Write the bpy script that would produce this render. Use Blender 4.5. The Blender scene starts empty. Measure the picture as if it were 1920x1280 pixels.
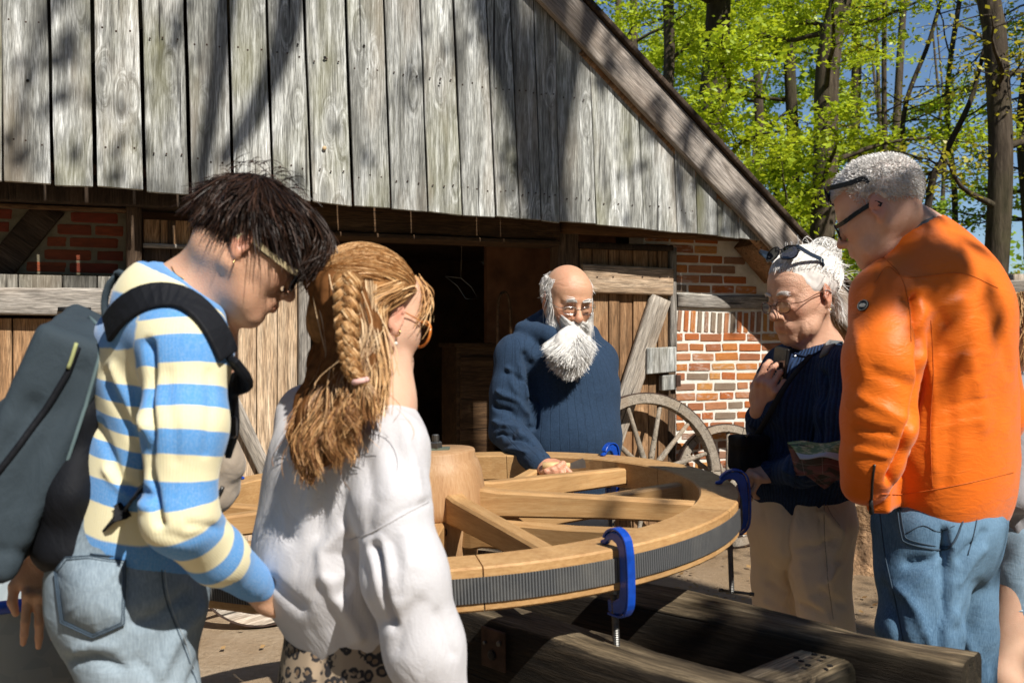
import bpy, bmesh, math, random
import numpy as np
from mathutils import Vector, Matrix, Quaternion
from mathutils.bvhtree import BVHTree

R = math.radians
random.seed(7)
rng = np.random.default_rng(11)
SC = bpy.context.scene
COL = SC.collection

# ------------------------------------------------------------------ camera, sky, sun, exposure
CAM_H = 1.40
FPX = 1740.0          # focal length in pixels of a 1920 px wide picture
cam_d = bpy.data.cameras.new('camera')
cam_d.sensor_width = 36.0
cam_d.lens = 36.0 * FPX / 1920.0
cam_d.clip_start = 0.05
cam_d.clip_end = 400.0
cam_d.dof.use_dof = True
cam_d.dof.focus_distance = 3.3
cam_d.dof.aperture_fstop = 6.3
cam = bpy.data.objects.new('camera', cam_d)
cam.location = (0, 0, CAM_H)
cam.rotation_euler = (R(90), 0, 0)
COL.objects.link(cam)
SC.camera = cam

SUN_EL = 46.0
SUN_H = Vector((-0.566, 0.824, 0)).normalized()      # horizontal direction the light travels in
SUN_DIR = (SUN_H * math.cos(R(SUN_EL)) + Vector((0, 0, -math.sin(R(SUN_EL))))).normalized()
world = bpy.data.worlds.new('World')
SC.world = world
world.use_nodes = True
wn = world.node_tree.nodes
wl = world.node_tree.links
bg = wn['Background']
sky = wn.new('ShaderNodeTexSky')
sky.sky_type = 'NISHITA'
sky.sun_disc = False
sky.sun_elevation = R(SUN_EL)
sky.sun_rotation = math.atan2(-SUN_H.x, -SUN_H.y)
sky.air_density = 1.0
sky.dust_density = 0.0
sky.ozone_density = 5.0
wl.new(sky.outputs[0], bg.inputs[0])
bg.inputs[1].default_value = 0.075
sun_d = bpy.data.lights.new('sun', 'SUN')
sun_d.energy = 5.0
sun_d.angle = R(0.53)
sun_d.color = (1.0, 0.94, 0.85)
sun_o = bpy.data.objects.new('sun', sun_d)
sun_o.rotation_mode = 'QUATERNION'
sun_o.rotation_quaternion = SUN_DIR.to_track_quat('-Z', 'Y')
sun_o.location = (6, -8, 12)
COL.objects.link(sun_o)
SC.view_settings.view_transform = 'Standard'
SC.view_settings.look = 'None'
SC.view_settings.gamma = 1.0
SC.view_settings.use_curve_mapping = False
SC.view_settings.exposure = 0.5
SC.render.engine = 'CYCLES'
SC.cycles.max_bounces = 8
SC.cycles.transparent_max_bounces = 12
SC.cycles.use_denoising = True

# ------------------------------------------------------------------ small helpers
def P(px, py, D):
    """the world point that lies at depth D on the sight line of picture pixel px, py"""
    return np.array([(px - 960) / FPX * D, D, CAM_H - (py - 640) / FPX * D])

def V(*a):
    return np.array(a if len(a) > 1 else a[0], dtype=float)

def nrm(v):
    v = np.asarray(v, float)
    return v / (np.linalg.norm(v) + 1e-12)

def project(vs):
    D = np.maximum(vs[:, 1], 0.05)
    return 960 + vs[:, 0] / D * FPX, 640 - (vs[:, 2] - CAM_H) / D * FPX

def tag(o, label=None, cat=None, group=None, kind=None):
    if label: o['label'] = label
    if cat: o['category'] = cat
    if group: o['group'] = group
    if kind: o['kind'] = kind
    return o

def thing(name, label, cat, loc=(0, 0, 0), rotz=0, group=None):
    o = bpy.data.objects.new(name, None)
    o.empty_display_size = 0.1
    COL.objects.link(o)
    o.location = loc
    o.rotation_euler = (0, 0, rotz)
    return tag(o, label, cat, group)

def obj(name, me, mat=None, parent=None, world_space=True, label=None, kind=None):
    if isinstance(me, bmesh.types.BMesh):
        m = bpy.data.meshes.new(name)
        me.to_mesh(m)
        me.free()
        me = m
    if mat is not None:
        me.materials.clear()
        for mm in (mat if isinstance(mat, (list, tuple)) else [mat]):
            me.materials.append(mm)
    o = bpy.data.objects.new(name, me)
    COL.objects.link(o)
    if parent is not None:
        o.parent = parent
        if world_space:
            o.matrix_parent_inverse = wmat(parent).inverted()
    if label: o['label'] = label
    if kind: o['kind'] = kind
    return o

def wmat(o):
    m = Matrix.LocRotScale(o.location, o.rotation_quaternion if o.rotation_mode == 'QUATERNION' else o.rotation_euler, o.scale)
    if o.parent:
        return wmat(o.parent) @ o.matrix_parent_inverse @ m
    return m

def mesh_from(verts, faces, smooth=False, name='mesh'):
    me = bpy.data.meshes.new(name)
    verts = np.asarray(verts, dtype=np.float32)
    if isinstance(faces, np.ndarray) and faces.ndim == 2:
        k = faces.shape[1]
        nf = len(faces)
        me.vertices.add(len(verts))
        me.vertices.foreach_set('co', verts.ravel())
        me.loops.add(nf * k)
        me.loops.foreach_set('vertex_index', faces.astype(np.int32).ravel())
        me.polygons.add(nf)
        me.polygons.foreach_set('loop_start', np.arange(0, nf * k, k, dtype=np.int32))
        me.update(calc_edges=True)
        me.validate()
    else:
        me.from_pydata([tuple(map(float, v)) for v in verts], [], [tuple(map(int, f)) for f in faces])
        me.update()
    if smooth:
        me.polygons.foreach_set('use_smooth', np.ones(len(me.polygons), dtype=bool))
    return me

def set_attr(me, name, vals):
    vals = np.asarray(vals, dtype=np.float32)
    if vals.ndim == 1:
        a = me.attributes.new(name, 'FLOAT', 'POINT')
        a.data.foreach_set('value', vals)
    else:
        a = me.attributes.new(name, 'FLOAT_VECTOR', 'POINT')
        a.data.foreach_set('vector', vals.ravel())

def bevel(o, w=0.003, seg=1):
    m = o.modifiers.new('bevel', 'BEVEL')
    m.width = w
    m.segments = seg
    m.limit_method = 'ANGLE'
    return o

def add_box(bm, c, s, rot=None, M=None):
    """axis box centred at c, size s; rot = 3x3"""
    mat = Matrix.Translation(Vector(c))
    if rot is not None:
        mat = mat @ Matrix(rot).to_4x4()
    mat = mat @ Matrix.Diagonal((s[0], s[1], s[2], 1))
    if M is not None:
        mat = M @ mat
    return bmesh.ops.create_cube(bm, size=1.0, matrix=mat)['verts']

def tube_arrays(path, radii, sides=8, cap=True, flat=1.0, up=None):
    path = np.asarray(path, float)
    n = len(path)
    radii = np.broadcast_to(np.asarray(radii, float), (n,))
    T = np.gradient(path, axis=0)
    T /= np.linalg.norm(T, axis=1, keepdims=True) + 1e-9
    u0 = np.array([0, 0, 1.0]) if up is None else nrm(up)
    if abs(T[0] @ u0) > 0.9 and up is None:
        u0 = np.array([1.0, 0, 0])
    vs = []
    prev = u0
    for i in range(n):
        a = prev - T[i] * (prev @ T[i])
        a = nrm(a)
        b = np.cross(T[i], a)
        prev = a
        ang = np.linspace(0, 2 * np.pi, sides, endpoint=False)
        ring = path[i] + radii[i] * (np.cos(ang)[:, None] * a * flat + np.sin(ang)[:, None] * b)
        vs.append(ring)
    vs = np.concatenate(vs)
    fs = []
    for i in range(n - 1):
        for j in range(sides):
            k = (j + 1) % sides
            fs.append((i * sides + j, i * sides + k, (i + 1) * sides + k, (i + 1) * sides + j))
    if cap:
        fs.append(tuple(range(sides - 1, -1, -1)))
        fs.append(tuple((n - 1) * sides + j for j in range(sides)))
    return vs, fs

class MB:
    """collects verts and faces of several shapes into one mesh"""
    def __init__(s):
        s.v = []; s.f = []
    def add(s, v, f):
        off = sum(len(a) for a in s.v)
        s.v.append(np.asarray(v, float)); s.f += [tuple(i + off for i in q) for q in f]
        return s
    def tube(s, path, r, sides=8, **k):
        return s.add(*tube_arrays(path, r, sides, **k))
    def box(s, c, size, rot=None):
        c = np.asarray(c, float); h = np.asarray(size, float) / 2
        vv = np.array([[x, y, z] for x in (-1, 1) for y in (-1, 1) for z in (-1, 1)], float) * h
        if rot is not None:
            vv = vv @ np.asarray(rot).T
        return s.add(vv + c, [(0, 1, 3, 2), (4, 6, 7, 5), (0, 4, 5, 1), (2, 3, 7, 6), (0, 2, 6, 4), (1, 5, 7, 3)])
    def lathe(s, prof, c, axis=(0, 0, 1), n=24):
        ax = nrm(axis); a = nrm(np.cross(ax, [0.3, 1, 0.1])); b = np.cross(ax, a)
        vs = []
        for r, z in prof:
            for j in range(n):
                t = 2 * math.pi * j / n
                vs.append(np.asarray(c) + ax * z + r * (math.cos(t) * a + math.sin(t) * b))
        fs = []
        for i in range(len(prof) - 1):
            for j in range(n):
                k = (j + 1) % n
                fs.append((i * n + j, i * n + k, (i + 1) * n + k, (i + 1) * n + j))
        fs.append(tuple(range(n - 1, -1, -1)))
        fs.append(tuple((len(prof) - 1) * n + j for j in range(n)))
        return s.add(vs, fs)
    def mesh(s, smooth=False):
        return mesh_from(np.concatenate(s.v), s.f, smooth)

def spline(pts, n=24):
    """Catmull-Rom through points"""
    pts = np.asarray(pts, float)
    m = len(pts)
    ext = np.vstack([2 * pts[0] - pts[1], pts, 2 * pts[-1] - pts[-2]])
    t = np.linspace(0, m - 1, n)
    i = np.minimum(t.astype(int), m - 2)
    f = (t - i)[:, None]
    p0, p1, p2, p3 = ext[i], ext[i + 1], ext[i + 2], ext[i + 3]
    return 0.5 * (2 * p1 + (p2 - p0) * f + (2 * p0 - 5 * p1 + 4 * p2 - p3) * f ** 2 + (3 * p1 - p0 - 3 * p2 + p3) * f ** 3)

def ribbon(path, width, thick, wdir, nrmdir=None):
    """flat band along a path: wdir = direction(s) of its width"""
    path = np.asarray(path, float)
    n = len(path)
    T = np.gradient(path, axis=0); T /= np.linalg.norm(T, axis=1, keepdims=True) + 1e-9
    wd = np.broadcast_to(np.asarray(wdir, float), (n, 3)).copy()
    wd -= T * (wd * T).sum(1, keepdims=True)
    wd /= np.linalg.norm(wd, axis=1, keepdims=True) + 1e-9
    N = np.cross(T, wd)
    width = np.broadcast_to(np.asarray(width, float), (n,))[:, None]
    rings = np.stack([path - wd * width / 2 - N * thick / 2, path + wd * width / 2 - N * thick / 2,
                      path + wd * width / 2 + N * thick / 2, path - wd * width / 2 + N * thick / 2], 1).reshape(-1, 3)
    fs = []
    for i in range(n - 1):
        for j in range(4):
            k = (j + 1) % 4
            fs.append((i * 4 + j, i * 4 + k, (i + 1) * 4 + k, (i + 1) * 4 + j))
    fs += [(3, 2, 1, 0), tuple((n - 1) * 4 + j for j in range(4))]
    return rings, fs

# ---- value noise on points
_perm = rng.random((32, 32, 32)).astype(np.float32)
def vnoise(p):
    p = np.asarray(p, float)
    i = np.floor(p).astype(int)
    f = p - i
    f = f * f * (3 - 2 * f)
    r = 0
    for dx in (0, 1):
        for dy in (0, 1):
            for dz in (0, 1):
                w = (f[:, 0] if dx else 1 - f[:, 0]) * (f[:, 1] if dy else 1 - f[:, 1]) * (f[:, 2] if dz else 1 - f[:, 2])
                r = r + w * _perm[(i[:, 0] + dx) & 31, (i[:, 1] + dy) & 31, (i[:, 2] + dz) & 31]
    return r * 2 - 1
def fbm(p, oct=3):
    r = 0; a = 1.0
    for k in range(oct):
        r = r + a * vnoise(p * 2 ** k + k * 7.3); a *= 0.5
    return r / 1.75

# ------------------------------------------------------------------ signed distance sculpting
class Clay:
    """a smooth solid made of blended shapes, turned into ONE continuous mesh"""
    def __init__(s):
        s.pr = []
    def _add(s, fn, lo, hi, k, op):
        s.pr.append((fn, np.asarray(lo, float), np.asarray(hi, float), k, op)); return s
    def cone(s, a, b, ra, rb, k=0.015, op='+', flat=None):
        a = V(a); b = V(b)
        ax, fl = (nrm(flat[0]), flat[1]) if flat is not None else (None, 1.0)
        def sq(v):
            return v if ax is None else v + (v @ ax)[..., None] * ax * (1 / fl - 1)
        ba = sq((b - a)[None])[0]
        L = ba @ ba + 1e-12
        def fn(p):
            q = sq(p - a)
            t = np.clip(q @ ba / L, 0, 1)
            return (np.linalg.norm(q - t[:, None] * ba, axis=1) - (ra + (rb - ra) * t)) * min(fl, 1.0)
        m = max(ra, rb) * max(1.0, fl)
        return s._add(fn, np.minimum(a - m, b - m), np.maximum(a + m, b + m), k, op)
    def chain(s, pts, rs, k=0.015, flat=None, op='+'):
        for i in range(len(pts) - 1):
            s.cone(pts[i], pts[i + 1], rs[i], rs[i + 1], k, op, flat)
        return s
    def ell(s, c, r, rot=None, k=0.015, op='+'):
        c = V(c); r = V(r) if np.ndim(r) else V(r, r, r)
        Rm = np.eye(3) if rot is None else np.asarray(rot, float)
        def fn(p):
            q = (p - c) @ Rm
            k0 = np.linalg.norm(q / r, axis=1); k1 = np.linalg.norm(q / (r * r), axis=1) + 1e-9
            return k0 * (k0 - 1) / k1
        ext = np.abs(Rm) @ r
        return s._add(fn, c - ext, c + ext, k, op)
    def box(s, c, h, rot=None, rnd=0.02, k=0.015, op='+'):
        c = V(c); h = V(h)
        Rm = np.eye(3) if rot is None else np.asarray(rot, float)
        def fn(p):
            q = np.abs((p - c) @ Rm) - (h - rnd)
            return np.linalg.norm(np.maximum(q, 0), axis=1) + np.minimum(q.max(1), 0) - rnd
        ext = np.abs(Rm) @ h
        return s._add(fn, c - ext, c + ext, k, op)
    def torus(s, c, axis, Rr, r, k=0.006, op='+'):
        c = V(c); ax = nrm(axis)
        def fn(p):
            q = p - c; h = q @ ax
            rad = np.linalg.norm(q - h[:, None] * ax, axis=1) - Rr
            return np.sqrt(rad ** 2 + h ** 2) - r
        return s._add(fn, c - Rr - r, c + Rr + r, k, op)
    def mesh(s, h, clip=None):
        adds = [q for q in s.pr if q[4] == '+']
        lo = np.min([q[1] for q in adds], 0) - 4 * h
        hi = np.max([q[2] for q in adds], 0) + 4 * h
        n = np.ceil((hi - lo) / h).astype(int) + 1
        D = np.full(n, 0.2, np.float32)
        xs = [lo[i] + np.arange(n[i]) * h for i in range(3)]
        for fn, a, b, k, op in s.pr:
            m = k + 3.5 * h
            i0 = np.maximum(np.floor((a - m - lo) / h).astype(int), 0)
            i1 = np.minimum(np.ceil((b + m - lo) / h).astype(int) + 1, n)
            if (i1 <= i0).any(): continue
            g = np.stack(np.meshgrid(*[xs[i][i0[i]:i1[i]] for i in range(3)], indexing='ij'), -1)
            d = fn(g.reshape(-1, 3)).reshape(g.shape[:3]).astype(np.float32)
            sl = tuple(slice(i0[i], i1[i]) for i in range(3))
            o = D[sl]
            if op == '+':
                hh = np.maximum(k - np.abs(o - d), 0) / max(k, 1e-6)
                D[sl] = np.minimum(o, d) - hh * hh * k * 0.25
            else:
                d = -d
                hh = np.maximum(k - np.abs(o - d), 0) / max(k, 1e-6)
                D[sl] = np.maximum(o, d) + hh * hh * k * 0.25
        return surface_nets(D, lo, h)

def surface_nets(D, lo, h):
    S = D < 0
    c = [S[dx:S.shape[0] - 1 + dx, dy:S.shape[1] - 1 + dy, dz:S.shape[2] - 1 + dz] for dx in (0, 1) for dy in (0, 1) for dz in (0, 1)]
    cnt = sum(x.astype(np.int8) for x in c)
    act = (cnt > 0) & (cnt < 8)
    idx = np.argwhere(act)
    N = len(idx)
    ids = np.full(act.shape, -1, np.int64)
    ids[act] = np.arange(N)
    pos = np.zeros((N, 3)); num = np.zeros(N)
    corners = [(dx, dy, dz) for dx in (0, 1) for dy in (0, 1) for dz in (0, 1)]
    vals = [D[idx[:, 0] + a, idx[:, 1] + b, idx[:, 2] + d] for a, b, d in corners]
    for i in range(8):
        for j in range(i + 1, 8):
            df = np.array(corners[j]) - np.array(corners[i])
            if np.abs(df).sum() != 1: continue
            a, b = vals[i], vals[j]
            m = (a < 0) != (b < 0)
            t = np.where(m, a / np.where(a - b == 0, 1, a - b), 0)
            pos += m[:, None] * (np.array(corners[i]) + t[:, None] * df)
            num += m
    pos = (idx + pos / num[:, None]) * h + lo
    quads = []
    for ax in range(3):
        sl0 = [slice(1, -1)] * 3; sl1 = [slice(1, -1)] * 3
        sl0[ax] = slice(0, -1); sl1[ax] = slice(1, None)
        a = S[tuple(sl0)]; b = S[tuple(sl1)]
        e = np.argwhere(a != b)
        if not len(e): continue
        inside = a[tuple(e.T)]
        off = np.ones(3, int); off[ax] = 0
        e = e + off
        u, v = [(1, 2), (2, 0), (0, 1)][ax]
        du = np.zeros(3, int); du[u] = 1; dv = np.zeros(3, int); dv[v] = 1
        g = lambda q: ids[tuple(q.T)]
        q = np.stack([g(e - du - dv), g(e - dv), g(e), g(e - du)], 1)
        q[~inside] = q[~inside][:, ::-1]
        quads.append(q)
    return pos, np.concatenate(quads)

def vnormals(v, f):
    n = np.cross(v[f[:, 2]] - v[f[:, 0]], v[f[:, 3]] - v[f[:, 1]])
    out = np.zeros_like(v)
    for i in range(4):
        np.add.at(out, f[:, i], n)
    return out / (np.linalg.norm(out, axis=1, keepdims=True) + 1e-12)

def seg_dist2(x, y, a, b):
    ax, ay = a; bx, by = b
    dx, dy = bx - ax, by - ay
    t = np.clip(((x - ax) * dx + (y - ay) * dy) / (dx * dx + dy * dy + 1e-9), 0, 1)
    return (x - ax - t * dx) ** 2 + (y - ay - t * dy) ** 2

def creases(v, f, folds, freq=None, amp=0.0, seed=0.0, stretch=(1, 1, 1)):
    """sculpt cloth folds: ridges (+) and grooves (-) drawn along lines on the camera side, plus soft waviness"""
    n = vnormals(v, f)
    x, y = project(v)
    x = x + 6 * vnoise(v * 25 + 3); y = y + 6 * vnoise(v * 25 + 9)
    view = V(0, 0, CAM_H) - v
    view /= np.linalg.norm(view, axis=1, keepdims=True)
    face = np.clip((n * view).sum(1) * 2.2 + 0.35, 0, 1)
    d = np.zeros(len(v))
    for fo in folds:
        pts, w, a = fo
        best = None
        for i in range(len(pts) - 1):
            q = seg_dist2(x, y, pts[i], pts[i + 1])
            best = q if best is None else np.minimum(best, q)
        d += a * np.exp(-best / (w * w)) * face
    if freq:
        d += amp * fbm(v * freq * np.asarray(stretch) + seed, 3)
    return v + n * d[:, None]

def smooth_pass(v, f, it=2):
    e = np.concatenate([f[:, [0, 1]], f[:, [1, 2]], f[:, [2, 3]], f[:, [3, 0]]])
    e = np.concatenate([e, e[:, ::-1]])
    cnt = np.bincount(e[:, 0], minlength=len(v))[:, None]
    for _ in range(it):
        acc = np.stack([np.bincount(e[:, 0], weights=v[e[:, 1], k], minlength=len(v)) for k in range(3)], 1)
        v = 0.5 * v + 0.5 * acc / np.maximum(cnt, 1)
    return v

def bone_coords(v, bones):
    """for every vertex: (limb number, metres along the limb, angle*radius) of the nearest limb; short bones of one limb blend"""
    grp = {}
    for i, bone in enumerate(bones): grp.setdefault(bone[6] if len(bone) > 6 else ('b', i), []).append(bone)
    best = np.full(len(v), 1e9); out = np.zeros((len(v), 3))
    for gi, bs in enumerate(grp.values()):
        sw = np.zeros(len(v)); ss = np.zeros(len(v)); gd = np.full(len(v), 1e9); uu = np.zeros(len(v))
        for bone in bs:
            a, b, s0, ref, r = bone[:5]; lim = bone[5] if len(bone) > 5 else (-9, 9)
            a = V(a); b = V(b); ba = b - a; L = np.linalg.norm(ba); T = ba / L
            t = (v - a) @ T / L; tc = np.clip(t, -.15 if len(bs) == 1 else 0, 1.15 if len(bs) == 1 else 1)
            q = v - a - (tc * L)[:, None] * T
            dd = np.linalg.norm(q, axis=1) / r
            w = 1 / (dd + 1e-3) ** 8
            sw += w; ss += w * (s0 + np.clip(t, lim[0], lim[1]) * L)
            A = nrm(np.cross(T, ref)); B = np.cross(T, A)
            m = dd < gd; gd[m] = dd[m]; uu[m] = (np.arctan2(q @ A, q @ B) * r)[m]
        m = gd < best
        best[m] = gd[m]; out[m, 0] = gi; out[m, 1] = (ss / sw)[m]; out[m, 2] = uu[m]
    return out

def path_bones(pts, n, s0, ref, r):
    """many short bones along a smooth limb path, so that stripes and ribs run on without a break"""
    p = spline(pts, n + 1); out = []; s = s0
    for i in range(n):
        L = float(np.linalg.norm(p[i + 1] - p[i]))
        out.append((p[i], p[i + 1], s, ref, r, (-9 if i == 0 else 0, 9 if i == n - 1 else 1), ('p', s0, n))); s += L
    return out

def sculpt(name, clay, h, mat, parent, folds=(), freq=None, amp=0.0, seed=0.0, smooth=2, attrs=None, stretch=(1, 1, 1), label=None, post=None, drop=None):
    v, f = clay.mesh(h)
    if drop is not None:
        bad = drop(v); f = f[~bad[f].any(1)]
        used = np.zeros(len(v), bool); used[f.ravel()] = True
        remap = np.cumsum(used) - 1; v = v[used]; f = remap[f]
    v = smooth_pass(v, f, smooth)
    if folds or freq:
        v = creases(v, f, folds, freq, amp, seed, stretch)
    if post is not None:
        v = post(v, f)
    me = mesh_from(v, f, True, name)
    if attrs:
        for k, fn in attrs.items():
            set_attr(me, k, fn(v))
    o = obj(name, me, mat, parent, label=label)
    return o, v, f

def ray_on(v, f, pts, lift=0.002, flip=False):
    """where sight lines of the picture points meet the mesh (points and normals)"""
    tree = BVHTree.FromPolygons([tuple(q) for q in v], [tuple(q) for q in f.tolist()])
    out = []; nn = []
    for px, py in pts:
        d = Vector(P(px, py, 1.0)) - Vector((0, 0, CAM_H))
        loc, n, i, dist = tree.ray_cast(Vector((0, 0, CAM_H)), d.normalized())
        if loc is None:
            near = tree.find_nearest(Vector(P(px, py, float(v[:, 1].mean()))))
            loc, n = near[0], near[1]
        if n.y > 0: n = -n
        out.append(np.array(loc + n * lift)); nn.append(np.array(n))
    return np.array(out), np.array(nn)

def densify(pts, step=8, closed=False):
    out = []
    m = len(pts)
    rr = range(m if closed else m - 1)
    for i in rr:
        a = V(pts[i]); b = V(pts[(i + 1) % m])
        k = max(1, int(np.linalg.norm(b - a) / step))
        for j in range(k):
            out.append(tuple(a + (b - a) * j / k))
    if not closed: out.append(tuple(pts[-1]))
    return out

def seam(name, vf, pts, r, mat, parent, closed=False, step=9, lift=0.0008, label=None):
    if not closed and len(pts) > 2: pts = [tuple(x) for x in spline(np.array(pts, float), len(pts) * 6)]
    q = densify(pts, step, closed)
    if closed: q.append(q[0])
    p, n = ray_on(vf[0], vf[1], q, lift)
    b = MB().tube(p, r, 5)
    return obj(name, b.mesh(True), mat, parent, label=label)

def strands_mesh(S, r0, r1, name='strands', extra=None):
    """S: (n strands, m points, 3) -> fine flat hairs, one mesh, with a random number and the way along each strand"""
    n, m, _ = S.shape
    T = np.gradient(S, axis=1); T /= np.linalg.norm(T, axis=2, keepdims=True) + 1e-9
    ref = np.where(np.abs(T[..., 2:3]) > 0.9, np.array([1.0, 0, 0]), np.array([0, 0, 1.0]))
    A = np.cross(T, ref); A /= np.linalg.norm(A, axis=2, keepdims=True) + 1e-9
    B = np.cross(T, A)
    t = np.linspace(0, 1, m)
    r = (r0 + (r1 - r0) * t ** 1.5)[None, :, None]
    if np.ndim(r0) == 0:
        r = np.broadcast_to(r, (n, m, 1))
    an = rng.uniform(0, math.pi, (n, 1, 1)); W_ = np.cos(an) * A + np.sin(an) * B
    rings = np.stack([S - r * 1.35 * W_, S + r * 1.35 * W_], 2)
    v = rings.reshape(-1, 3)
    b0 = (np.arange(n)[:, None] * m + np.arange(m - 1)[None, :]) * 2
    f = np.stack([b0, b0 + 1, b0 + 3, b0 + 2], -1).reshape(-1, 4)
    me = mesh_from(v, f, True, name)
    rnd = rng.random(n)
    set_attr(me, 'rnd', np.repeat(rnd, m * 2))
    set_attr(me, 'along', np.tile(np.repeat(t, 2), n))
    return me
# ------------------------------------------------------------------ materials
class NT:
    """tiny node-tree writer"""
    def __init__(s, name):
        s.m = bpy.data.materials.new(name); s.m.use_nodes = True
        s.t = s.m.node_tree; s.n = s.t.nodes
        s.b = s.n['Principled BSDF']
    def node(s, typ, ins=None, **props):
        q = s.n.new(typ)
        for k, v in props.items(): setattr(q, k, v)
        for k, v in (ins or {}).items(): s.put(q.inputs[k], v)
        return q
    def put(s, sock, v):
        if isinstance(v, bpy.types.NodeSocket): s.t.links.new(v, sock)
        elif isinstance(v, (tuple, list)) and len(v) == 3 and sock.type == 'RGBA': sock.default_value = (*v, 1)
        else: sock.default_value = v
    def tc(s, w='Object'): return s.node('ShaderNodeTexCoord').outputs[w]
    def map(s, vec, scale=(1, 1, 1), loc=(0, 0, 0), rot=(0, 0, 0)):
        return s.node('ShaderNodeMapping', {'Vector': vec, 'Scale': scale, 'Location': loc, 'Rotation': rot}).outputs[0]
    def noise(s, vec, scale=5, detail=4, rough=0.55, dist=0.0):
        return s.node('ShaderNodeTexNoise', {'Vector': vec, 'Scale': scale, 'Detail': detail, 'Roughness': rough, 'Distortion': dist}).outputs['Fac']
    def voro(s, vec, scale=5, feature='F1', out='Distance', rnd=1.0):
        return s.node('ShaderNodeTexVoronoi', {'Vector': vec, 'Scale': scale, 'Randomness': rnd}, feature=feature).outputs[out]
    def wave(s, vec, scale=5, dist=2, detail=2, axis='X', prof='SIN', typ='BANDS'):
        return s.node('ShaderNodeTexWave', {'Vector': vec, 'Scale': scale, 'Distortion': dist, 'Detail': detail}, wave_type=typ, bands_direction=axis, wave_profile=prof).outputs['Fac']
    def ramp(s, fac, stops, interp='LINEAR'):
        q = s.node('ShaderNodeValToRGB', {'Fac': fac}); cr = q.color_ramp; cr.interpolation = interp
        while len(cr.elements) > 1: cr.elements.remove(cr.elements[-1])
        for i, (p, c) in enumerate(stops):
            e = cr.elements[0] if i == 0 else cr.elements.new(p)
            e.position = p; e.color = (*c, 1) if len(c) == 3 else c
        return q.outputs['Color']
    def rng(s, fac, a, b, c=0.0, d=1.0, clamp=True):
        return s.node('ShaderNodeMapRange', {'Value': fac, 'From Min': a, 'From Max': b, 'To Min': c, 'To Max': d}, clamp=clamp).outputs[0]
    def mix(s, fac, a, b, mode='MIX'):
        q = s.node('ShaderNodeMix', data_type='RGBA', blend_type=mode)
        s.put(q.inputs[0], fac); s.put(q.inputs[6], a); s.put(q.inputs[7], b)
        return q.outputs[2]
    def math(s, op, a, b=0.0, c=0.0):
        q = s.node('ShaderNodeMath', operation=op); s.put(q.inputs[0], a); s.put(q.inputs[1], b); s.put(q.inputs[2], c)
        return q.outputs[0]
    def vadd(s, a, b):
        q = s.node('ShaderNodeVectorMath', operation='ADD'); s.put(q.inputs[0], a); s.put(q.inputs[1], b); return q.outputs[0]
    def sep(s, v): return s.node('ShaderNodeSeparateXYZ', {0: v}).outputs
    def comb(s, x, y, z): return s.node('ShaderNodeCombineXYZ', {0: x, 1: y, 2: z}).outputs[0]
    def attr(s, name, out='Fac'): return s.node('ShaderNodeAttribute', attribute_name=name).outputs[out]
    def rnd(s): return s.node('ShaderNodeObjectInfo').outputs['Random']
    def bump(s, h, st=0.3, dist=0.002, nrm=None):
        ins = {'Height': h, 'Strength': st, 'Distance': dist}
        q = s.node('ShaderNodeBump', ins)
        if nrm is not None: s.put(q.inputs['Normal'], nrm)
        return q.outputs[0]
    def out(s, col=None, rough=None, normal=None, **kw):
        if col is not None: s.put(s.b.inputs['Base Color'], col)
        if rough is not None: s.put(s.b.inputs['Roughness'], rough)
        if normal is not None: s.put(s.b.inputs['Normal'], normal)
        for k, v in kw.items(): s.put(s.b.inputs[k.replace('_', ' ')], v)
        return s.m

MATS = {}
def simple(name, col, rough=0.6, metal=0.0, nscale=30, var=0.12, bst=0.15, bd=0.001, **kw):
    if name in MATS: return MATS[name]
    t = NT(name); c = t.tc()
    n = t.noise(c, nscale, 4)
    dark = tuple(x * (1 - var) for x in col); lite = tuple(min(1, x * (1 + var)) for x in col)
    cc = t.ramp(n, [(0.3, dark), (0.7, lite)])
    MATS[name] = t.out(cc, rough, t.bump(t.noise(c, nscale * 3, 5), bst, bd), Metallic=metal, **kw)
    return MATS[name]

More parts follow.
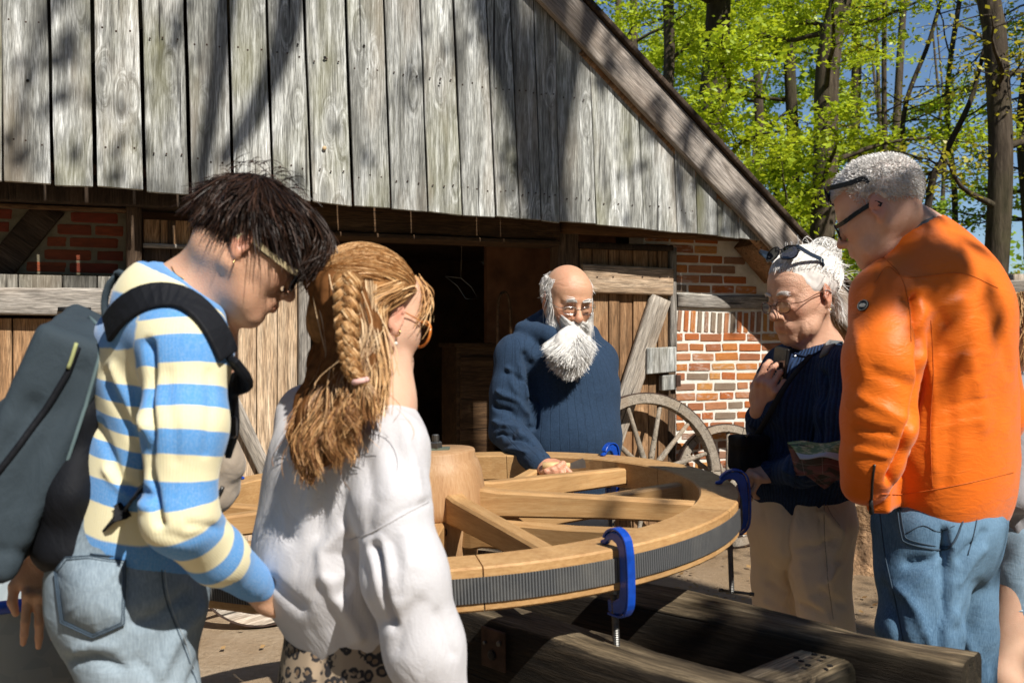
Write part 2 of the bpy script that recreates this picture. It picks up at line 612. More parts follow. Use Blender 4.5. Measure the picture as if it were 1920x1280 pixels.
def old_wood(name, pal, along='Z', rough=0.85, stain=0.7, green=0.25, gscale=1.0, spread=0.35, bumpd=0.004, knots=True, top=None, kscale=1.35):
    """weathered boards: streaky grain along one axis, stains, knots; pal = dark, mid, light"""
    t = NT(name); c = t.tc(); r = t.rnd()
    off = t.comb(t.math('MULTIPLY', r, 37.0), t.math('MULTIPLY', r, 11.0), t.math('MULTIPLY', r, 23.0))
    c = t.vadd(c, off)
    k = {'X': (0.55, 9, 9), 'Y': (9, 0.55, 9), 'Z': (9, 9, 0.55)}[along]
    k = tuple(a * gscale for a in k)
    kk = {'X': (1, 3.4, 3.4), 'Y': (3.4, 1, 3.4), 'Z': (3.4, 3.4, 1)}[along]
    vd = t.voro(t.map(c, kk), kscale, rnd=1.0)
    warp = t.noise(t.map(c, tuple(a * 0.35 for a in k)), 1.6, 3)
    if knots: warp = t.math('ADD', warp, t.math('MULTIPLY', t.rng(vd, 0.0, 0.38, 1.0, 0.0), 0.9))
    warpv = t.vadd(t.map(c, k), t.comb(t.math('MULTIPLY', warp, 1.6), t.math('MULTIPLY', warp, 1.6), 0.0))
    g1 = t.noise(warpv, 2.2, 9, 0.7)
    g2 = t.noise(t.map(c, tuple(a * 4 for a in k)), 2.6, 6, 0.75)
    base = t.ramp(g1, [(0.25, pal[0]), (0.47, pal[1]), (0.72, pal[2])])
    fine = t.rng(g2, 0.35, 0.65, 0.62, 1.22)
    if top is not None:  # upward faces take a paler palette: sunlight painted into the colour
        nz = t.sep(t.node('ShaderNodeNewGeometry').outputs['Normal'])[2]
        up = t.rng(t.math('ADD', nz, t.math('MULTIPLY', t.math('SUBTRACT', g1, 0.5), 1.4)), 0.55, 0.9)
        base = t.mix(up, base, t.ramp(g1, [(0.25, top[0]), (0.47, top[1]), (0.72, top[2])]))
    base = t.mix(1.0, base, t.comb(fine, fine, fine), 'MULTIPLY')
    g3 = t.noise(t.map(c, tuple(a * (7 if a < 1 else 9) for a in k)), 3.0, 3, 0.6)
    f3 = t.rng(g3, 0.40, 0.58, 0.52, 1.14)
    base = t.mix(1.0, base, t.comb(f3, f3, f3), 'MULTIPLY')
    bl = t.noise(t.map(c, tuple(0.35 + a * 0.1 for a in k)), 2.3, 5, 0.65)
    st = t.rng(bl, 0.50, 0.72, 0.0, stain)
    base = t.mix(st, base, tuple(x * 0.28 for x in pal[1]))
    if green:
        gr = t.rng(t.noise(t.map(c, tuple(0.5 + a * 0.12 for a in k), (5, 5, 5)), 2.0, 4), 0.5, 0.75, 0, green)
        base = t.mix(gr, base, (0.16, 0.155, 0.055))
    br = t.rng(t.noise(t.map(c, tuple(0.4 + a * 0.15 for a in k), (9, 2, 7)), 1.7, 4), 0.52, 0.78, 0, 0.55)
    base = t.mix(br, base, (pal[1][0] * 1.05, pal[1][1] * 0.82, pal[1][2] * 0.62))
    h = t.math('ADD', t.math('MULTIPLY', g2, 0.5), g1)
    if knots:
        ring = t.rng(t.math('ADD', vd, t.math('MULTIPLY', t.math('SUBTRACT', g2, 0.5), 0.12)), 0.035, 0.12, 1.0, 0.0)
        base = t.mix(t.math('MULTIPLY', ring, 0.8), base, tuple(x * 0.35 for x in pal[0]))
        halo = t.rng(vd, 0.10, 0.30, 0.45, 0.0)
        base = t.mix(halo, base, tuple(x * 0.75 for x in pal[1]))
    crk = t.rng(t.noise(t.map(c, tuple(a * (0.75 if a < 1 else 1.9) for a in k), (3, 8, 1)), 2.0, 2, 0.4), 0.275, 0.31, 1.0, 0.0)
    base = t.mix(t.math('MULTIPLY', crk, 0.85), base, (0.012, 0.01, 0.008))
    h = t.math('SUBTRACT', h, t.math('MULTIPLY', crk, 1.5))
    v = t.rng(r, 0, 1, 1 - spread, 1 + spread)
    base = t.mix(1.0, base, t.comb(v, v, v), 'MULTIPLY')
    return t.out(base, t.rng(g1, 0.2, 0.8, rough - 0.12, rough + 0.08), t.bump(h, 0.75, bumpd), Specular_IOR_Level=0.25)

def new_oak(name, pal=((0.30, 0.150, 0.055), (0.44, 0.255, 0.105), (0.56, 0.36, 0.17)), axis='X'):
    t = NT(name); c = t.tc(); r = t.rnd()
    c = t.vadd(c, t.comb(t.math('MULTIPLY', r, 9.0), t.math('MULTIPLY', r, 31.0), t.math('MULTIPLY', r, 17.0)))
    k = {'X': (1.0, 14, 14), 'Z': (14, 14, 1.0), 'R': (4, 4, 14)}[axis]
    w = t.noise(t.map(c, tuple(a * 0.3 for a in k)), 2.0, 3)
    g = t.noise(t.vadd(t.map(c, k), t.comb(w, t.math('MULTIPLY', w, 1.5), w)), 2.2, 6, 0.6, 0.6)
    f = t.noise(t.map(c, tuple(a * 3 for a in k)), 6, 8, 0.7)
    q = t.math('ADD', t.math('MULTIPLY', g, 0.45), t.math('MULTIPLY', f, 0.6))
    base = t.ramp(q, [(0.32, pal[0]), (0.52, pal[1]), (0.72, pal[2])])
    big = t.rng(t.noise(c, 3.0, 3), 0.35, 0.7, 0.80, 1.12)
    base = t.mix(1.0, base, t.comb(big, big, big), 'MULTIPLY')
    kn = t.rng(t.voro(t.map(c, (1.2, 2.5, 2.5)), 1.6), 0.02, 0.06, 0.8, 0.0)
    base = t.mix(kn, base, (0.16, 0.07, 0.025))
    dirt = t.rng(t.noise(c, 7.0, 6, 0.7), 0.58, 0.72, 0.0, 0.35)
    base = t.mix(dirt, base, (0.25, 0.15, 0.07))
    return t.out(base, 0.55, t.bump(f, 0.25, 0.0015), Specular_IOR_Level=0.35)

M = {}
M['clad'] = old_wood('grey_weathered_cladding', ((0.045, 0.044, 0.036), (0.33, 0.335, 0.31), (0.84, 0.865, 0.85)), 'Z', stain=1.0, green=0.6, spread=0.16, kscale=2.1)
M['verge'] = old_wood('grey_verge_wood', ((0.14, 0.12, 0.10), (0.31, 0.27, 0.235), (0.44, 0.40, 0.36)), 'X', stain=0.4, green=0.12, spread=0.05, gscale=0.8)
M['beam_grey'] = old_wood('grey_oak_beam', ((0.08, 0.07, 0.058), (0.28, 0.255, 0.225), (0.46, 0.43, 0.39)), 'X', stain=0.5, green=0.1)
M['beam_brown'] = old_wood('brown_oak_beam', ((0.035, 0.018, 0.008), (0.12, 0.065, 0.03), (0.24, 0.14, 0.07)), 'X', stain=0.6, green=0.0)
M['post_brown'] = old_wood('dark_brown_post', ((0.02, 0.013, 0.009), (0.06, 0.04, 0.027), (0.12, 0.085, 0.06)), 'Z', stain=0.6, green=0.0)
M['door'] = old_wood('brown_door_planks', ((0.09, 0.045, 0.018), (0.30, 0.17, 0.085), (0.46, 0.30, 0.17)), 'Z', stain=0.85, green=0.0, spread=0.25)
M['door_pale'] = old_wood('pale_pine_planks', ((0.28, 0.16, 0.08), (0.56, 0.41, 0.27), (0.72, 0.60, 0.46)), 'Z', stain=0.3, green=0.0, spread=0.12)
M['short'] = old_wood('dull_grey_short_boards', ((0.06, 0.055, 0.045), (0.20, 0.19, 0.165), (0.36, 0.35, 0.31)), 'Z', stain=0.8, green=0.2)
M['ledge'] = old_wood('door_ledge_wood', ((0.14, 0.085, 0.045), (0.33, 0.235, 0.155), (0.48, 0.38, 0.28)), 'X', stain=0.5, green=0.0)
M['brace'] = old_wood('pale_brace_wood', ((0.16, 0.13, 0.10), (0.38, 0.335, 0.28), (0.54, 0.49, 0.43)), 'X', stain=0.3, green=0.0)
M['trestle'] = old_wood('dark_trestle_sunlit_tops', ((0.006, 0.005, 0.004), (0.022, 0.017, 0.012), (0.075, 0.056, 0.036)), 'X', stain=0.6, green=0.1, gscale=1.2, bumpd=0.012, top=((0.05, 0.036, 0.02), (0.20, 0.15, 0.09), (0.42, 0.33, 0.21)))  # dark timber; sunlit tops and shaded sides are painted by the two palettes
M['oldwheel'] = old_wood('old_wheel_wood', ((0.14, 0.115, 0.085), (0.30, 0.255, 0.20), (0.42, 0.365, 0.30)), 'Z', stain=0.3, green=0.05, knots=False, spread=0.12, gscale=1.5, bumpd=0.002)
M['oak'] = new_oak('fresh_oak')
M['oak_rim'] = new_oak('fresh_oak_rim', axis='R')
M['oak_hub'] = new_oak('turned_oak_hub', ((0.30, 0.155, 0.07), (0.42, 0.245, 0.12), (0.52, 0.34, 0.19)), 'Z')
M['iron'] = simple('rusty_iron', (0.05, 0.028, 0.02), 0.7, 0.5, 25, 0.5)
M['dark_iron'] = simple('black_iron', (0.02, 0.02, 0.022), 0.5, 0.7)
M['steel'] = simple('zinc_steel', (0.14, 0.14, 0.135), 0.5, 1.0, 60, 0.2)
M['blade'] = simple('scraper_steel', (0.38, 0.37, 0.35), 0.3, 0.9, 20, 0.15)
M['blue'] = simple('blue_clamp_paint', (0.004, 0.05, 0.34), 0.32, 0.0, 40, 0.25, 0.08)
M['leaf_dark'] = None

def brick_mat():
    t = NT('old_fired_brick'); c = t.tc(); r = t.rnd()
    off = t.comb(t.math('MULTIPLY', r, 37.0), 0.0, t.math('MULTIPLY', r, 11.0))
    cv = t.vadd(t.tc('Object'), off)
    col = t.ramp(r, [(0.0, (0.42, 0.125, 0.035)), (0.16, (0.50, 0.19, 0.05)), (0.3, (0.34, 0.13, 0.06)), (0.45, (0.44, 0.20, 0.10)), (0.58, (0.52, 0.25, 0.075)),
                     (0.7, (0.30, 0.17, 0.11)), (0.8, (0.40, 0.15, 0.05)), (0.9, (0.24, 0.19, 0.14)), (1.0, (0.46, 0.22, 0.12))], 'CONSTANT')
    n = t.noise(cv, 2.2, 7, 0.7)
    col = t.mix(t.rng(n, 0.35, 0.65, 0.0, 0.7), col, t.mix(0.5, col, (0.14, 0.06, 0.03)))
    pale = t.math('MULTIPLY', t.rng(t.noise(cv, 3.5, 6, 0.7), 0.5, 0.68, 0, 1), t.rng(t.math('FRACT', t.math('MULTIPLY', r, 13.0)), 0.55, 0.9, 0.05, 0.85))
    col = t.mix(pale, col, (0.56, 0.50, 0.45))
    pits = t.rng(t.voro(cv, 9.0), 0.05, 0.16, 0.75, 0.0)
    col = t.mix(pits, col, (0.06, 0.035, 0.02))
    return t.out(col, 0.9, t.bump(t.noise(cv, 9, 8, 0.7), 0.6, 0.006), Specular_IOR_Level=0.2)
M['brick'] = brick_mat()
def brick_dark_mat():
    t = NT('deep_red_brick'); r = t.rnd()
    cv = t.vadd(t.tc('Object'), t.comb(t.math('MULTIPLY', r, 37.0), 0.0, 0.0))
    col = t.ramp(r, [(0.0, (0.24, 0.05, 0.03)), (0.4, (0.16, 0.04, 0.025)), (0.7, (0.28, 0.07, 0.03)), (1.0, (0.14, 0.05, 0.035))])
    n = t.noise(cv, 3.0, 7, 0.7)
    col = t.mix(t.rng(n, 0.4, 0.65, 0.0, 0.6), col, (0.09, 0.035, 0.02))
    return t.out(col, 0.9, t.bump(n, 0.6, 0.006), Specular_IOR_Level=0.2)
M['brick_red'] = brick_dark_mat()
def mortar(name, a, b):
    t = NT(name); c = t.tc()
    n = t.noise(c, 14, 8, 0.7)
    col = t.ramp(n, [(0.3, a), (0.65, b)])
    col = t.mix(t.rng(t.noise(c, 3.1, 5), 0.52, 0.75, 0, 0.4), col, (0.30, 0.25, 0.19))
    return t.out(col, 0.95, t.bump(t.noise(c, 55, 7, 0.75), 0.8, 0.006), Specular_IOR_Level=0.15)
M['mortar'] = mortar('white_lime_mortar', (0.60, 0.56, 0.49), (0.78, 0.75, 0.69))
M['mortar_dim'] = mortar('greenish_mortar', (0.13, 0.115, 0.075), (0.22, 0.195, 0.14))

def ground_mat():
    t = NT('sandy_ground'); c = t.tc()
    n = t.noise(c, 1.1, 8, 0.62)
    f = t.noise(c, 26, 8, 0.75)
    col = t.ramp(n, [(0.35, (0.30, 0.215, 0.135)), (0.5, (0.40, 0.31, 0.215)), (0.7, (0.50, 0.41, 0.30))])
    col = t.mix(t.rng(f, 0.35, 0.65, 0.0, 0.5), col, (0.22, 0.155, 0.09))
    x = t.sep(c)
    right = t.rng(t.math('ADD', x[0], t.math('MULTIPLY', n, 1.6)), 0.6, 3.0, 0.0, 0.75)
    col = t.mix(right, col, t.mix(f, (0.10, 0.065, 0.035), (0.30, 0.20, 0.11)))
    peb = t.rng(t.voro(c, 42), 0.0, 0.22, 0.6, 0.0)
    col = t.mix(t.math('MULTIPLY', peb, t.rng(t.noise(c, 5, 3), 0.45, 0.6)), col, (0.55, 0.48, 0.38))
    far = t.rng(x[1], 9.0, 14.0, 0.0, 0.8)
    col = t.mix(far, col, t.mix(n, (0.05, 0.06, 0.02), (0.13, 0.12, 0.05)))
    return t.out(col, 0.95, t.bump(t.math('ADD', f, t.math('MULTIPLY', n, 2.0)), 0.9, 0.02), Specular_IOR_Level=0.15)
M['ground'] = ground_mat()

def leaf_mat(name, a, b, trans=0.45):
    t = NT(name)
    g = t.attr('rnd')
    col = t.ramp(g, [(0.0, a), (1.0, b)])
    d = t.node('ShaderNodeBsdfDiffuse', {'Color': col}).outputs[0]
    tl = t.node('ShaderNodeBsdfTranslucent', {'Color': t.mix(0.5, col, (b[0] * 1.2, b[1] * 1.1, b[2] * 0.4))}).outputs[0]
    mx = t.node('ShaderNodeMixShader', {0: trans, 1: d, 2: tl}).outputs[0]
    gl = t.node('ShaderNodeBsdfGlossy', {'Color': (1, 1, 1), 'Roughness': 0.4}).outputs[0]
    mx = t.node('ShaderNodeMixShader', {0: 0.015, 1: mx, 2: gl}).outputs[0]
    t.t.links.new(mx, t.n['Material Output'].inputs[0])
    return t.m
M['leaf_beech'] = leaf_mat('beech_leaves', (0.21, 0.32, 0.015), (0.56, 0.66, 0.05))
M['leaf_green'] = leaf_mat('green_leaves', (0.12, 0.23, 0.015), (0.38, 0.52, 0.05))
M['leaf_yellow'] = leaf_mat('young_yellow_leaves', (0.32, 0.30, 0.03), (0.55, 0.50, 0.06))
M['leaf_dark'] = leaf_mat('dark_leaves', (0.03, 0.06, 0.01), (0.10, 0.15, 0.02))
def bark():
    t = NT('tree_bark'); c = t.tc(); r = t.rnd()
    n = t.noise(t.map(c, (7, 7, 1.3)), 2.0, 8, 0.7)
    col = t.ramp(n, [(0.3, (0.020, 0.016, 0.012)), (0.55, (0.065, 0.05, 0.036)), (0.8, (0.13, 0.105, 0.08))])
    gr = t.rng(t.noise(c, 1.3, 4), 0.5, 0.7, 0, 0.35)
    col = t.mix(gr, col, (0.08, 0.085, 0.03))
    v = t.rng(r, 0, 1, 0.75, 1.5)
    col = t.mix(1.0, col, t.comb(v, v, v), 'MULTIPLY')
    return t.out(col, 0.95, t.bump(n, 1.0, 0.03), Specular_IOR_Level=0.15)
M['bark'] = bark()

def skin_mat(name, base, red, rough=0.48, age=0.4):
    t = NT(name); c = t.tc()
    n = t.noise(c, 45, 6, 0.65)
    col = t.mix(t.rng(n, 0.4, 0.62, 0.0, 0.30), base, tuple(x * y for x, y in zip(base, (0.80, 0.66, 0.58))))
    blot = t.rng(t.noise(c, 12, 4), 0.42, 0.65, 0.0, 0.5)
    col = t.mix(blot, col, t.mix(0.35, base, red))
    col = t.mix(t.math('MULTIPLY', t.attr('red'), 0.75), col, red)
    fine = t.math('ADD', t.voro(c, 420, out='Distance'), t.math('MULTIPLY', t.noise(t.map(c, (1, 1, 2.6)), 60, 6, 0.7), 2.0 * age))
    m = t.out(col, t.rng(n, 0.3, 0.7, rough - 0.06, rough + 0.1), t.bump(fine, 0.25 + age * 0.45, 0.0016))
    t.b.inputs['Subsurface Weight'].default_value = 0.18
    t.b.inputs['Subsurface Radius'].default_value = (0.012, 0.005, 0.003)
    t.b.inputs['Subsurface Scale'].default_value = 0.6
    return m
M['skin_w'] = skin_mat('skin_tanned', (0.62, 0.37, 0.24), (0.46, 0.13, 0.08), age=0.05)
M['skin_g'] = skin_mat('skin_fair', (0.70, 0.46, 0.33), (0.66, 0.25, 0.17), age=0.0)
M['skin_m'] = skin_mat('skin_ruddy_old', (0.60, 0.345, 0.215), (0.55, 0.17, 0.10), 0.36, age=0.6)
M['skin_o'] = skin_mat('skin_old_tanned', (0.63, 0.385, 0.265), (0.46, 0.15, 0.09), age=0.9)
M['skin_r'] = skin_mat('skin_pink', (0.69, 0.43, 0.325), (0.54, 0.17, 0.11), age=0.3)

def hair_mat(name, root, mid, tip, rough=0.38):
    t = NT(name)
    r = t.attr('rnd'); al = t.attr('along')
    c1 = t.ramp(r, [(0.0, root), (0.5, mid), (1.0, tip)])
    m = t.out(c1, rough, Specular_IOR_Level=0.3)
    return m
M['hair_w'] = hair_mat('dark_brown_hair', (0.008, 0.0045, 0.003), (0.020, 0.010, 0.006), (0.050, 0.022, 0.012), 0.5)
M['hair_g'] = hair_mat('golden_hair', (0.32, 0.16, 0.06), (0.54, 0.31, 0.13), (0.78, 0.53, 0.28), 0.52)
M['hair_g2'] = hair_mat('copper_hair_ends', (0.13, 0.05, 0.016), (0.27, 0.12, 0.04), (0.46, 0.25, 0.10), 0.38)
M['hair_white'] = hair_mat('white_hair', (0.55, 0.53, 0.50), (0.80, 0.79, 0.76), (0.93, 0.92, 0.90), 0.5)
M['hair_grey'] = hair_mat('grey_hair', (0.62, 0.60, 0.58), (0.82, 0.80, 0.78), (0.96, 0.95, 0.93), 0.45)
M['hair_cap_w'] = simple('dark_hair_mass', (0.014, 0.009, 0.006), 1.0, 0, 60, 0.4)
M['hair_cap_g'] = simple('golden_hair_mass', (0.26, 0.13, 0.05), 1.0, 0, 60, 0.4)
M['hair_cap_g2'] = simple('copper_hair_mass', (0.13, 0.055, 0.02), 0.6, 0, 60, 0.4)
M['hair_cap_white'] = simple('white_hair_mass', (0.66, 0.64, 0.61), 0.8, 0, 60, 0.15)
M['hair_cap_grey'] = simple('grey_hair_mass', (0.66, 0.58, 0.54), 0.7, 0, 90, 0.3)

def cloth(name, col, rough=0.9, weave=900, bst=0.3, sheen=0.2, blot=0.1):
    t = NT(name); c = t.tc()
    n = t.noise(c, 6, 5)
    cc = t.mix(t.rng(n, 0.35, 0.65, 0, blot * 2), col, tuple(x * 0.72 for x in col))
    fz = t.noise(c, 350, 3, 0.6)
    cc = t.mix(t.rng(fz, 0.4, 0.7, 0, 0.15), cc, tuple(min(1, x * 1.3) for x in col))
    fo = t.noise(t.map(c, (1, 1, .55)), 17, 4, 0.5, 0.8)
    m = t.out(cc, rough, t.bump(fo, 0.6, 0.012, t.bump(fz, bst, 0.0012)), Specular_IOR_Level=0.2)
    t.b.inputs['Sheen Weight'].default_value = sheen if max(col) > .1 else 0.0
    return m
M['black_cloth'] = cloth('black_backpack_fabric', (0.005, 0.006, 0.009), 0.75, sheen=0.1)
M['bp_grey'] = cloth('slate_green_backpack_fabric', (0.032, 0.046, 0.058), 0.8)
M['strap_black'] = cloth('black_webbing', (0.006, 0.007, 0.010), 0.7)
M['tote'] = cloth('taupe_canvas', (0.30, 0.25, 0.20), 0.9)
M['sweat'] = cloth('off_white_sweatshirt', (0.52, 0.515, 0.54), 0.95, bst=0.45)
M['beige'] = cloth('beige_cotton_twill', (0.76, 0.64, 0.49), 0.9, bst=0.2)
M['grey_top'] = cloth('grey_marl_jersey', (0.30, 0.30, 0.32), 0.95)
M['dark_trousers'] = cloth('dark_work_trousers', (0.03, 0.032, 0.04), 0.9)
M['shoe'] = cloth('dark_leather', (0.03, 0.02, 0.015), 0.5)
M['pink'] = cloth('pink_fabric', (0.70, 0.30, 0.42), 0.8)
M['navy_plain'] = cloth('dark_navy_knit', (0.012, 0.022, 0.055), 0.95)
M['collar_grey'] = cloth('slate_collar_lining', (0.10, 0.12, 0.13), 0.8)

def orange_mat():
    t = NT('orange_nylon_jacket'); c = t.tc()
    n = t.noise(c, 4, 4)
    col = t.mix(t.rng(n, 0.4, 0.65, 0, 0.4), (0.74, 0.150, 0.003), (0.64, 0.105, 0.002))
    w = t.noise(t.map(c, (1, 1, 1.6)), 22, 6, 0.65, 0.6)
    cr = t.noise(t.map(c, (1, 1, 3.0)), 14, 3, 0.5, 1.2)
    h = t.math('ADD', t.math('MULTIPLY', w, 0.35), t.math('MULTIPLY', t.math('ABSOLUTE', t.math('SUBTRACT', cr, 0.5)), 0.6))
    m = t.out(col, 0.5, t.bump(h, 0.42, 0.012), Specular_IOR_Level=0.3)
    t.b.inputs['Sheen Weight'].default_value = 0.15
    return m
M['orange'] = orange_mat()

def denim(name, col, light, wear_scale=3.0):
    t = NT(name); c = t.tc()
    n = t.noise(c, wear_scale, 5, 0.6)
    cc = t.mix(t.rng(n, 0.38, 0.62), col, light)
    tw = t.noise(t.map(c, (1, 1, 0.15)), 420, 2)
    cc = t.mix(t.rng(tw, 0.35, 0.7, 0, 0.35), cc, tuple(x * 1.5 + 0.04 for x in light))
    cr = t.noise(t.map(c, (1, 1, 2.0)), 16, 5, 0.6, 0.5)
    return t.out(cc, 0.9, t.bump(t.math('ADD', t.math('MULTIPLY', tw, 0.2), cr), 0.4, 0.006), Specular_IOR_Level=0.2)
M['denim_w'] = denim('light_wash_denim', (0.15, 0.20, 0.245), (0.25, 0.31, 0.36))
M['denim_r'] = denim('mid_blue_denim', (0.045, 0.10, 0.175), (0.11, 0.20, 0.30))
M['denim_s'] = denim('pale_denim_shorts', (0.14, 0.24, 0.34), (0.27, 0.38, 0.48))
M['stitch'] = simple('dark_denim_seam', (0.035, 0.06, 0.09), 0.9)
M['stitch_l'] = simple('pale_stitching', (0.33, 0.38, 0.42), 0.9)

def knit_navy(name, col, pitch=0.022, line=0.35, ribs=False):
    t = NT(name); a = t.sep(t.attr('bone', 'Vector')); c = t.tc()
    s, u = a[1], a[2]
    lines = t.math('ABSOLUTE', t.math('SUBTRACT', t.math('FRACT', t.math('DIVIDE', u, pitch)), 0.5))
    if ribs:
        h1 = t.rng(lines, 0.1, 0.4, 0.0, 1.0)
        cc = t.mix(t.math('MULTIPLY', t.rng(lines, 0.0, 0.22, 1.0, 0.0), 0.7), col, tuple(x * 0.25 for x in col))
        dist = 0.004
    else:
        h1 = t.rng(lines, 0.0, 0.055, 0.0, 0.6)
        cc = t.mix(t.math('MULTIPLY', t.rng(lines, 0.0, 0.04, 1.0, 0.0), line), col, tuple(x * 0.3 for x in col))
        dist = 0.003
    rows = t.math('SINE', t.math('MULTIPLY', s, 2 * math.pi / 0.0045))
    cols = t.math('SINE', t.math('MULTIPLY', u, 2 * math.pi / 0.004))
    fz = t.noise(c, 170, 5, 0.7)
    cc = t.mix(t.rng(fz, 0.42, 0.68, 0, 0.5), cc, tuple(min(1, x * 1.8 + 0.003) for x in col))
    h = t.math('ADD', t.math('ADD', t.math('MULTIPLY', t.math('MULTIPLY', rows, cols), 0.12), h1), t.math('MULTIPLY', fz, 0.6))
    m = t.out(cc, 0.95, t.bump(h, 0.8, dist), Specular_IOR_Level=0.15)
    t.b.inputs['Sheen Weight'].default_value = 0.06
    t.b.inputs['Sheen Tint'].default_value = (0.5, 0.65, 0.9, 1)
    return m
M['knit_m'] = knit_navy('blue_fisherman_knit', (0.019, 0.037, 0.070), 0.034, 0.4)
M['knit_o'] = knit_navy('navy_rib_knit', (0.016, 0.034, 0.085), 0.011, 0.5, ribs=True)

def stripe_mat():
    t = NT('blue_cream_striped_knit'); a = t.sep(t.attr('bone', 'Vector')); c = t.tc()
    w = t.math('MULTIPLY', t.math('SUBTRACT', t.noise(c, 9, 3), 0.5), 0.008)
    ph = t.math('FRACT', t.math('DIVIDE', t.math('ADD', a[1], w), 0.060))
    blue = (0.085, 0.275, 0.60); cream = (0.72, 0.66, 0.42)
    st = t.rng(ph, 0.485, 0.515)
    st2 = t.math('MULTIPLY', st, t.rng(ph, 0.985, 1.0, 1.0, 0.0))
    cc = t.mix(st2, cream, blue)
    cuff = t.attr('cuff')
    cc = t.mix(t.rng(cuff, 0.49, 0.51), cc, blue)
    fz = t.noise(c, 320, 3, 0.6)
    cc = t.mix(t.rng(fz, 0.4, 0.7, 0, 0.12), cc, (0.8, 0.8, 0.75))
    m = t.out(cc, 0.85, t.bump(t.math('ADD', fz, t.math('MULTIPLY', t.math('SINE', t.math('MULTIPLY', a[2], 1500)), 0.3)), 0.25, 0.0012), Specular_IOR_Level=0.2)
    t.b.inputs['Sheen Weight'].default_value = 0.2
    return m
M['stripes'] = stripe_mat()

def leopard():
    t = NT('leopard_print_skirt'); c = t.tc()
    wv = t.vadd(c, t.comb(t.math('MULTIPLY', t.noise(c, 60, 2), 0.009), 0.0, t.math('MULTIPLY', t.noise(t.map(c, (1, 1, 1), (3, 1, 2)), 60, 2), 0.009)))
    vd = t.voro(wv, 58.0, rnd=1.0)
    ring = t.math('MULTIPLY', t.rng(vd, 0.22, 0.27), t.rng(vd, 0.56, 0.50))
    brk = t.rng(t.noise(c, 85, 1), 0.36, 0.41)
    ring = t.math('MULTIPLY', ring, brk)
    col = t.mix(t.rng(vd, 0.30, 0.2), (0.34, 0.26, 0.18), (0.17, 0.11, 0.065))
    col = t.mix(ring, col, (0.018, 0.016, 0.018))
    return t.out(col, 0.8, t.bump(t.noise(c, 30, 4), 0.2, 0.003))
M['leopard'] = leopard()

def web():
    t = NT('ribbed_grey_strap'); a = t.sep(t.attr('suv', 'Vector')); c = t.tc()
    r = t.math('SINE', t.math('MULTIPLY', a[0], 2 * math.pi / 0.0062))
    col = t.mix(t.rng(r, -0.8, 0.6), (0.025, 0.027, 0.030), (0.11, 0.115, 0.12))
    col = t.mix(t.rng(t.noise(c, 9, 4), 0.5, 0.7, 0, 0.4), col, (0.17, 0.165, 0.15))
    return t.out(col, 0.6, t.bump(r, 0.7, 0.002))
M['web'] = web()

def glass(name, col, alpha_dark=False):
    t = NT(name)
    g = t.node('ShaderNodeBsdfGlass', {'Color': col, 'Roughness': 0.0, 'IOR': 1.1}).outputs[0]
    tr = t.node('ShaderNodeBsdfTransparent', {'Color': col}).outputs[0]
    gl = t.node('ShaderNodeBsdfGlossy', {'Color': (1, 1, 1), 'Roughness': 0.03}).outputs[0]
    mx = t.node('ShaderNodeMixShader', {0: 0.12, 1: tr, 2: gl}).outputs[0]
    t.t.links.new(mx, t.n['Material Output'].inputs[0])
    return t.m
M['lens'] = glass('clear_lens', (0.93, 0.95, 0.95))
M['lens_dark'] = glass('dark_lens', (0.05, 0.05, 0.06))
M['lens_brown'] = glass('brown_lens', (0.35, 0.2, 0.1))
M['frame_black'] = simple('black_frame', (0.012, 0.012, 0.014), 0.25)
M['frame_silver'] = simple('silver_frame', (0.6, 0.6, 0.6), 0.2, 1.0)
M['frame_amber'] = simple('amber_frame', (0.55, 0.17, 0.03), 0.15)
M['frame_cream'] = simple('cream_frame_arm', (0.66, 0.55, 0.33), 0.35)
M['gold'] = simple('gold', (0.83, 0.58, 0.24), 0.2, 1.0)
M['eye_white'] = simple('eye_white', (0.7, 0.66, 0.62), 0.15)
M['iris'] = simple('blue_grey_iris', (0.05, 0.09, 0.12), 0.1)
M['black_plastic'] = simple('black_plastic', (0.012, 0.012, 0.013), 0.35)
M['screen'] = simple('phone_glass', (0.01, 0.01, 0.012), 0.08)
M['badge_ring'] = simple('badge_grey', (0.16, 0.18, 0.17), 0.5)
M['badge_ink'] = simple('badge_white', (0.62, 0.62, 0.58), 0.5)
def tub():
    t = NT('galvanised_sheet'); c = t.tc()
    v = t.voro(c, 26, out='Color')
    col = t.mix(t.rng(t.sep(v)[0], 0, 1, 0.0, 0.5), (0.20, 0.235, 0.25), (0.30, 0.33, 0.33))
    return t.out(col, 0.55, None, Metallic=0.4)
M['tub'] = tub()
def map_mat():
    t = NT('printed_site_map'); c = t.attr('suv', 'Vector'); s = t.sep(c)
    n = t.noise(c, 7, 3)
    col = t.ramp(n, [(0.3, (0.10, 0.20, 0.07)), (0.5, (0.22, 0.33, 0.12)), (0.56, (0.45, 0.45, 0.28)), (0.62, (0.16, 0.27, 0.10))], 'CONSTANT')
    red = t.rng(t.voro(c, 16), 0.09, 0.10, 1, 0)
    col = t.mix(red, col, (0.5, 0.06, 0.04))
    edge = t.rng(s[1], 0.70, 0.705)
    col = t.mix(edge, col, (0.38, 0.47, 0.50))
    return t.out(col, 0.35)
M['map_print'] = map_mat()
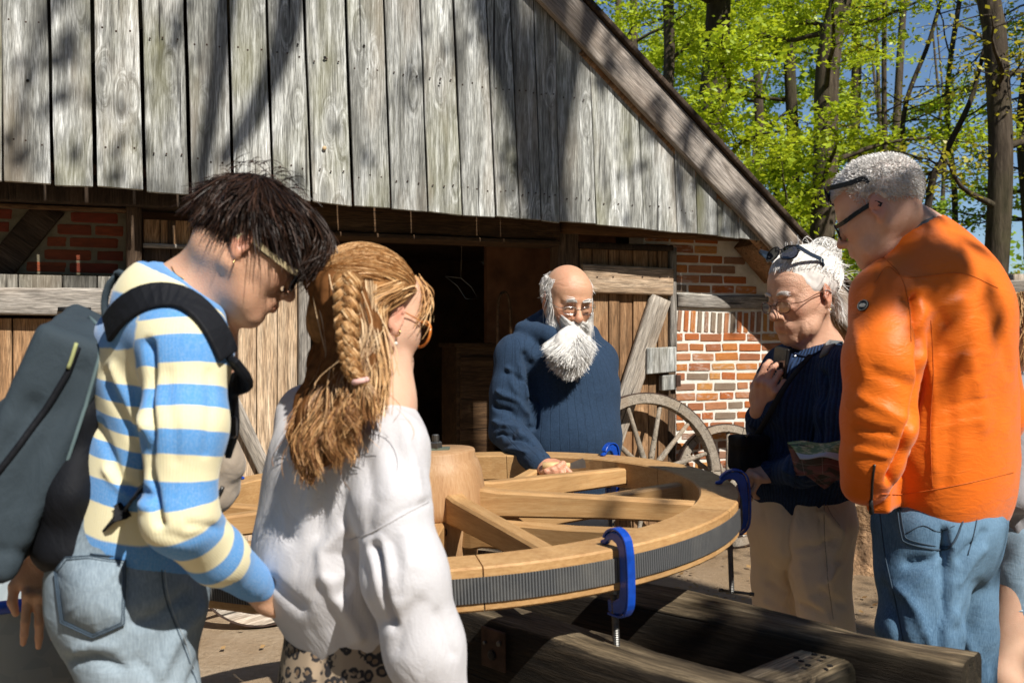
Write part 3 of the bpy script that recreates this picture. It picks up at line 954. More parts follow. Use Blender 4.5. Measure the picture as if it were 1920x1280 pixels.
def map_dark():
    t = NT('dark_map_cover'); c = t.attr('suv', 'Vector'); s = t.sep(c)
    g1 = t.rng(t.math('ABSOLUTE', t.math('SUBTRACT', t.math('FRACT', t.math('MULTIPLY', s[0], 3.0)), 0.5)), 0.0, 0.02, 1, 0)
    g2 = t.rng(t.math('ABSOLUTE', t.math('SUBTRACT', t.math('FRACT', t.math('MULTIPLY', s[1], 2.5)), 0.5)), 0.0, 0.025, 1, 0)
    col = t.mix(t.rng(t.noise(c, 3, 2), 0.45, 0.5), (0.02, 0.018, 0.018), (0.11, 0.035, 0.045))
    col = t.mix(t.math('MULTIPLY', t.math('MAXIMUM', g1, g2), 0.6), col, (0.3, 0.3, 0.3))
    return t.out(col, 0.35)
M['map_dark'] = map_dark()

for k_ in ('hair_cap_w', 'hair_cap_g', 'hair_cap_g2'):
    M[k_].node_tree.nodes['Principled BSDF'].inputs['Specular IOR Level'].default_value = 0.0
# ------------------------------------------------------------------ ground
def make_ground():
    xs = np.concatenate([np.linspace(-160, -8, 14), np.linspace(-6, 8, 113), np.linspace(10, 160, 14)])
    ys = np.concatenate([np.linspace(-40, -1, 8), np.linspace(-0.5, 9, 77), np.linspace(10, 220, 22)])
    X, Y = np.meshgrid(xs, ys, indexing='ij')
    v = np.stack([X.ravel(), Y.ravel(), np.zeros(X.size)], 1)
    near = np.clip(1 - (np.abs(v[:, 1] - 4) - 6) / 4, 0, 1)
    v[:, 2] = 0.02 * fbm(v * (0.9, 0.9, 1), 4) * near + 0.25 * fbm(v * (0.12, 0.12, 1) + 4, 2) * (1 - near)
    v[:, 2] -= np.clip(v[:, 1] - 12, 0, 200) * 0.012
    ny = len(ys)
    i, j = np.meshgrid(np.arange(len(xs) - 1), np.arange(ny - 1), indexing='ij')
    b = (i * ny + j).ravel()
    f = np.stack([b, b + ny, b + ny + 1, b + 1], 1)
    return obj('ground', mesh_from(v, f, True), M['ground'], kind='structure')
ground = make_ground()

# ------------------------------------------------------------------ timber barn (its own frame: x along the gable, -y towards the camera)
BO = Vector((0, 5.976, 0)); BA = math.atan2(0.338, 0.941)
BU = V(0.941, 0.338); BN = V(0.338, -0.941)
def bw(px, py, w):
    """picture pixel -> (along wall, height) on the plane w metres in front of the brickwork"""
    a = (px - 960) / FPX
    t = (w + V(0, 5.976) @ BN) / (V(a, 1) @ BN)
    p = V(a * t, t) - V(0, 5.976)
    return p @ BU, CAM_H - (py - 640) / FPX * t
barn = thing('timber_barn', 'old timber framed barn with grey weathered gable boards above brick and plank walls', 'barn', BO, BA)

def prism(name, poly, w0, w1, mat, parent=None, bev=0.004, label=None):
    """upright board or panel: outline (u,z) list, from w0 to w1 in front of the wall"""
    n = len(poly)
    v = [(u, -w1, z) for u, z in poly] + [(u, -w0, z) for u, z in poly]
    f = [tuple(range(n)), tuple(range(2 * n - 1, n - 1, -1))]
    for i in range(n):
        j = (i + 1) % n
        f.append((i, i + n, j + n, j))
    bm = bmesh.new()
    vs = [bm.verts.new(q) for q in v]
    for q in f: bm.faces.new([vs[i] for i in q])
    bmesh.ops.recalc_face_normals(bm, faces=bm.faces)
    bmesh.ops.triangulate(bm, faces=[q for q in bm.faces if len(q.verts) > 4])
    o = obj(name, bm, mat, parent or barn, world_space=False, label=label)
    if bev: bevel(o, bev)
    return o

def hewn_mesh(L, wid, dep, rough=0.006, seed=0, nseg=None, pr=0.012, wob=1.0):
    """squared timber along +X from 0 to L, z half width wid/2, y half depth dep/2, with uneven hewn faces"""
    nseg = nseg or max(4, int(L / 0.06))
    ring = []
    a, b = dep / 2, wid / 2
    cr = min(pr, a * 0.5, b * 0.5)
    for cx, cz, a0 in ((a - cr, b - cr, 0), (-a + cr, b - cr, 90), (-a + cr, -b + cr, 180), (a - cr, -b + cr, 270)):
        for k in range(3):
            t = R(a0 + k * 45)
            ring.append((cx + cr * math.cos(t), cz + cr * math.sin(t)))
    # extra points in the middle of the faces
    full = []
    for i in range(12):
        p, q = ring[i], ring[(i + 1) % 12]
        full.append(p)
        if i % 3 == 2:
            for s in (0.33, 0.66): full.append((p[0] + (q[0] - p[0]) * s, p[1] + (q[1] - p[1]) * s))
    m = len(full)
    v = np.array([(L * i / nseg, y, z) for i in range(nseg + 1) for y, z in full])
    rad = v.copy(); rad[:, 0] = 0; rad /= np.linalg.norm(rad, axis=1, keepdims=True) + 1e-9
    d = rough * fbm(v * (2.5, 14, 14) + seed * 3.7, 4) + rough * 1.2 * wob * fbm(v * (1.1, 3, 3) + seed * 1.3 + 50, 2)
    v = v + rad * d[:, None]
    f = []
    for i in range(nseg):
        for j in range(m):
            k = (j + 1) % m
            f.append((i * m + j, (i + 1) * m + j, (i + 1) * m + k, i * m + k))
    f.append(tuple(range(m))); f.append(tuple(nseg * m + j for j in range(m - 1, -1, -1)))
    me = mesh_from(v, f, False)
    sm = np.ones(len(me.polygons), bool); sm[-2:] = False
    me.polygons.foreach_set('use_smooth', sm)
    return me

def barn_beam(name, a, b, wid, w0, w1, mat, parent=None, rough=0.005, seed=0, label=None):
    """timber from (u,z) a to b; wid across, w0..w1 depth in front of the wall"""
    dx, dz = b[0] - a[0], b[1] - a[1]
    L = math.hypot(dx, dz)
    me = hewn_mesh(L, wid, w1 - w0, rough, seed)
    o = obj(name, me, mat, parent or barn, world_space=False, label=label)
    o.location = (a[0], -(w0 + w1) / 2, a[1])
    o.rotation_euler = (0, -math.atan2(dz, dx), 0)
    return o

WC = 0.33       # front of the gable boards
vl0, vl1 = bw(1008, 0, WC), bw(1432, 452, WC)
VS = (vl1[1] - vl0[1]) / (vl1[0] - vl0[0])
def vline(u): return vl0[1] + VS * (u - vl0[0])
RIDGE_U = vl0[0] - 1.9
def gable_top(u):
    return vline(u) if u > RIDGE_U else vline(RIDGE_U) + VS * (RIDGE_U - u) * 1.0
tops = [0, 90, 172, 262, 347, 428, 500, 570, 648, 720, 788, 850, 912, 957, 1001, 1042, 1106, 1195, 1264, 1304, 1344, 1384, 1425]
bots = [5, 98, 178, 272, 357, 437, 512, 585, 662, 733, 803, 868, 930, 975, 1016, 1050, 1119, 1208, 1270, 1307, 1346, 1386, 1425]
ybt = [(0, 341), (98, 346), (178, 349), (272, 358), (357, 365), (437, 366), (512, 372), (585, 378), (662, 386), (733, 392), (803, 397), (868, 403), (930, 406), (975, 410), (1016, 413), (1050, 416), (1119, 421), (1208, 429), (1270, 436), (1346, 442), (1425, 451)]
def bot_y(x): return float(np.interp(x, [a for a, b in ybt], [b for a, b in ybt]))
def edge(i):
    x0, x1 = tops[i], bots[i]
    y0 = 0 if x0 < 1005 else (x0 - 1008) / 424 * 452
    p0, p1 = bw(x0, y0, WC), bw(x1, bot_y(x1), WC)
    if abs(p0[1] - p1[1]) < 0.03: return lambda z: p1[0]
    s = (p0[0] - p1[0]) / (p0[1] - p1[1])
    s = max(-0.05, min(0.05, s))
    return lambda z: p1[0] + s * (z - p1[1])
boards = []
edges = [edge(i) for i in range(len(tops))]
zb = [bw(bots[i], bot_y(bots[i]), WC)[1] for i in range(len(bots))]
rr = random.Random(3)
def board(eL, eR, zL, zR, gap, mat=None, label=None):
    zc = (zL + zR) / 2
    def top(e):
        z = 3.0
        for _ in range(12): z = min(5.2, gable_top(e(z)) - 0.01)
        return z
    zTL, zTR = top(eL), top(eR)
    hl = []; hr = []
    n = max(1, int((zTL - zL) / 0.28))
    for i in range(n + 1):
        z = zL + (zTL - zL) * i / n
        hl.append((eL(z) + gap / 2 + rr.uniform(-.0022, .0022), z))
    n = max(1, int((zTR - zR) / 0.28))
    for i in range(n + 1):
        z = zR + (zTR - zR) * i / n
        hr.append((eR(z) - gap / 2 + rr.uniform(-.0022, .0022), z))
    dz = rr.uniform(-.004, .004)
    hl[0] = (hl[0][0], zL + dz + rr.uniform(-.003, .003)); hr[0] = (hr[0][0], zR + dz + rr.uniform(-.003, .003))
    wj = rr.uniform(-.006, .006)
    return prism('cladding_board', hl + hr[::-1], WC - 0.024 + wj, WC + wj, mat or M['clad'], bev=0.003, label=label)
gaps_w = {1: .017, 2: .026, 3: .019, 4: .019, 5: .018, 6: .012, 7: .018, 8: .012, 9: .013}
for i in range(len(tops) - 1):
    eL, eR = edges[i], edges[i + 1]
    if i < 16 and False: pass
    gL = gaps_w.get(i, .010); gR = gaps_w.get(i + 1, .010)
    f = max(gL, gR) * .5 + min(gL, gR) * .5
    if i >= 14: f = 0.005
    boards.append(board(eL, eR, zb[i], zb[i + 1], f))
# boards beyond the left edge of the picture
e0 = edges[0](2.2); z0 = zb[0]
for k in range(16):
    a = e0 - 0.245 * (k + 1); b = e0 - 0.245 * k
    boards.append(board(lambda z, a=a: a, lambda z, b=b: b, z0 + 0.004 * k, z0 + 0.004 * k, .011))
# nails and knot holes of the gable boards
nm = MB()
for row, ys in ((0, 0.0), (1, 0.62), (2, 1.22)):
    for i in range(len(tops) - 1):
        zz = zb[i] + 0.21 + ys * 1.0
        uL, uR = edges[i](zz), edges[i + 1](zz)
        if zz > gable_top(uR) - 0.08: continue
        for q in (0.2, 0.5, 0.8):
            u = uL + (uR - uL) * q + rr.uniform(-.008, .008)
            z = zz + rr.uniform(-.012, .012) - (uL - edges[0](zz)) * 0.02
            nm.lathe([(0.0052, 0), (0.0052, 0.002), (0.003, 0.003)], (u, -(WC + 0.001), z), (0, -1, 0), 6)
obj('nail_heads', nm.mesh(), M['iron'], barn, world_space=False, kind='stuff')
kb = MB()
for px, py, r in ((608, 278, 0.012),):
    u, z = bw(px, py, WC)
    kb.lathe([(r, 0), (r, .004), (r * .7, .008)], (u, -(WC + .003), z), (0, -1, 0), 10)
obj('wooden_plug', kb.mesh(True), simple('pale_plug', (0.50, 0.36, 0.2), 0.6), barn, world_space=False)
kb = MB()
for px, py, r in ((609, 109, .009), (682, 87, .008), (52, 152, .008), (824, 157, .006), (558, 84, .006)):
    u, z = bw(px, py, WC)
    kb.lathe([(r, 0), (r, .001)], (u, -(WC + .006), z), (0, -1, 0), 8)
obj('knot_holes', kb.mesh(), simple('knot_black', (0.008, 0.006, 0.005), 1.0), barn, world_space=False, kind='stuff')

# verge board and roof edge
WV = WC + 0.055
def slope_beam(name, off, wid, w0, w1, mat, ustart, uend, seed):
    """board parallel to the verge; off = perpendicular offset of its lower edge from the gable line"""
    c = math.cos(math.atan(VS)); 
    dz = (off + wid / 2) / c
    return barn_beam(name, (ustart, vline(ustart) + dz), (uend, vline(uend) + dz), wid, w0, w1, mat, rough=0.002, seed=seed)
uend = bw(1625, 640, WV)[0] + 0.05
slope_beam('verge_board', -0.02, 0.215, WC + 0.004, WV, M['verge'], RIDGE_U - 0.05, uend, 3)
slope_beam('roof_edge_strip', 0.198, 0.035, WC + 0.02, WV + 0.03, M['post_brown'], RIDGE_U - 0.05, uend, 4)
barn_beam('rafter_end', bw(1405, 452, 0.2), bw(1462, 520, 0.2), 0.10, 0.06, 0.28, M['door'], seed=9)
slope_beam('inner_rafter', -0.045, 0.05, WC - 0.06, WC + 0.001, M['door'], bw(1090, 60, WC)[0], uend, 6)
# roof slabs
def roof():
    cth = 1 / math.cos(math.atan(VS)); th = 0.23 * cth
    zr = vline(RIDGE_U) + th
    uL = RIDGE_U - 4.2; zL = zr - abs(VS) * 4.2
    ue = uend; ze = vline(ue) + th
    b = MB()
    for (u0, z0_, u1, z1_) in ((RIDGE_U, zr, ue, ze), (uL, zL, RIDGE_U, zr)):
        y0, y1 = -(WC + 0.02), 8.0
        vs = [(u0, y0, z0_), (u1, y0, z1_), (u1, y1, z1_), (u0, y1, z0_), (u0, y0, z0_ - .10), (u1, y0, z1_ - .10), (u1, y1, z1_ - .10), (u0, y1, z0_ - .10)]
        b.add(vs, [(0, 1, 2, 3), (7, 6, 5, 4), (0, 4, 5, 1), (2, 6, 7, 3), (1, 5, 6, 2), (0, 3, 7, 4)])
    return obj('roof', b.mesh(), M['post_brown'], barn, world_space=False)
roof()

# brick walls with every brick its own piece
def brick_variants(n, seed):
    out = []
    r2 = np.random.default_rng(seed)
    for k in range(n):
        bm = bmesh.new()
        bmesh.ops.create_cube(bm, size=1.0)
        bmesh.ops.bevel(bm, geom=list(bm.edges), offset=0.06, segments=1, affect='EDGES')
        for v in bm.verts:
            v.co.x += r2.uniform(-.02, .02); v.co.z += r2.uniform(-.05, .05); v.co.y += r2.uniform(-.03, .03)
        me = bpy.data.meshes.new('brick'); bm.to_mesh(me); bm.free()
        out.append(me)
    return out
BRV = brick_variants(8, 5)
for m_ in BRV: m_.materials.append(M['brick'])
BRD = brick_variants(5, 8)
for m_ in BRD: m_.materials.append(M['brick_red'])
def put_brick(parent, u, z, L, H, w=0.004, rot=0.0, dark=False, depth=0.05):
    me = rr.choice(BRD if dark else BRV)
    o = bpy.data.objects.new('brick', me); COL.objects.link(o); o.parent = parent
    o.location = (u, depth / 2 - w + rr.uniform(-.0015, .0015), z)
    o.scale = (L, depth, H); o.rotation_euler = (0, rot, 0)
    return o
WZ = 0.0
uR0 = bw(1268, 600, 0)[0]; uR1 = bw(1585, 640, 0)[0]
zt_wall = bw(1300, 425, 0)[1]
wallR = prism('brick_wall', [(uR0 - .03, -0.05), (uR1, -0.05), (uR1, vline(uR1) + .1), (bw(1440, 450, 0)[0], zt_wall + .03), (uR0 - .25, zt_wall + .03), (uR0 - .25, bw(1268, 462, 0)[1]), (uR0 - .03, bw(1268, 462, 0)[1])], -0.22, 0.0, M['mortar'], bev=0)
z_sill_t = bw(1350, 552, 0)[1]; z_sill_b = bw(1350, 577, 0)[1]
z_sold_t = bw(1350, 582, 0)[1]; z_sold_b = bw(1350, 622, 0)[1]
ch = 0.0685
def roof_ok(u, z): return z < vline(u) - 0.03
# upper dark-and-light courses
z = z_sill_t + 0.012 + ch / 2 - .01
k = 0
while z < zt_wall:
    u = uR0 + (0.0 if k % 2 else -0.09)
    ust = u if z < bw(1268, 466, 0)[1] else uR0 - 0.24
    u = ust
    while u < uR1:
        L = 0.178 + rr.uniform(-.006, .006)
        a = max(u, ust); b = u + L
        if a < b - .03 and roof_ok(b, z) and b < uR1: put_brick(wallR, (a + b) / 2, z + rr.uniform(-.001, .001), b - a, ch - .017)
        u += L + .012
    z += ch; k += 1
# soldier course, leaning a little
u = uR0 + 0.005; k = 0
while u < uR1 - .03:
    if roof_ok(u + .03, z_sold_t): put_brick(wallR, u + .018, (z_sold_t + z_sold_b) / 2 - 0.008 * math.sin(k * .25), 0.034 + rr.uniform(-.003, .003), (z_sold_t - z_sold_b) * .95, rot=R(4 - k * 0.15) + rr.uniform(-.02, .02), w=0.006)
    u += 0.0535; k += 1
# lower irregular courses
z = z_sold_b - 0.012 - (ch - .018) / 2; k = 0
while z > 0.02:
    u = uR0 - rr.uniform(0.0, 0.1)
    while u < uR1:
        L = rr.choice([0.17, 0.175, 0.18, 0.165, 0.11, 0.085, 0.12, 0.17])
        a = max(u, uR0); b = min(u + L, uR1)
        if b - a > .03 and roof_ok(b, z): put_brick(wallR, (a + b) / 2, z + rr.uniform(-.003, .003), b - a, ch - .021 + rr.uniform(-.004, .004), w=0.006, rot=rr.uniform(-.02, .02))
        u += L + rr.uniform(.012, .02)
    z -= ch; k += 1
barn_beam('timber_sill', (uR0 + .0, (z_sill_t + z_sill_b) / 2), (uR1 - .05, (z_sill_t + z_sill_b) / 2 - .02), z_sill_t - z_sill_b, -0.05, 0.022, M['beam_grey'], rough=0.012, seed=12)
WL = -0.15
# left brick panel
uL0 = bw(-260, 450, WL)[0]; uL1 = bw(236, 450, WL)[0]
zL0 = bw(100, 514, WL)[1]; zL1 = bw(100, 386, WL)[1]
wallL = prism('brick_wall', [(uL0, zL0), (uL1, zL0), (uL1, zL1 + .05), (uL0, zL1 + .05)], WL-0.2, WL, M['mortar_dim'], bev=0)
pitch = (zL1 - zL0) / 5.35
brace_a, brace_b = bw(97, 384, WL+.03), bw(-30, 535, WL+.03)
def brace_u(z): return brace_a[0] + (z - brace_a[1]) * (brace_b[0] - brace_a[0]) / (brace_b[1] - brace_a[1])
for k in range(5):
    z = zL0 + pitch * (k + .55)
    us = [uL1 - .04 - .27 * j - (0.14 if k % 2 else 0.0) for j in range(-1, 9)]
    for a in us:
        L = 0.25 + rr.uniform(-.01, .01)
        lo, hi = a - L, a
        hi = min(hi, uL1 - .012)
        bu = brace_u(z)
        if lo < bu + .11 and hi > bu + .13: lo = max(lo, bu + .12)
        elif hi > bu - .12 and lo < bu - .1: hi = bu - .12
        elif lo > bu - .12 and hi < bu + .12: continue
        if hi - lo < .03: continue
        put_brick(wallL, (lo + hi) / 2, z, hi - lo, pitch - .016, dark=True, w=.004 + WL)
barn_beam('diagonal_brace', brace_b, brace_a, 0.15, WL - 0.02, WL + 0.03, M['post_brown'], seed=21)

# timbers of the wall below the gable boards
def hb(name, x0, x1, y0, y1, w0, w1, mat, seed=0, parent=None, tilt=None, rough=.005):
    """horizontal timber between picture columns x0..x1, its top and bottom at y0, y1 at the middle column"""
    xm = (x0 + x1) / 2
    zt, zbm = bw(xm, y0, w1)[1], bw(xm, y1, w1)[1]
    zc = (zt + zbm) / 2
    return barn_beam(name, (bw(x0, y0, w1)[0], zc), (bw(x1, y0, w1)[0], zc), zt - zbm, w0, w1, mat, parent, rough, seed)
hb('wall_plate', -300, 620, 338, 382, -0.15, 0.10, M['post_brown'], 31)
hb('wall_plate_batten', -300, 238, 379, 387, 0.0, 0.045, M['beam_brown'], 32)
hb('lintel_beam', 560, 1050, 385, 441, -0.10, 0.13, M['beam_brown'], 33, rough=.008)
hb('lintel_lip', 560, 1050, 441, 450, -0.10, 0.16, M['beam_brown'], 34)
hb('wall_plate', 1052, 1450, 418, 446, -0.02, 0.06, M['beam_brown'], 35)
def post(name, x0, x1, ytop, w0, w1, mat, seed=0, ybot=None, ymid=640):
    u0, u1 = bw(x0, ymid, w1)[0], bw(x1, ymid, w1)[0]
    zt = bw((x0 + x1) / 2, ytop, w1)[1]
    zbm = -0.02 if ybot is None else bw((x0 + x1) / 2, ybot, w1)[1]
    o = obj(name, hewn_mesh(zt - zbm, u1 - u0, w1 - w0, .004, seed), mat, barn, world_space=False)
    o.location = ((u0 + u1) / 2, -(w0 + w1) / 2, zbm)
    o.rotation_euler = (0, R(-90), 0)
    return o
matp = old_wood('dark_brown_post_grain', ((0.03, 0.018, 0.011), (0.085, 0.055, 0.034), (0.16, 0.11, 0.075)), 'X', stain=0.6, green=0.0)
post('wall_post', 236, 266, 374, -0.1, 0.05, matp, 41)
post('wall_post', 1046, 1086, 415, -0.1, 0.05, matp, 42)
post('door_post', 560, 583, 440, -0.1, 0.075, M['beam_grey'], 43)
# left: boards under the brick panel, heavy rail and plank doors below
hb('heavy_rail', -330, 400, 539, 590, 0.0, 0.10, M['beam_grey'], 45, rough=.007)
us = [bw(x, 525, .03)[0] for x in (-330, -240, -160, -70, 34, 117, 182, 236)]
for a, b in zip(us[:-1], us[1:]):
    prism('short_board', [(a + .004, bw(50, 541, .03)[1] - .02), (b - .004, bw(50, 541, .03)[1] - .02), (b - .004, bw(50, 515, .03)[1]), (a + .004, bw(50, 515, .03)[1])], -.02, .035, M['short'], bev=.002)
zlo = bw(100, 597, .03)[1]
us = [bw(x, 700, .03)[0] for x in (-330, -210, -95, 22, 172, 265, 350, 402)]
for a, b in zip(us[:-1], us[1:]):
    prism('wall_plank', [(a + .004, .02), (b - .004, .02), (b - .004, zlo), (a + .004, zlo)], -.03, .015, M['door'], bev=.003)
# panel between post and left door
za, zb_ = bw(310, 412, .02)[1], bw(310, 458, .02)[1]
us = [bw(x, 435, .02)[0] for x in (268, 300, 358, 420)]
for a, b in zip(us[:-1], us[1:]):
    prism('short_board', [(a + .003, zb_), (b - .003, zb_), (b - .003, za), (a + .003, za)], -.03, .01, M['door'], bev=.002)
hb('panel_batten', 268, 420, 458, 466, -.02, .035, M['beam_grey'], 46)
us = [bw(x, 500, .0)[0] for x in (268, 320, 370, 420)]
for a, b in zip(us[:-1], us[1:]):
    prism('wall_plank', [(a + .003, zlo), (b - .003, zlo), (b - .003, zb_ - .01), (a + .003, zb_ - .01)], -.04, -.005, M['post_brown'], bev=.002)
# pale plank door on the left of the opening
def part_empty(name, parent):
    o = bpy.data.objects.new(name, None); COL.objects.link(o); o.parent = parent; return o
doorL = part_empty('barn_door', barn)
zdt = bw(500, 455, .05)[1]
us = [bw(x, 700, .05)[0] for x in (398, 441, 481, 520, 562)]
for a, b in zip(us[:-1], us[1:]):
    prism('door_plank', [(a + .0025, .04), (b - .0025, .04), (b - .0025, zdt), (a + .0025, zdt)], .0, .04 + rr.uniform(-.003, .003), M['door_pale'], doorL, bev=.0025)
barn_beam('door_brace', bw(508, 905, .08), bw(432, 745, .08), 0.085, .045, .08, M['brace'], doorL, seed=51, rough=.003)
hb('door_ledge', 398, 560, 905, 950, .045, .08, M['ledge'], 52, doorL)
# right hand door with ledge and diagonal brace
doorR = part_empty('barn_door', barn)
zdt = bw(1170, 466, .05)[1]
xs_d = (1088, 1112, 1142, 1163, 1188, 1217, 1234, 1254)
us = [bw(x, 600, .03)[0] for x in xs_d]
for q, (a, b) in enumerate(zip(us[:-1], us[1:])):
    prism('door_plank', [(a + .003, .03), (b - .003, .03), (b - .003, zdt), (a + .003, zdt)], -.02, .02 + rr.uniform(-.005, .005), M['door'], doorR, bev=.003)
barn_beam('door_ledge', (us[0], bw(1170, 523, .07)[1]), (us[-1] + .01, bw(1170, 523, .07)[1] - .012), 0.185, .028, .075, M['ledge'], doorR, seed=55, rough=.004)
barn_beam('door_brace', bw(1240, 558, .07), bw(1128, 900, .07), 0.15, .03, .075, M['brace'], doorR, seed=56, rough=.006)
barn_beam('door_ledge', (us[0], .38), (us[-1], .38), 0.16, .028, .07, M['ledge'], doorR, seed=57)
prism('latch_board', [bw(1213, 702, .09), bw(1268, 697, .09), bw(1268, 650, .09), bw(1213, 652, .09)], .03, .10, M['clad'], doorR, bev=.006)
prism('latch_block', [bw(1243, 733, .09), bw(1268, 731, .09), bw(1268, 702, .09), bw(1243, 704, .09)], .03, .085, M['clad'], doorR, bev=.006)
prism('latch_iron', [bw(1268, 724, .06), bw(1277, 724, .06), bw(1277, 703, .06), bw(1268, 703, .06)], .0, .06, M['iron'], doorR, bev=.003)
post('door_batten', 1258, 1270, 464, .0, .055, M['beam_grey'], 61, ybot=657)
post('door_jamb', 1253, 1268, 464, -.12, .004, matp, 62)
hb('door_head', 1086, 1262, 457, 467, .0, .06, M['post_brown'], 63)
for q in (1120, 1150, 1205, 1238):
    u, z = bw(q, 522, .08)
    nb = MB().lathe([(.006, 0), (.006, .003), (.003, .004)], (u, -.077, z + .01), (0, -1, 0), 6)
    obj('nail', nb.mesh(), M['iron'], doorR, world_space=False)
# inside of the barn: floor is the ground; back, side and dividing walls of boards
room = part_empty('interior', barn)
uA, uB = bw(402, 700, 0)[0] - 1.2, uR1
def panel(name, pts, mat):
    return obj(name, mesh_from(pts, [tuple(range(len(pts)))]), mat, room, world_space=False)
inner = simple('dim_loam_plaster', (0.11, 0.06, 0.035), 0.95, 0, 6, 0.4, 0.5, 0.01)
bx_ = MB()
zr_ = vline(RIDGE_U) - .1
gp = [(uL0 - .3, -.05), (uR1 - .05, -.05), (uR1 - .05, vline(uR1) - .1), (RIDGE_U, zr_), (uL0 - .3, zr_ + VS * (RIDGE_U - uL0 + .3))]
bx_.add([(u, 4.55, z) for u, z in gp] + [(u, 4.65, z) for u, z in gp], [(4, 3, 2, 1, 0), (5, 6, 7, 8, 9)] + [(i, (i + 1) % 5, (i + 1) % 5 + 5, i + 5) for i in range(5)])
bx_.box((uL0 - .2, 2.2, 1.6), (.1, 4.8, 3.4)); bx_.box((uR1 - .06, 2.4, 1.05), (.1, 4.4, 2.1))
uce = vl0[0] + (2.30 - vl0[1]) / VS
bx_.box(((uL0 + uce) / 2, 2.3, 2.35), (uce - uL0, 4.6, .06))
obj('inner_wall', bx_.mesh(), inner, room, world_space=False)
# gable end closed behind the boards is left open for light streaks; loft back wall
uu = bw(930, 520, -1.0)[0]
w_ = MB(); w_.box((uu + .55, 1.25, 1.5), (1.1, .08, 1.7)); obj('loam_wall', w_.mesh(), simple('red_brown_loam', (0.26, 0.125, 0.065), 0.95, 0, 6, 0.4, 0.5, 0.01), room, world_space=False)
uu0, uu1 = bw(585, 700, 0)[0], bw(1045, 700, 0)[0]
lw = bw(480, 700, 0)[0]
for name, x0, x1 in (('wall_back_boards', 266, 400),):
    u0_, u1_ = bw(x0, 700, 0)[0], bw(x1, 700, 0)[0]
cup = thing('cupboard', 'dark brown wooden cupboard standing just inside the barn doorway', 'cupboard', (0, 0, 0))
def b2w(u, y, z):
    c, s = math.cos(BA), math.sin(BA)
    return (u * c - y * s, 5.976 + u * s + y * c, z)
cu = bw(893, 740, -.8)[0]
cup.location = b2w(cu, .8, 0); cup.rotation_euler = (0, 0, BA)
cb = MB(); cb.box((0, .2, .68), (.30, .4, 1.36)); bevel(obj('carcass', cb.mesh(), M['beam_brown'], cup, world_space=False), .004)
cb = MB(); cb.box((0, -.012, .68), (.25, .02, 1.22)); bevel(obj('cupboard_door', cb.mesh(), M['beam_brown'], cup, world_space=False), .004)
cb = MB(); cb.box((0, .2, 1.375), (.34, .44, .03)); bevel(obj('top', cb.mesh(), M['beam_brown'], cup, world_space=False), .004)
cb = MB(); cb.lathe([(.012, 0), (.012, .02)], (.09, -.022, .75), (0, -1, 0), 8); obj('knob', cb.mesh(), M['iron'], cup, world_space=False)
# a wooden bow and a light wire frame hanging inside the opening
bu_, bz_ = bw(945, 548, -.3)
arc = [(bu_ - .045, .3, bz_ - .55), (bu_ - .045, .3, bz_ - .15), (bu_ - .03, .3, bz_ - .03), (bu_, .3, bz_), (bu_ + .03, .3, bz_ - .03), (bu_ + .045, .3, bz_ - .15), (bu_ + .05, .3, bz_ - .5)]
bow = obj('wooden_bow', mesh_from(*tube_arrays([b2w(*q) for q in spline(arc, 30)], .011, 7), True), M['beam_brown'])
tag(bow, 'bent wooden yoke bow hanging in the dark barn doorway behind the bearded man', 'yoke bow')
fr = [bw(835, 518, -.25), bw(864, 521, -.25), bw(884, 538, -.25), bw(896, 560, -.25), bw(873, 560, -.25), bw(858, 536, -.25), bw(835, 518, -.25)]
fm = MB().tube([b2w(u, .25, z) for u, z in densify(fr, 1)], .0035, 5)
wf = obj('wire_frame', fm.mesh(True), M['steel'])
tag(wf, 'thin pale wire frame hanging high in the dark barn doorway', 'wire frame')
lt = MB().tube([b2w(u, .25, z) for u, z in (bw(864, 521, -.25), bw(866, 452, -.25))], .0015, 4)
obj('hanging_cord', lt.mesh(), M['oldwheel'], wf)
# iron bar hooked on the heavy rail
ib = hb('iron_bolt', 108, 170, 576, 584, .10, .125, M['dark_iron'], 70, rough=.0005)

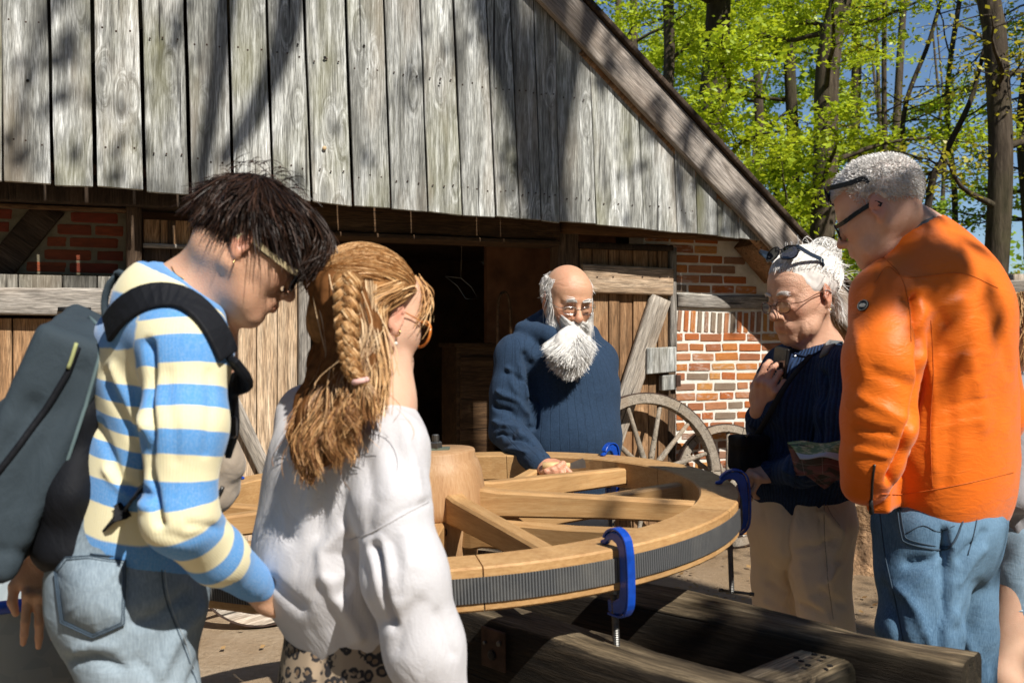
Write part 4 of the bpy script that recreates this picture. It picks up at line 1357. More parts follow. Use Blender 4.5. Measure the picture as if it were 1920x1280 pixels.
# ------------------------------------------------------------------ old cart wheels
def cart_wheel(name, Rr, nsp, label, cen, axis, roll=0.0, rimw=0.06, mat=None, group=None):
    """cen: world centre, axis: axle direction"""
    t = thing(name, label, 'cart wheel', cen, 0, group)
    q = Vector(axis).normalized().to_track_quat('Z', 'Y')
    t.rotation_mode = 'QUATERNION'; t.rotation_quaternion = q @ Quaternion((0, 0, 1), roll)
    mt = mat or M['oldwheel']
    nf = nsp // 2
    for k in range(nf):
        a0 = 2 * math.pi * k / nf + .006; a1 = 2 * math.pi * (k + 1) / nf - .006
        b = MB(); n = 10; vs = []
        for i in range(n + 1):
            a = a0 + (a1 - a0) * i / n
            for r_, z_ in ((Rr - rimw, -.022), (Rr - rimw * .93, -.03), (Rr, -.03), (Rr, .03), (Rr - rimw * .93, .03), (Rr - rimw, .022)):
                vs.append((r_ * math.cos(a), r_ * math.sin(a), z_))
        fs = [(i * 6 + j, i * 6 + (j + 1) % 6, (i + 1) * 6 + (j + 1) % 6, (i + 1) * 6 + j) for i in range(n) for j in range(6)]
        fs += [(5, 4, 3, 2, 1, 0), tuple(n * 6 + j for j in range(6))]
        obj('felloe', mesh_from(vs, fs), mt, t, world_space=False)
    b = MB(); n = 64; vs = []
    for i in range(n):
        a = 2 * math.pi * i / n
        for r_, z_ in ((Rr + .001, -.027), (Rr + .009, -.027), (Rr + .009, .027), (Rr + .001, .027)): vs.append((r_ * math.cos(a), r_ * math.sin(a), z_))
    fs = [(i * 4 + j, i * 4 + (j + 1) % 4, ((i + 1) % n) * 4 + (j + 1) % 4, ((i + 1) % n) * 4 + j) for i in range(n) for j in range(4)]
    obj('iron_tyre', mesh_from(vs, fs), M['iron'], t, world_space=False)
    hb_ = MB().lathe([(.055, -.12), (.07, -.1), (.085, -.03), (.085, .03), (.07, .1), (.055, .12)], (0, 0, 0), (0, 0, 1), 20)
    obj('hub', hb_.mesh(True), mt, t, world_space=False)
    sp = tube_arrays([(.07, 0, 0), (.12, 0, 0), (Rr * .6, 0, 0), (Rr - rimw + .004, 0, 0)], [.021, .021, .0155, .014], 8, flat=1.0)
    sm_ = mesh_from(*sp, True); sm_.materials.append(mt)
    for k in range(nsp):
        o = bpy.data.objects.new('spoke', sm_); COL.objects.link(o); o.parent = t
        o.rotation_euler = (0, 0, 2 * math.pi * (k + .5) / nsp)
    return t
c1 = b2w(bw(1213, 892, .22)[0], -.24, .535)
ax1 = V(BN[0], BN[1], 0.14)
cart_wheel('cart_wheel', .525, 12, 'large grey wooden cart wheel leaning against the brown barn door', c1, ax1, R(0), .065)
c2 = b2w(bw(1372, 900, .2)[0], -.16, .42)
cart_wheel('cart_wheel', .41, 12, 'smaller grey wooden cart wheel leaning against the brick wall beside the dark bag', c2, V(BN[0], BN[1], 0.2), R(8), .05)
c3 = P(490, 1075, 4.6); c3[2] = .33
cart_wheel('cart_wheel', .32, 10, 'small pale cart wheel standing on the sand below the big new wheel', c3, nrm([.35, -.9, .25]), R(10), .05, M['brace'])

# ------------------------------------------------------------------ the big new wheel
HC = (-.2, 2.53); WTZ = 0.9575
big = thing('new_wagon_wheel', 'large unfinished oak wagon wheel lying flat on a dark timber trestle', 'wagon wheel', (HC[0], HC[1], WTZ - .014))
big.rotation_euler = (R(1.1), R(-2.4), 0)
R0, R1, HT = .700, .800, .0425
nseg = 12; vs = []; a1 = 2 * math.pi / 7 - .0018
for i in range(nseg + 1):
    a = .0018 + (a1 - .0018) * i / nseg
    for r_, z_ in ((R0, -HT + .004), (R0 + .004, -HT), (R1 - .004, -HT), (R1, -HT + .004), (R1, HT - .004), (R1 - .004, HT), (R0 + .004, HT), (R0, HT - .004)):
        vs.append((r_ * math.cos(a), r_ * math.sin(a), z_))
fs = [(i * 8 + j, i * 8 + (j + 1) % 8, (i + 1) * 8 + (j + 1) % 8, (i + 1) * 8 + j) for i in range(nseg) for j in range(8)]
fs += [tuple(range(7, -1, -1)), tuple(nseg * 8 + j for j in range(8))]
fm_ = mesh_from(vs, fs); fm_.materials.append(M['oak_rim'])
for k in range(7):
    o = bpy.data.objects.new('felloe', fm_); COL.objects.link(o); o.parent = big
    o.rotation_euler = (0, 0, R(-28) - 2 * math.pi * k / 7)
hub = MB().lathe([(.088, -.155), (.094, -.15), (.102, -.12), (.112, -.06), (.120, -.014), (.121, -.012), (.1265, -.008), (.129, .02), (.128, .06), (.122, .105), (.112, .135), (.106, .140), (.106, .158), (.103, .162)], (0, 0, 0), (0, 0, 1), 48)
obj('hub', hub.mesh(True), M['oak_hub'], big, world_space=False)
# radial section of the rim carries tall square spokes: every second one sits low in the hub
def spoke_mesh(zh, zr):
    """square spoke, chamfered, from hub to rim; zh, zr centre heights at the hub and at the rim"""
    st = [(.105, .026, .040, zh), (.135, .026, .039, zh), (.17, .024, .035, zh + (zr - zh) * .1), (.45, .022, .029, (zh + zr) / 2), (R0 + .002, .021, .026, zr)]
    vs = []
    for x, hw, hh, zc in st:
        c = .006
        for y, z in ((hw, hh - c), (hw - c, hh), (-hw + c, hh), (-hw, hh - c), (-hw, -hh + c), (-hw + c, -hh), (hw - c, -hh), (hw, -hh + c)):
            vs.append((x, y, zc + z))
    n = len(st)
    fs = [(i * 8 + j, (i + 1) * 8 + j, (i + 1) * 8 + (j + 1) % 8, i * 8 + (j + 1) % 8) for i in range(n - 1) for j in range(8)]
    fs += [tuple(range(8)), tuple((n - 1) * 8 + j for j in range(7, -1, -1))]
    me = mesh_from(vs, fs); me.materials.append(M['oak']); return me
sU, sL = spoke_mesh(.020, -.004), spoke_mesh(-.052, -.008)
for k in range(14):
    o = bpy.data.objects.new('spoke', sU if k % 2 == 0 else sL); COL.objects.link(o); o.parent = big
    o.rotation_euler = (0, 0, R(38 - k * 360 / 14))
plate = MB().box((0, 0, .165), (.075, .03, .006)); obj('washer_plate', plate.mesh(), simple('green_zinc', (.18, .23, .19), .45, .6), big, world_space=False)
bt = MB().lathe([(.010, 0), (.010, .034), (.008, .036)], (0, 0, .168), (0, 0, 1), 12); obj('bolt', bt.mesh(), M['steel'], big, world_space=False)
bt = MB().lathe([(.018, 0), (.018, .014), (.016, .016)], (0, 0, .168), (0, 0, 1), 6); obj('nut', bt.mesh(), M['steel'], big, world_space=False)
# pencilled number on the hub
fc = bpy.data.curves.new('number', 'FONT'); fc.body = '10'; fc.size = .030; fc.offset = 0.0004; fc.extrude = .0004
fo = bpy.data.objects.new('number', fc); COL.objects.link(fo)
dg = bpy.context.evaluated_depsgraph_get()
nme = bpy.data.meshes.new_from_object(fo.evaluated_get(dg)); bpy.data.objects.remove(fo)
ang = R(-84)
no = obj('pencil_number', nme, simple('pencil_black', (.02, .015, .012), .8), big, world_space=False)
no.location = (.1225 * math.cos(ang) - .012, .1225 * math.sin(ang), -.048); no.rotation_euler = (R(94), 0, ang + R(90))
# grey strap round the rim
n = 160; vs = []; su = []
for i in range(n + 1):
    a = 2 * math.pi * i / n
    for r_, z_ in ((R1 + .001, -.024), (R1 + .0045, -.024), (R1 + .0045, .024), (R1 + .001, .024)):
        vs.append((r_ * math.cos(a), r_ * math.sin(a), z_)); su.append((a * R1, z_, 0))
fs = [(i * 4 + j, i * 4 + (j + 1) % 4, (i + 1) * 4 + (j + 1) % 4, (i + 1) * 4 + j) for i in range(n) for j in range(4)]
sm = mesh_from(vs, fs); set_attr(sm, 'suv', np.array(su))
strap = obj('tension_strap', sm, M['web'])
strap.location = big.location; strap.rotation_euler = big.rotation_euler
tag(strap, 'grey ribbed webbing strap pulled tight round the rim of the new wheel', 'strap')

def g_clamp(theta, label, drop=0.0, dz=0.0, handle=30):
    t = thing('g_clamp', label, 'clamp', (0, 0, 0), 0, 'blue clamps on the new wheel')
    t.matrix_world = big_m @ Matrix.Rotation(R(theta), 4, 'Z')
    loc, rot, sc = t.matrix_world.decompose()
    t.location = loc; t.rotation_euler = rot.to_euler()
    prof = [(.748, .0435), (.748, .050), (.760, .054), (.770, .066), (.788, .075), (.808, .076), (.826, .066), (.833, .045), (.835, .0), (.832, -.055), (.824, -.076), (.808, -.088), (.79, -.091), (.766, -.091), (.766, -.066), (.788, -.064), (.803, -.056), (.809, -.03), (.810, .02), (.808, .040), (.801, .052), (.788, .057), (.778, .055), (.770, .050), (.766, .0435)]
    bm = bmesh.new()
    fr_ = [bm.verts.new((r_, -.0065, z_)) for r_, z_ in prof]; bk = [bm.verts.new((r_, .0065, z_)) for r_, z_ in prof]
    m = len(prof)
    bm.faces.new(fr_); bm.faces.new(bk[::-1])
    for i in range(m):
        j = (i + 1) % m; bm.faces.new((fr_[i], bk[i], bk[j], fr_[j]))
    bmesh.ops.recalc_face_normals(bm, faces=bm.faces)
    bmesh.ops.triangulate(bm, faces=[q for q in bm.faces if len(q.verts) > 4])
    bevel(obj('clamp_frame', bm, M['blue'], t, world_space=False), .0035, 2)
    rib = MB()
    pr2 = [(.762, .058), (.770, .069), (.788, .079), (.809, .080), (.829, .069), (.837, .047), (.839, 0), (.836, -.056), (.827, -.079), (.809, -.092), (.768, -.094)]
    rib.add(*ribbon([(r_, 0, z_) for r_, z_ in spline(pr2, 26)], .019, .0045, (0, 1, 0)))
    bevel(obj('clamp_rib', rib.mesh(), M['blue'], t, world_space=False), .001, 1)
    sb = MB(); pth = []; rad = []
    zz = -.045 if drop == 0 else -.045
    bot = -.205 - drop
    n_ = int((zz - bot) / .0022)
    for i in range(n_):
        pth.append((.782, 0, zz - .0022 * i)); rad.append(.0078 if i % 2 else .0064)
    sb.tube(pth, rad, 10)
    obj('screw', sb.mesh(), M['steel'], t, world_space=False)
    pb = MB().lathe([(.014, -.0435), (.015, -.05), (.009, -.055)], (.782, 0, 0), (0, 0, 1), 12); obj('swivel_pad', pb.mesh(), M['steel'], t, world_space=False)
    c_, s_ = math.cos(R(handle)), math.sin(R(handle))
    hbm = MB().tube([(.782 - .055 * c_, -.055 * s_, bot + .008), (.782 + .03 * c_, .03 * s_, bot + .008)], .004, 8)
    for q in (-.055, .03): hbm.lathe([(.0, -.006), (.0055, -.005), (.0055, .005), (.0, .006)], (.782 + q * c_, q * s_, bot + .008), (c_, s_, 0), 8)
    obj('handle_bar', hbm.mesh(True), M['steel'], t, world_space=False)
    return t
big_m = wmat(big)
g_clamp(-59, 'blue G clamp on the front of the wheel rim, above the trestle beams', 0.0, handle=80)
g_clamp(-3, 'blue G clamp on the right edge of the rim beside an old hand', .05, handle=150)
g_clamp(48, 'blue G clamp on the far rim, just right of the bearded man', .0, handle=20)
g_clamp(149, 'blue G clamp on the far left rim, seen between woman and girl', .0, handle=20)

# scraper under the bearded man's hand
scr = thing('cabinet_scraper', 'steel scraper with a pale wooden handle held on the far rim by the bearded man', 'scraper', (0, 0, 0))
pA = P(1040, 872, 3.02); pB = P(1072, 874, 3.0)
bl = MB(); c0 = P(1086, 870, 3.04)
bl.add([c0 + V(-.035, 0, -.015), c0 + V(.022, 0, -.012), c0 + V(.020, 0, .010), c0 + V(.012, 0, .020), c0 + V(-.035, 0, .000),
        c0 + V(-.035, .004, -.015), c0 + V(.022, .004, -.012), c0 + V(.020, .004, .010), c0 + V(.012, .004, .020), c0 + V(-.035, .004, .000)],
       [(0, 1, 2, 3, 4), (9, 8, 7, 6, 5), (0, 5, 6, 1), (1, 6, 7, 2), (2, 7, 8, 3), (3, 8, 9, 4), (4, 9, 5, 0)])
obj('blade', bl.mesh(), M['blade'], scr)
hd = MB().tube([c0 + V(-.12, 0, -.006), c0 + V(-.09, 0, -.006), c0 + V(-.05, 0, -.004), c0 + V(-.03, 0, -.004)], [.013, .014, .011, .009], 10)
obj('handle', hd.mesh(True), simple('pale_handle_wood', (.62, .42, .2), .5), scr)

# ------------------------------------------------------------------ timber trestle under the wheel
tre = thing('timber_trestle', 'low dark weathered timber trestle of two heavy beams carrying the new wheel', 'trestle', (0.3, 2.0, 0))
def timber(name, a, b, wid, hei, seed, rough=.012, parent=None, mat=None, pr=.02, label=None):
    """a, b: centre of the top face at both ends"""
    a = V(a); b = V(b); L = np.linalg.norm(b - a)
    me = hewn_mesh(L, hei, wid, rough, seed, max(8, int(L / .03)), pr)
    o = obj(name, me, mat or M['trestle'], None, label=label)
    x = Vector((b - a) / L); z = Vector((0, 0, 1)); y = z.cross(x).normalized(); z = x.cross(y)
    m = Matrix((x, y, z)).transposed().to_4x4()
    m.translation = Vector(a) - z * hei / 2
    o.rotation_euler = m.to_euler(); o.location = m.translation
    o.parent = parent or tre; o.matrix_parent_inverse = wmat(parent or tre).inverted()
    return o
TZ = .798
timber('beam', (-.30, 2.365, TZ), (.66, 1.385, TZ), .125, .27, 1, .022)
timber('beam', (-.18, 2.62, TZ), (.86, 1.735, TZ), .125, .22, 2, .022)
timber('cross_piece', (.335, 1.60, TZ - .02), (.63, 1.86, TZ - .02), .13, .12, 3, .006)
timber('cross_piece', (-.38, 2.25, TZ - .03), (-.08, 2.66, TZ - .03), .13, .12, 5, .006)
for (x, y, s) in ((.50, 1.50, 6), (.72, 1.80, 7), (-.26, 2.28, 8), (-.12, 2.62, 9)):
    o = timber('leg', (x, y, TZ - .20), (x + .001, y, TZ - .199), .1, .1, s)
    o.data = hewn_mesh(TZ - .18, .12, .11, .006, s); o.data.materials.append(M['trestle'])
    o.location = (x, y, 0); o.rotation_euler = (0, R(-90), 0)
ipl = P(928, 1215, 2.02)
bm1 = nrm([.70, -.714, 0]); bn1 = nrm([-.714, -.70, 0])
# the plate lies on the camera-side face of the first beam
fc0 = V(-.30, 2.365, 0) + bn1 * .0675
dd = P(928, 1215, 1.0) - V(0, 0, CAM_H)
tt = ((fc0 - V(0, 0, CAM_H)) @ bn1) / (dd @ bn1)
pc = V(0, 0, CAM_H) + dd * tt
rot3 = np.stack([bm1, bn1, V(0, 0, 1)], 1)
pm = MB().box(pc + bn1 * .004, (.075, .006, .085), rot3); bevel(obj('iron_plate', pm.mesh(), M['iron'], tre), .002)
for dx, dz, r_ in ((.0, -.012, .011), (.022, .018, .006), (-.022, .01, .004)):
    q = MB().lathe([(r_, 0), (r_, .005), (r_ * .6, .007)], pc + bn1 * .007 + bm1 * dx + V(0, 0, dz), bn1, 8)
    obj('plate_bolt', q.mesh(), M['steel'] if r_ < .01 else M['dark_iron'], tre)
for px, py in ((1493, 1233), (1502, 1239), (1544, 1232), (1556, 1248), (1515, 1247), (1527, 1227)):
    D_ = FPX * (CAM_H - TZ + .014) / (py - 640)
    q = MB().lathe([(.006, 0), (.006, .0018)], P(px, py, D_), (0, 0, 1), 8); obj('bolt_hole', q.mesh(), simple('hole_black', (.006, .005, .004), 1.0), tre)

# ------------------------------------------------------------------ tree stump, tub, fence, litter
st = thing('tree_stump', 'rough split tree stump standing on the ground behind the beige trousers', 'stump', (2.13, 5.75, 0))
n = 40; vs = []; hs = [0, .05, .12, .2, .28, .36, .43]
for i, h_ in enumerate(hs):
    for j in range(n):
        a = 2 * math.pi * j / n
        r_ = (.27 - .12 * min(1, h_ / .2) + .03 * (1 if i == 0 else 0)) * (1 + .13 * math.sin(a * 5 + 1) + .08 * math.sin(a * 11 + h_ * 3))
        vs.append((r_ * math.cos(a), r_ * math.sin(a), h_ + (.03 * math.sin(a * 4) if i == 6 else 0)))
fs = [(i * n + j, i * n + (j + 1) % n, (i + 1) * n + (j + 1) % n, (i + 1) * n + j) for i in range(6) for j in range(n)]
obj('stump_wood', mesh_from(vs, fs, True), simple('split_stump_wood', (.26, .155, .08), .9, 0, 14, .6, 1.0, .03), st, world_space=False)
tp = [(0, 0, .41)] + [(v[0], v[1], v[2]) for v in vs[-n:]]
obj('stump_top', mesh_from(tp, [(0, 1 + j, 1 + (j + 1) % n) for j in range(n)]), simple('stump_top_wood', (.36, .25, .15), .9, 0, 30, .4), st, world_space=False)

tb = thing('metal_tub', 'galvanised metal tub with a blue rim at the lower left behind the woman', 'tub', P(20, 1090, 2.1) * V(1, 1, 0))
top_z = P(20, 1092, 2.1)[2] + .0
b = MB().lathe([(.20, 0), (.205, .01), (.235, top_z - .01), (.235, top_z), (.228, top_z), (.205, .06)], (0, 0, 0), (0, 0, 1), 40); obj('tub_wall', b.mesh(True), M['tub'], tb, world_space=False)
b = MB().tube([(.235 * math.cos(q), .235 * math.sin(q), top_z + .005) for q in np.linspace(0, 6.2832, 49)], .014, 8); obj('blue_rim', b.mesh(True), M['blue'], tb, world_space=False)

fe = thing('wooden_fence', 'pale wooden post and rail fence at the right edge beyond the orange jacket', 'fence', (4.2, 7.4, 0))
fr0 = P(1880, 526, 7.6); fr1 = P(2150, 534, 7.2)
for dz in (0, -.5, -.95):
    a_, b_ = fr0 + V(0, 0, dz), fr1 + V(0, 0, dz)
    o = obj('rail', hewn_mesh(np.linalg.norm(b_ - a_), .12, .05, .004, 3), M['brace'], None)
    o.rotation_euler = (0, 0, math.atan2(b_[1] - a_[1], b_[0] - a_[0])); o.location = a_ - V(0, 0, .06)
    o.parent = fe; o.matrix_parent_inverse = wmat(fe).inverted()
for q in (.15, .85):
    p_ = fr0 * (1 - q) + fr1 * q
    o = obj('post', hewn_mesh(1.95, .12, .12, .005, 5), M['brace'], None); o.location = (p_[0], p_[1] + .09, 0); o.rotation_euler = (0, R(-90), 0)
    o.parent = fe; o.matrix_parent_inverse = wmat(fe).inverted()

def litter():
    n = 5200
    x = rng.uniform(-3, 4.6, n); y = rng.uniform(1.6, 8.5, n)
    keep = rng.random(n) < np.clip(.14 + (x + .2) * .45, .08, 1)
    x, y = x[keep], y[keep]; n = len(x)
    s = rng.uniform(.006, .022, n); a = rng.uniform(0, 6.28, n); t = rng.uniform(-.5, .5, (n, 2))
    q = np.array([(-1, -.5), (0, -.75), (1, 0), (0, .7)])
    v = np.zeros((n, 4, 3))
    for i in range(4):
        lx, ly = q[i] * s[:, None].repeat(2, 1).T.T[:, :1].T if 0 else (q[i][0] * s, q[i][1] * s)
        v[:, i, 0] = x + lx * np.cos(a) - ly * np.sin(a); v[:, i, 1] = y + lx * np.sin(a) + ly * np.cos(a)
        v[:, i, 2] = .022 + t[:, 0] * lx * .8 + t[:, 1] * ly + .004
    f = np.arange(n * 4).reshape(n, 4)
    me = mesh_from(v.reshape(-1, 3), f); set_attr(me, 'rnd', np.repeat(rng.random(n), 4))
    o = obj('leaf_litter', me, leaf_mat('dry_leaf_litter', (.16, .09, .04), (.42, .27, .12), .1)); o['kind'] = 'stuff'
litter()
# ------------------------------------------------------------------ trees, bushes and the wood behind
def leaves_mesh(c, size, up=0.6, seed=0):
    """one folded-free leaf quad (pointed, four corners) at every point of c"""
    n = len(c)
    d = rng.normal(size=(n, 3)); d[:, 2] *= .5; d /= np.linalg.norm(d, axis=1, keepdims=True)
    nn = rng.normal(size=(n, 3)) * (1 - up); nn[:, 2] += up
    s = np.cross(nn, d); s /= np.linalg.norm(s, axis=1, keepdims=True) + 1e-9
    L = size * rng.uniform(.45, 1.45, n)[:, None]
    v = np.stack([c - d * L * .5, c + s * L * .30 - d * L * .05, c + d * L * .55, c - s * L * .30 - d * L * .05], 1).reshape(-1, 3)
    me = mesh_from(v, np.arange(n * 4).reshape(n, 4))
    set_attr(me, 'rnd', np.repeat(np.clip(rng.random(n) * .7 + .3 * (fbm(c * 1.3, 2) * .5 + .5), 0, 1), 4))
    return me

def make_tree(name, label, path, r0, r1, limbs, leafmat, nleaf, lsize, group='trees of the wood behind the barn', spread=2.4, zmin=1.0, zmax=8.0, twig=5, seed=0, bias=None, clump=.16, kind=None, cat='tree'):
    g = np.random.default_rng(seed + 100)
    path = np.asarray(path, float)
    t = thing(name, label, cat, (path[0][0], path[0][1], path[0][2]), 0, group)
    P_ = spline(path, 40)
    P_[:, 0] += .03 * np.sin(P_[:, 2] * 1.3 + seed); P_[:, 1] += .03 * np.sin(P_[:, 2] * 1.7 + seed * 2)
    rad = np.linspace(r0, r1, 40); rad[0] *= 1.35; rad[1] *= 1.15
    mb = MB(); mb.tube(P_, rad, 12)
    pts = []; seeds = []
    zs = P_[:, 2]
    for k in range(limbs):
        z = g.uniform(zmin, zmax)
        i = int(np.clip(np.searchsorted(zs, z), 1, 38))
        a = g.uniform(0, 2 * np.pi)
        if bias is not None and g.random() < .6: a = bias + g.normal() * .6
        L = spread * g.uniform(.5, 1.2)
        up_ = g.uniform(-.05, .55)
        d = V(math.cos(a), math.sin(a), up_)
        br = [P_[i]]
        cur = P_[i].copy(); dd = d.copy()
        for s in range(8):
            dd = nrm(dd + g.normal(size=3) * .16 + V(0, 0, .02)); cur = cur + dd * L / 8; br.append(cur.copy())
        br = np.array(br)
        rr0 = min(rad[i] * .38, .05)
        mb.tube(br, np.linspace(rr0, .007, 9), 5, cap=False)
        for q in range(twig):
            j = g.integers(2, 9)
            a2 = a + g.choice([-1, 1]) * g.uniform(.4, 1.2)
            d2 = V(math.cos(a2), math.sin(a2), g.uniform(-.25, .35)); L2 = L * g.uniform(.25, .5)
            tw = [br[j]]; cur = br[j].copy(); dd = d2
            for s in range(5):
                dd = nrm(dd + g.normal(size=3) * .2); cur = cur + dd * L2 / 5; tw.append(cur.copy())
            tw = np.array(tw)
            mb.tube(tw, np.linspace(.009, .003, 6), 4, cap=False)
            pts.append(tw[1:])
        pts.append(br[3:])
    obj('trunk', mb.mesh(True), M['bark'], t)
    if nleaf and pts:
        allp = np.concatenate(pts)
        nleaf = int(nleaf * 2.6)
        idx = g.integers(0, len(allp), nleaf)
        c = allp[idx] + g.normal(size=(nleaf, 3)) * V(clump, clump, clump * .38)
        obj('crown', leaves_mesh(c, lsize * .92), leafmat, t)
    return t

def vpath(pxs, D, zg=None):
    """trunk through picture points at depth D, carried down to the ground and up out of sight"""
    pts = [P(x, y, D) for x, y in pxs]
    g = -0.05 - max(0, D - 12) * .012
    a, b = pts[0], pts[1]
    s = (a - b) / (a[2] - b[2]); s = np.clip(s, -.35, .35); s[2] = 1
    base = a + s * (g - a[2]) * V(.4, .4, 1)
    base[2] = g
    a, b = pts[-1], pts[-2]
    s2 = (a - b) / (a[2] - b[2]); s2 = np.clip(s2, -.3, .3); s2[2] = 1
    top = a + s2 * 3.5
    return [base] + pts + [top]
W_ = [
 ('beech_tree', 'stout grey brown trunk just right of the barn roof slope', [(1336, 270), (1340, 120), (1343, 0)], 12.5, .20, .15, 12, 'leaf_beech', 5200, .085, 2.2),
 ('beech_tree', 'slim dark trunk a little left of the curved trunk', [(1488, 420), (1482, 200), (1484, 0)], 18, .13, .10, 18, 'leaf_beech', 8000, .095, 2.8),
 ('beech_tree', 'curved dark trunk in the middle of the bright leaves, above the white haired woman', [(1543, 420), (1546, 200), (1562, 70), (1580, 0)], 14.5, .20, .17, 13, 'leaf_beech', 4800, .085, 2.4),
 ('oak_tree', 'thick dark trunk with few leaves near the right edge of the picture', [(1868, 440), (1872, 220), (1868, 60), (1858, 0)], 11.5, .145, .13, 10, 'leaf_yellow', 900, .075, 2.2),
 ('young_tree', 'very thin straight sapling between the curved trunk and the right trunk', [(1664, 420), (1660, 200), (1658, 0)], 15.5, .05, .035, 9, 'leaf_yellow', 900, .08, 1.7),
 ('leaning_tree', 'thin bare tree leaning to the right behind the orange jacket', [(1738, 395), (1768, 300), (1822, 190), (1850, 90)], 12.0, .055, .02, 7, 'leaf_yellow', 500, .07, 1.4),
 ('beech_tree', 'thin pale trunk seen high above the barn roof slope', [(1188, 90), (1190, 40), (1191, 0)], 19, .09, .08, 16, 'leaf_beech', 7500, .10, 2.9),
 ('beech_tree', 'slender trunk half hidden by leaves between the stout trunk and the slim dark one', [(1420, 380), (1424, 180), (1420, 0)], 22, .12, .1, 20, 'leaf_beech', 8500, .105, 3.2),
 ('young_tree', 'thin forked sapling against the blue sky left of the thick right trunk', [(1790, 420), (1776, 220), (1800, 0)], 17.5, .06, .04, 12, 'leaf_yellow', 1300, .09, 2.2),
 ('young_tree', 'crooked thin tree reaching up beside the very thin sapling', [(1690, 330), (1700, 200), (1740, 90), (1765, 0)], 16.5, .05, .03, 9, 'leaf_yellow', 900, .085, 1.8),
 ('beech_tree', 'distant green tree low beside the lower end of the roof slope', [(1590, 500), (1600, 320), (1605, 100)], 24, .15, .12, 18, 'leaf_green', 6500, .12, 3.4),
 ('beech_tree', 'leafy tree overhanging the upper roof slope at the left of the wood', [(1250, 300), (1255, 120), (1250, 0)], 15.5, .10, .09, 15, 'leaf_beech', 6800, .09, 2.7),
 ('young_tree', 'green leafy sapling at the far right edge of the picture', [(1925, 420), (1915, 220), (1930, 60)], 16, .07, .05, 14, 'leaf_green', 2600, .09, 2.2),
]
for k, (nm_, lb, pxs, D, r0, r1, nl, lm, nf, ls, sp_) in enumerate(W_):
    zt = P(0, 0, D)[2] + .8
    make_tree(nm_, lb, vpath(pxs, D), r0, r1, nl, M[lm], int(nf * (1.1 if pxs[0][0] < 1620 else .55)), ls, seed=k, spread=sp_, zmin=1.6, zmax=zt, twig=6)

def bush(name, label, c, r, n, mat, ls, seed=0, group='bushes at the edge of the wood'):
    g = np.random.default_rng(seed)
    t = thing(name, label, 'bush', (c[0], c[1], 0), 0, group)
    mb = MB(); pts = []
    for k in range(26):
        a = g.uniform(0, 6.28); el = g.uniform(.3, 1.4)
        end = V(c[0] + math.cos(a) * math.cos(el) * r[0], c[1] + math.sin(a) * math.cos(el) * r[1], math.sin(el) * r[2] * g.uniform(.7, 1.1))
        mid = (V(c[0], c[1], 0) + end) / 2 + g.normal(size=3) * .08 + V(0, 0, .15)
        q = spline([V(c[0], c[1], -.1), mid, end], 7)
        mb.tube(q, np.linspace(.018, .004, 7), 4, cap=False); pts.append(q[2:])
    obj('stems', mb.mesh(True), M['bark'], t)
    allp = np.concatenate(pts)
    cc = allp[g.integers(0, len(allp), n)] + g.normal(size=(n, 3)) * V(.17, .17, .13)
    obj('leaves', leaves_mesh(cc, ls, .4), mat, t)
for k, (px, D, r, n, mt, ls, lb) in enumerate([
    (1905, 10.0, (.75, .7, 2.0), 2400, 'leaf_green', .07, 'fresh green bush at the right edge above the orange shoulder'),
    (1800, 13.5, (1.1, .9, 2.5), 2600, 'leaf_green', .08, 'leafy green bush behind the orange collar'),
    (1700, 17.0, (1.5, 1.0, 2.9), 2800, 'leaf_green', .10, 'low green bush between the two gazing people and the sky'),
    (1560, 16.0, (1.5, 1.0, 3.2), 3200, 'leaf_beech', .10, 'yellow green bush rising behind the lower roof slope'),
    (1420, 20.0, (1.8, 1.0, 4.0), 2400, 'leaf_beech', .11, 'yellow green bush hidden mostly behind the middle of the roof slope'),
    (2010, 14.0, (1.6, 1.0, 2.8), 1800, 'leaf_green', .09, 'green bush just outside the right edge of the fence')]):
    bush('leafy_bush', lb, (P(px, 0, D)[0], D), r, n, M[mt], ls, 50 + k)
def far_wood():
    n = 26000
    d = rng.uniform(27, 42, n); px = rng.uniform(1020, 2600, n)
    z = np.abs(rng.normal(size=n)) * 2.6 * (1 + .5 * np.sin(px * .02))
    keep = fbm(np.stack([px * .012, d * .2, z * .5], 1), 3) > -.12
    c = np.stack([(px - 960) / FPX * d, d, z - .3], 1)[keep]
    o = obj('distant_wood', leaves_mesh(c, .26), M['leaf_green']); o['kind'] = 'stuff'
    mb = MB(); g = np.random.default_rng(77)
    for k in range(16):
        D = g.uniform(22, 40); px_ = g.uniform(1100, 2300); r_ = g.uniform(.06, .17)
        b = P(px_, 640, D); 
        mb.tube([(b[0], D, -.6), (b[0] + g.normal() * .15, D, 4), (b[0] + g.normal() * .5, D, 9), (b[0] + g.normal() * .9, D, 14)], [r_, r_ * .8, r_ * .6, r_ * .3], 6, cap=False)
    o = obj('distant_trunks', mb.mesh(True), M['bark']); o['kind'] = 'stuff'
far_wood()
def sky_light_screen():
    """unseen ring of leaves added behind and beside the camera to hold back the sky light"""
    n = 9000; g = np.random.default_rng(9)
    a = g.uniform(R(150), R(412), n); r = g.uniform(15, 19, n); z = g.uniform(0, 13.5, n)
    c = np.stack([r * np.cos(a), r * np.sin(a), z], 1)
    o = obj('added_leaf_screen', leaves_mesh(c, 1.1, .2), M['leaf_dark']); o['kind'] = 'stuff'
sky_light_screen()

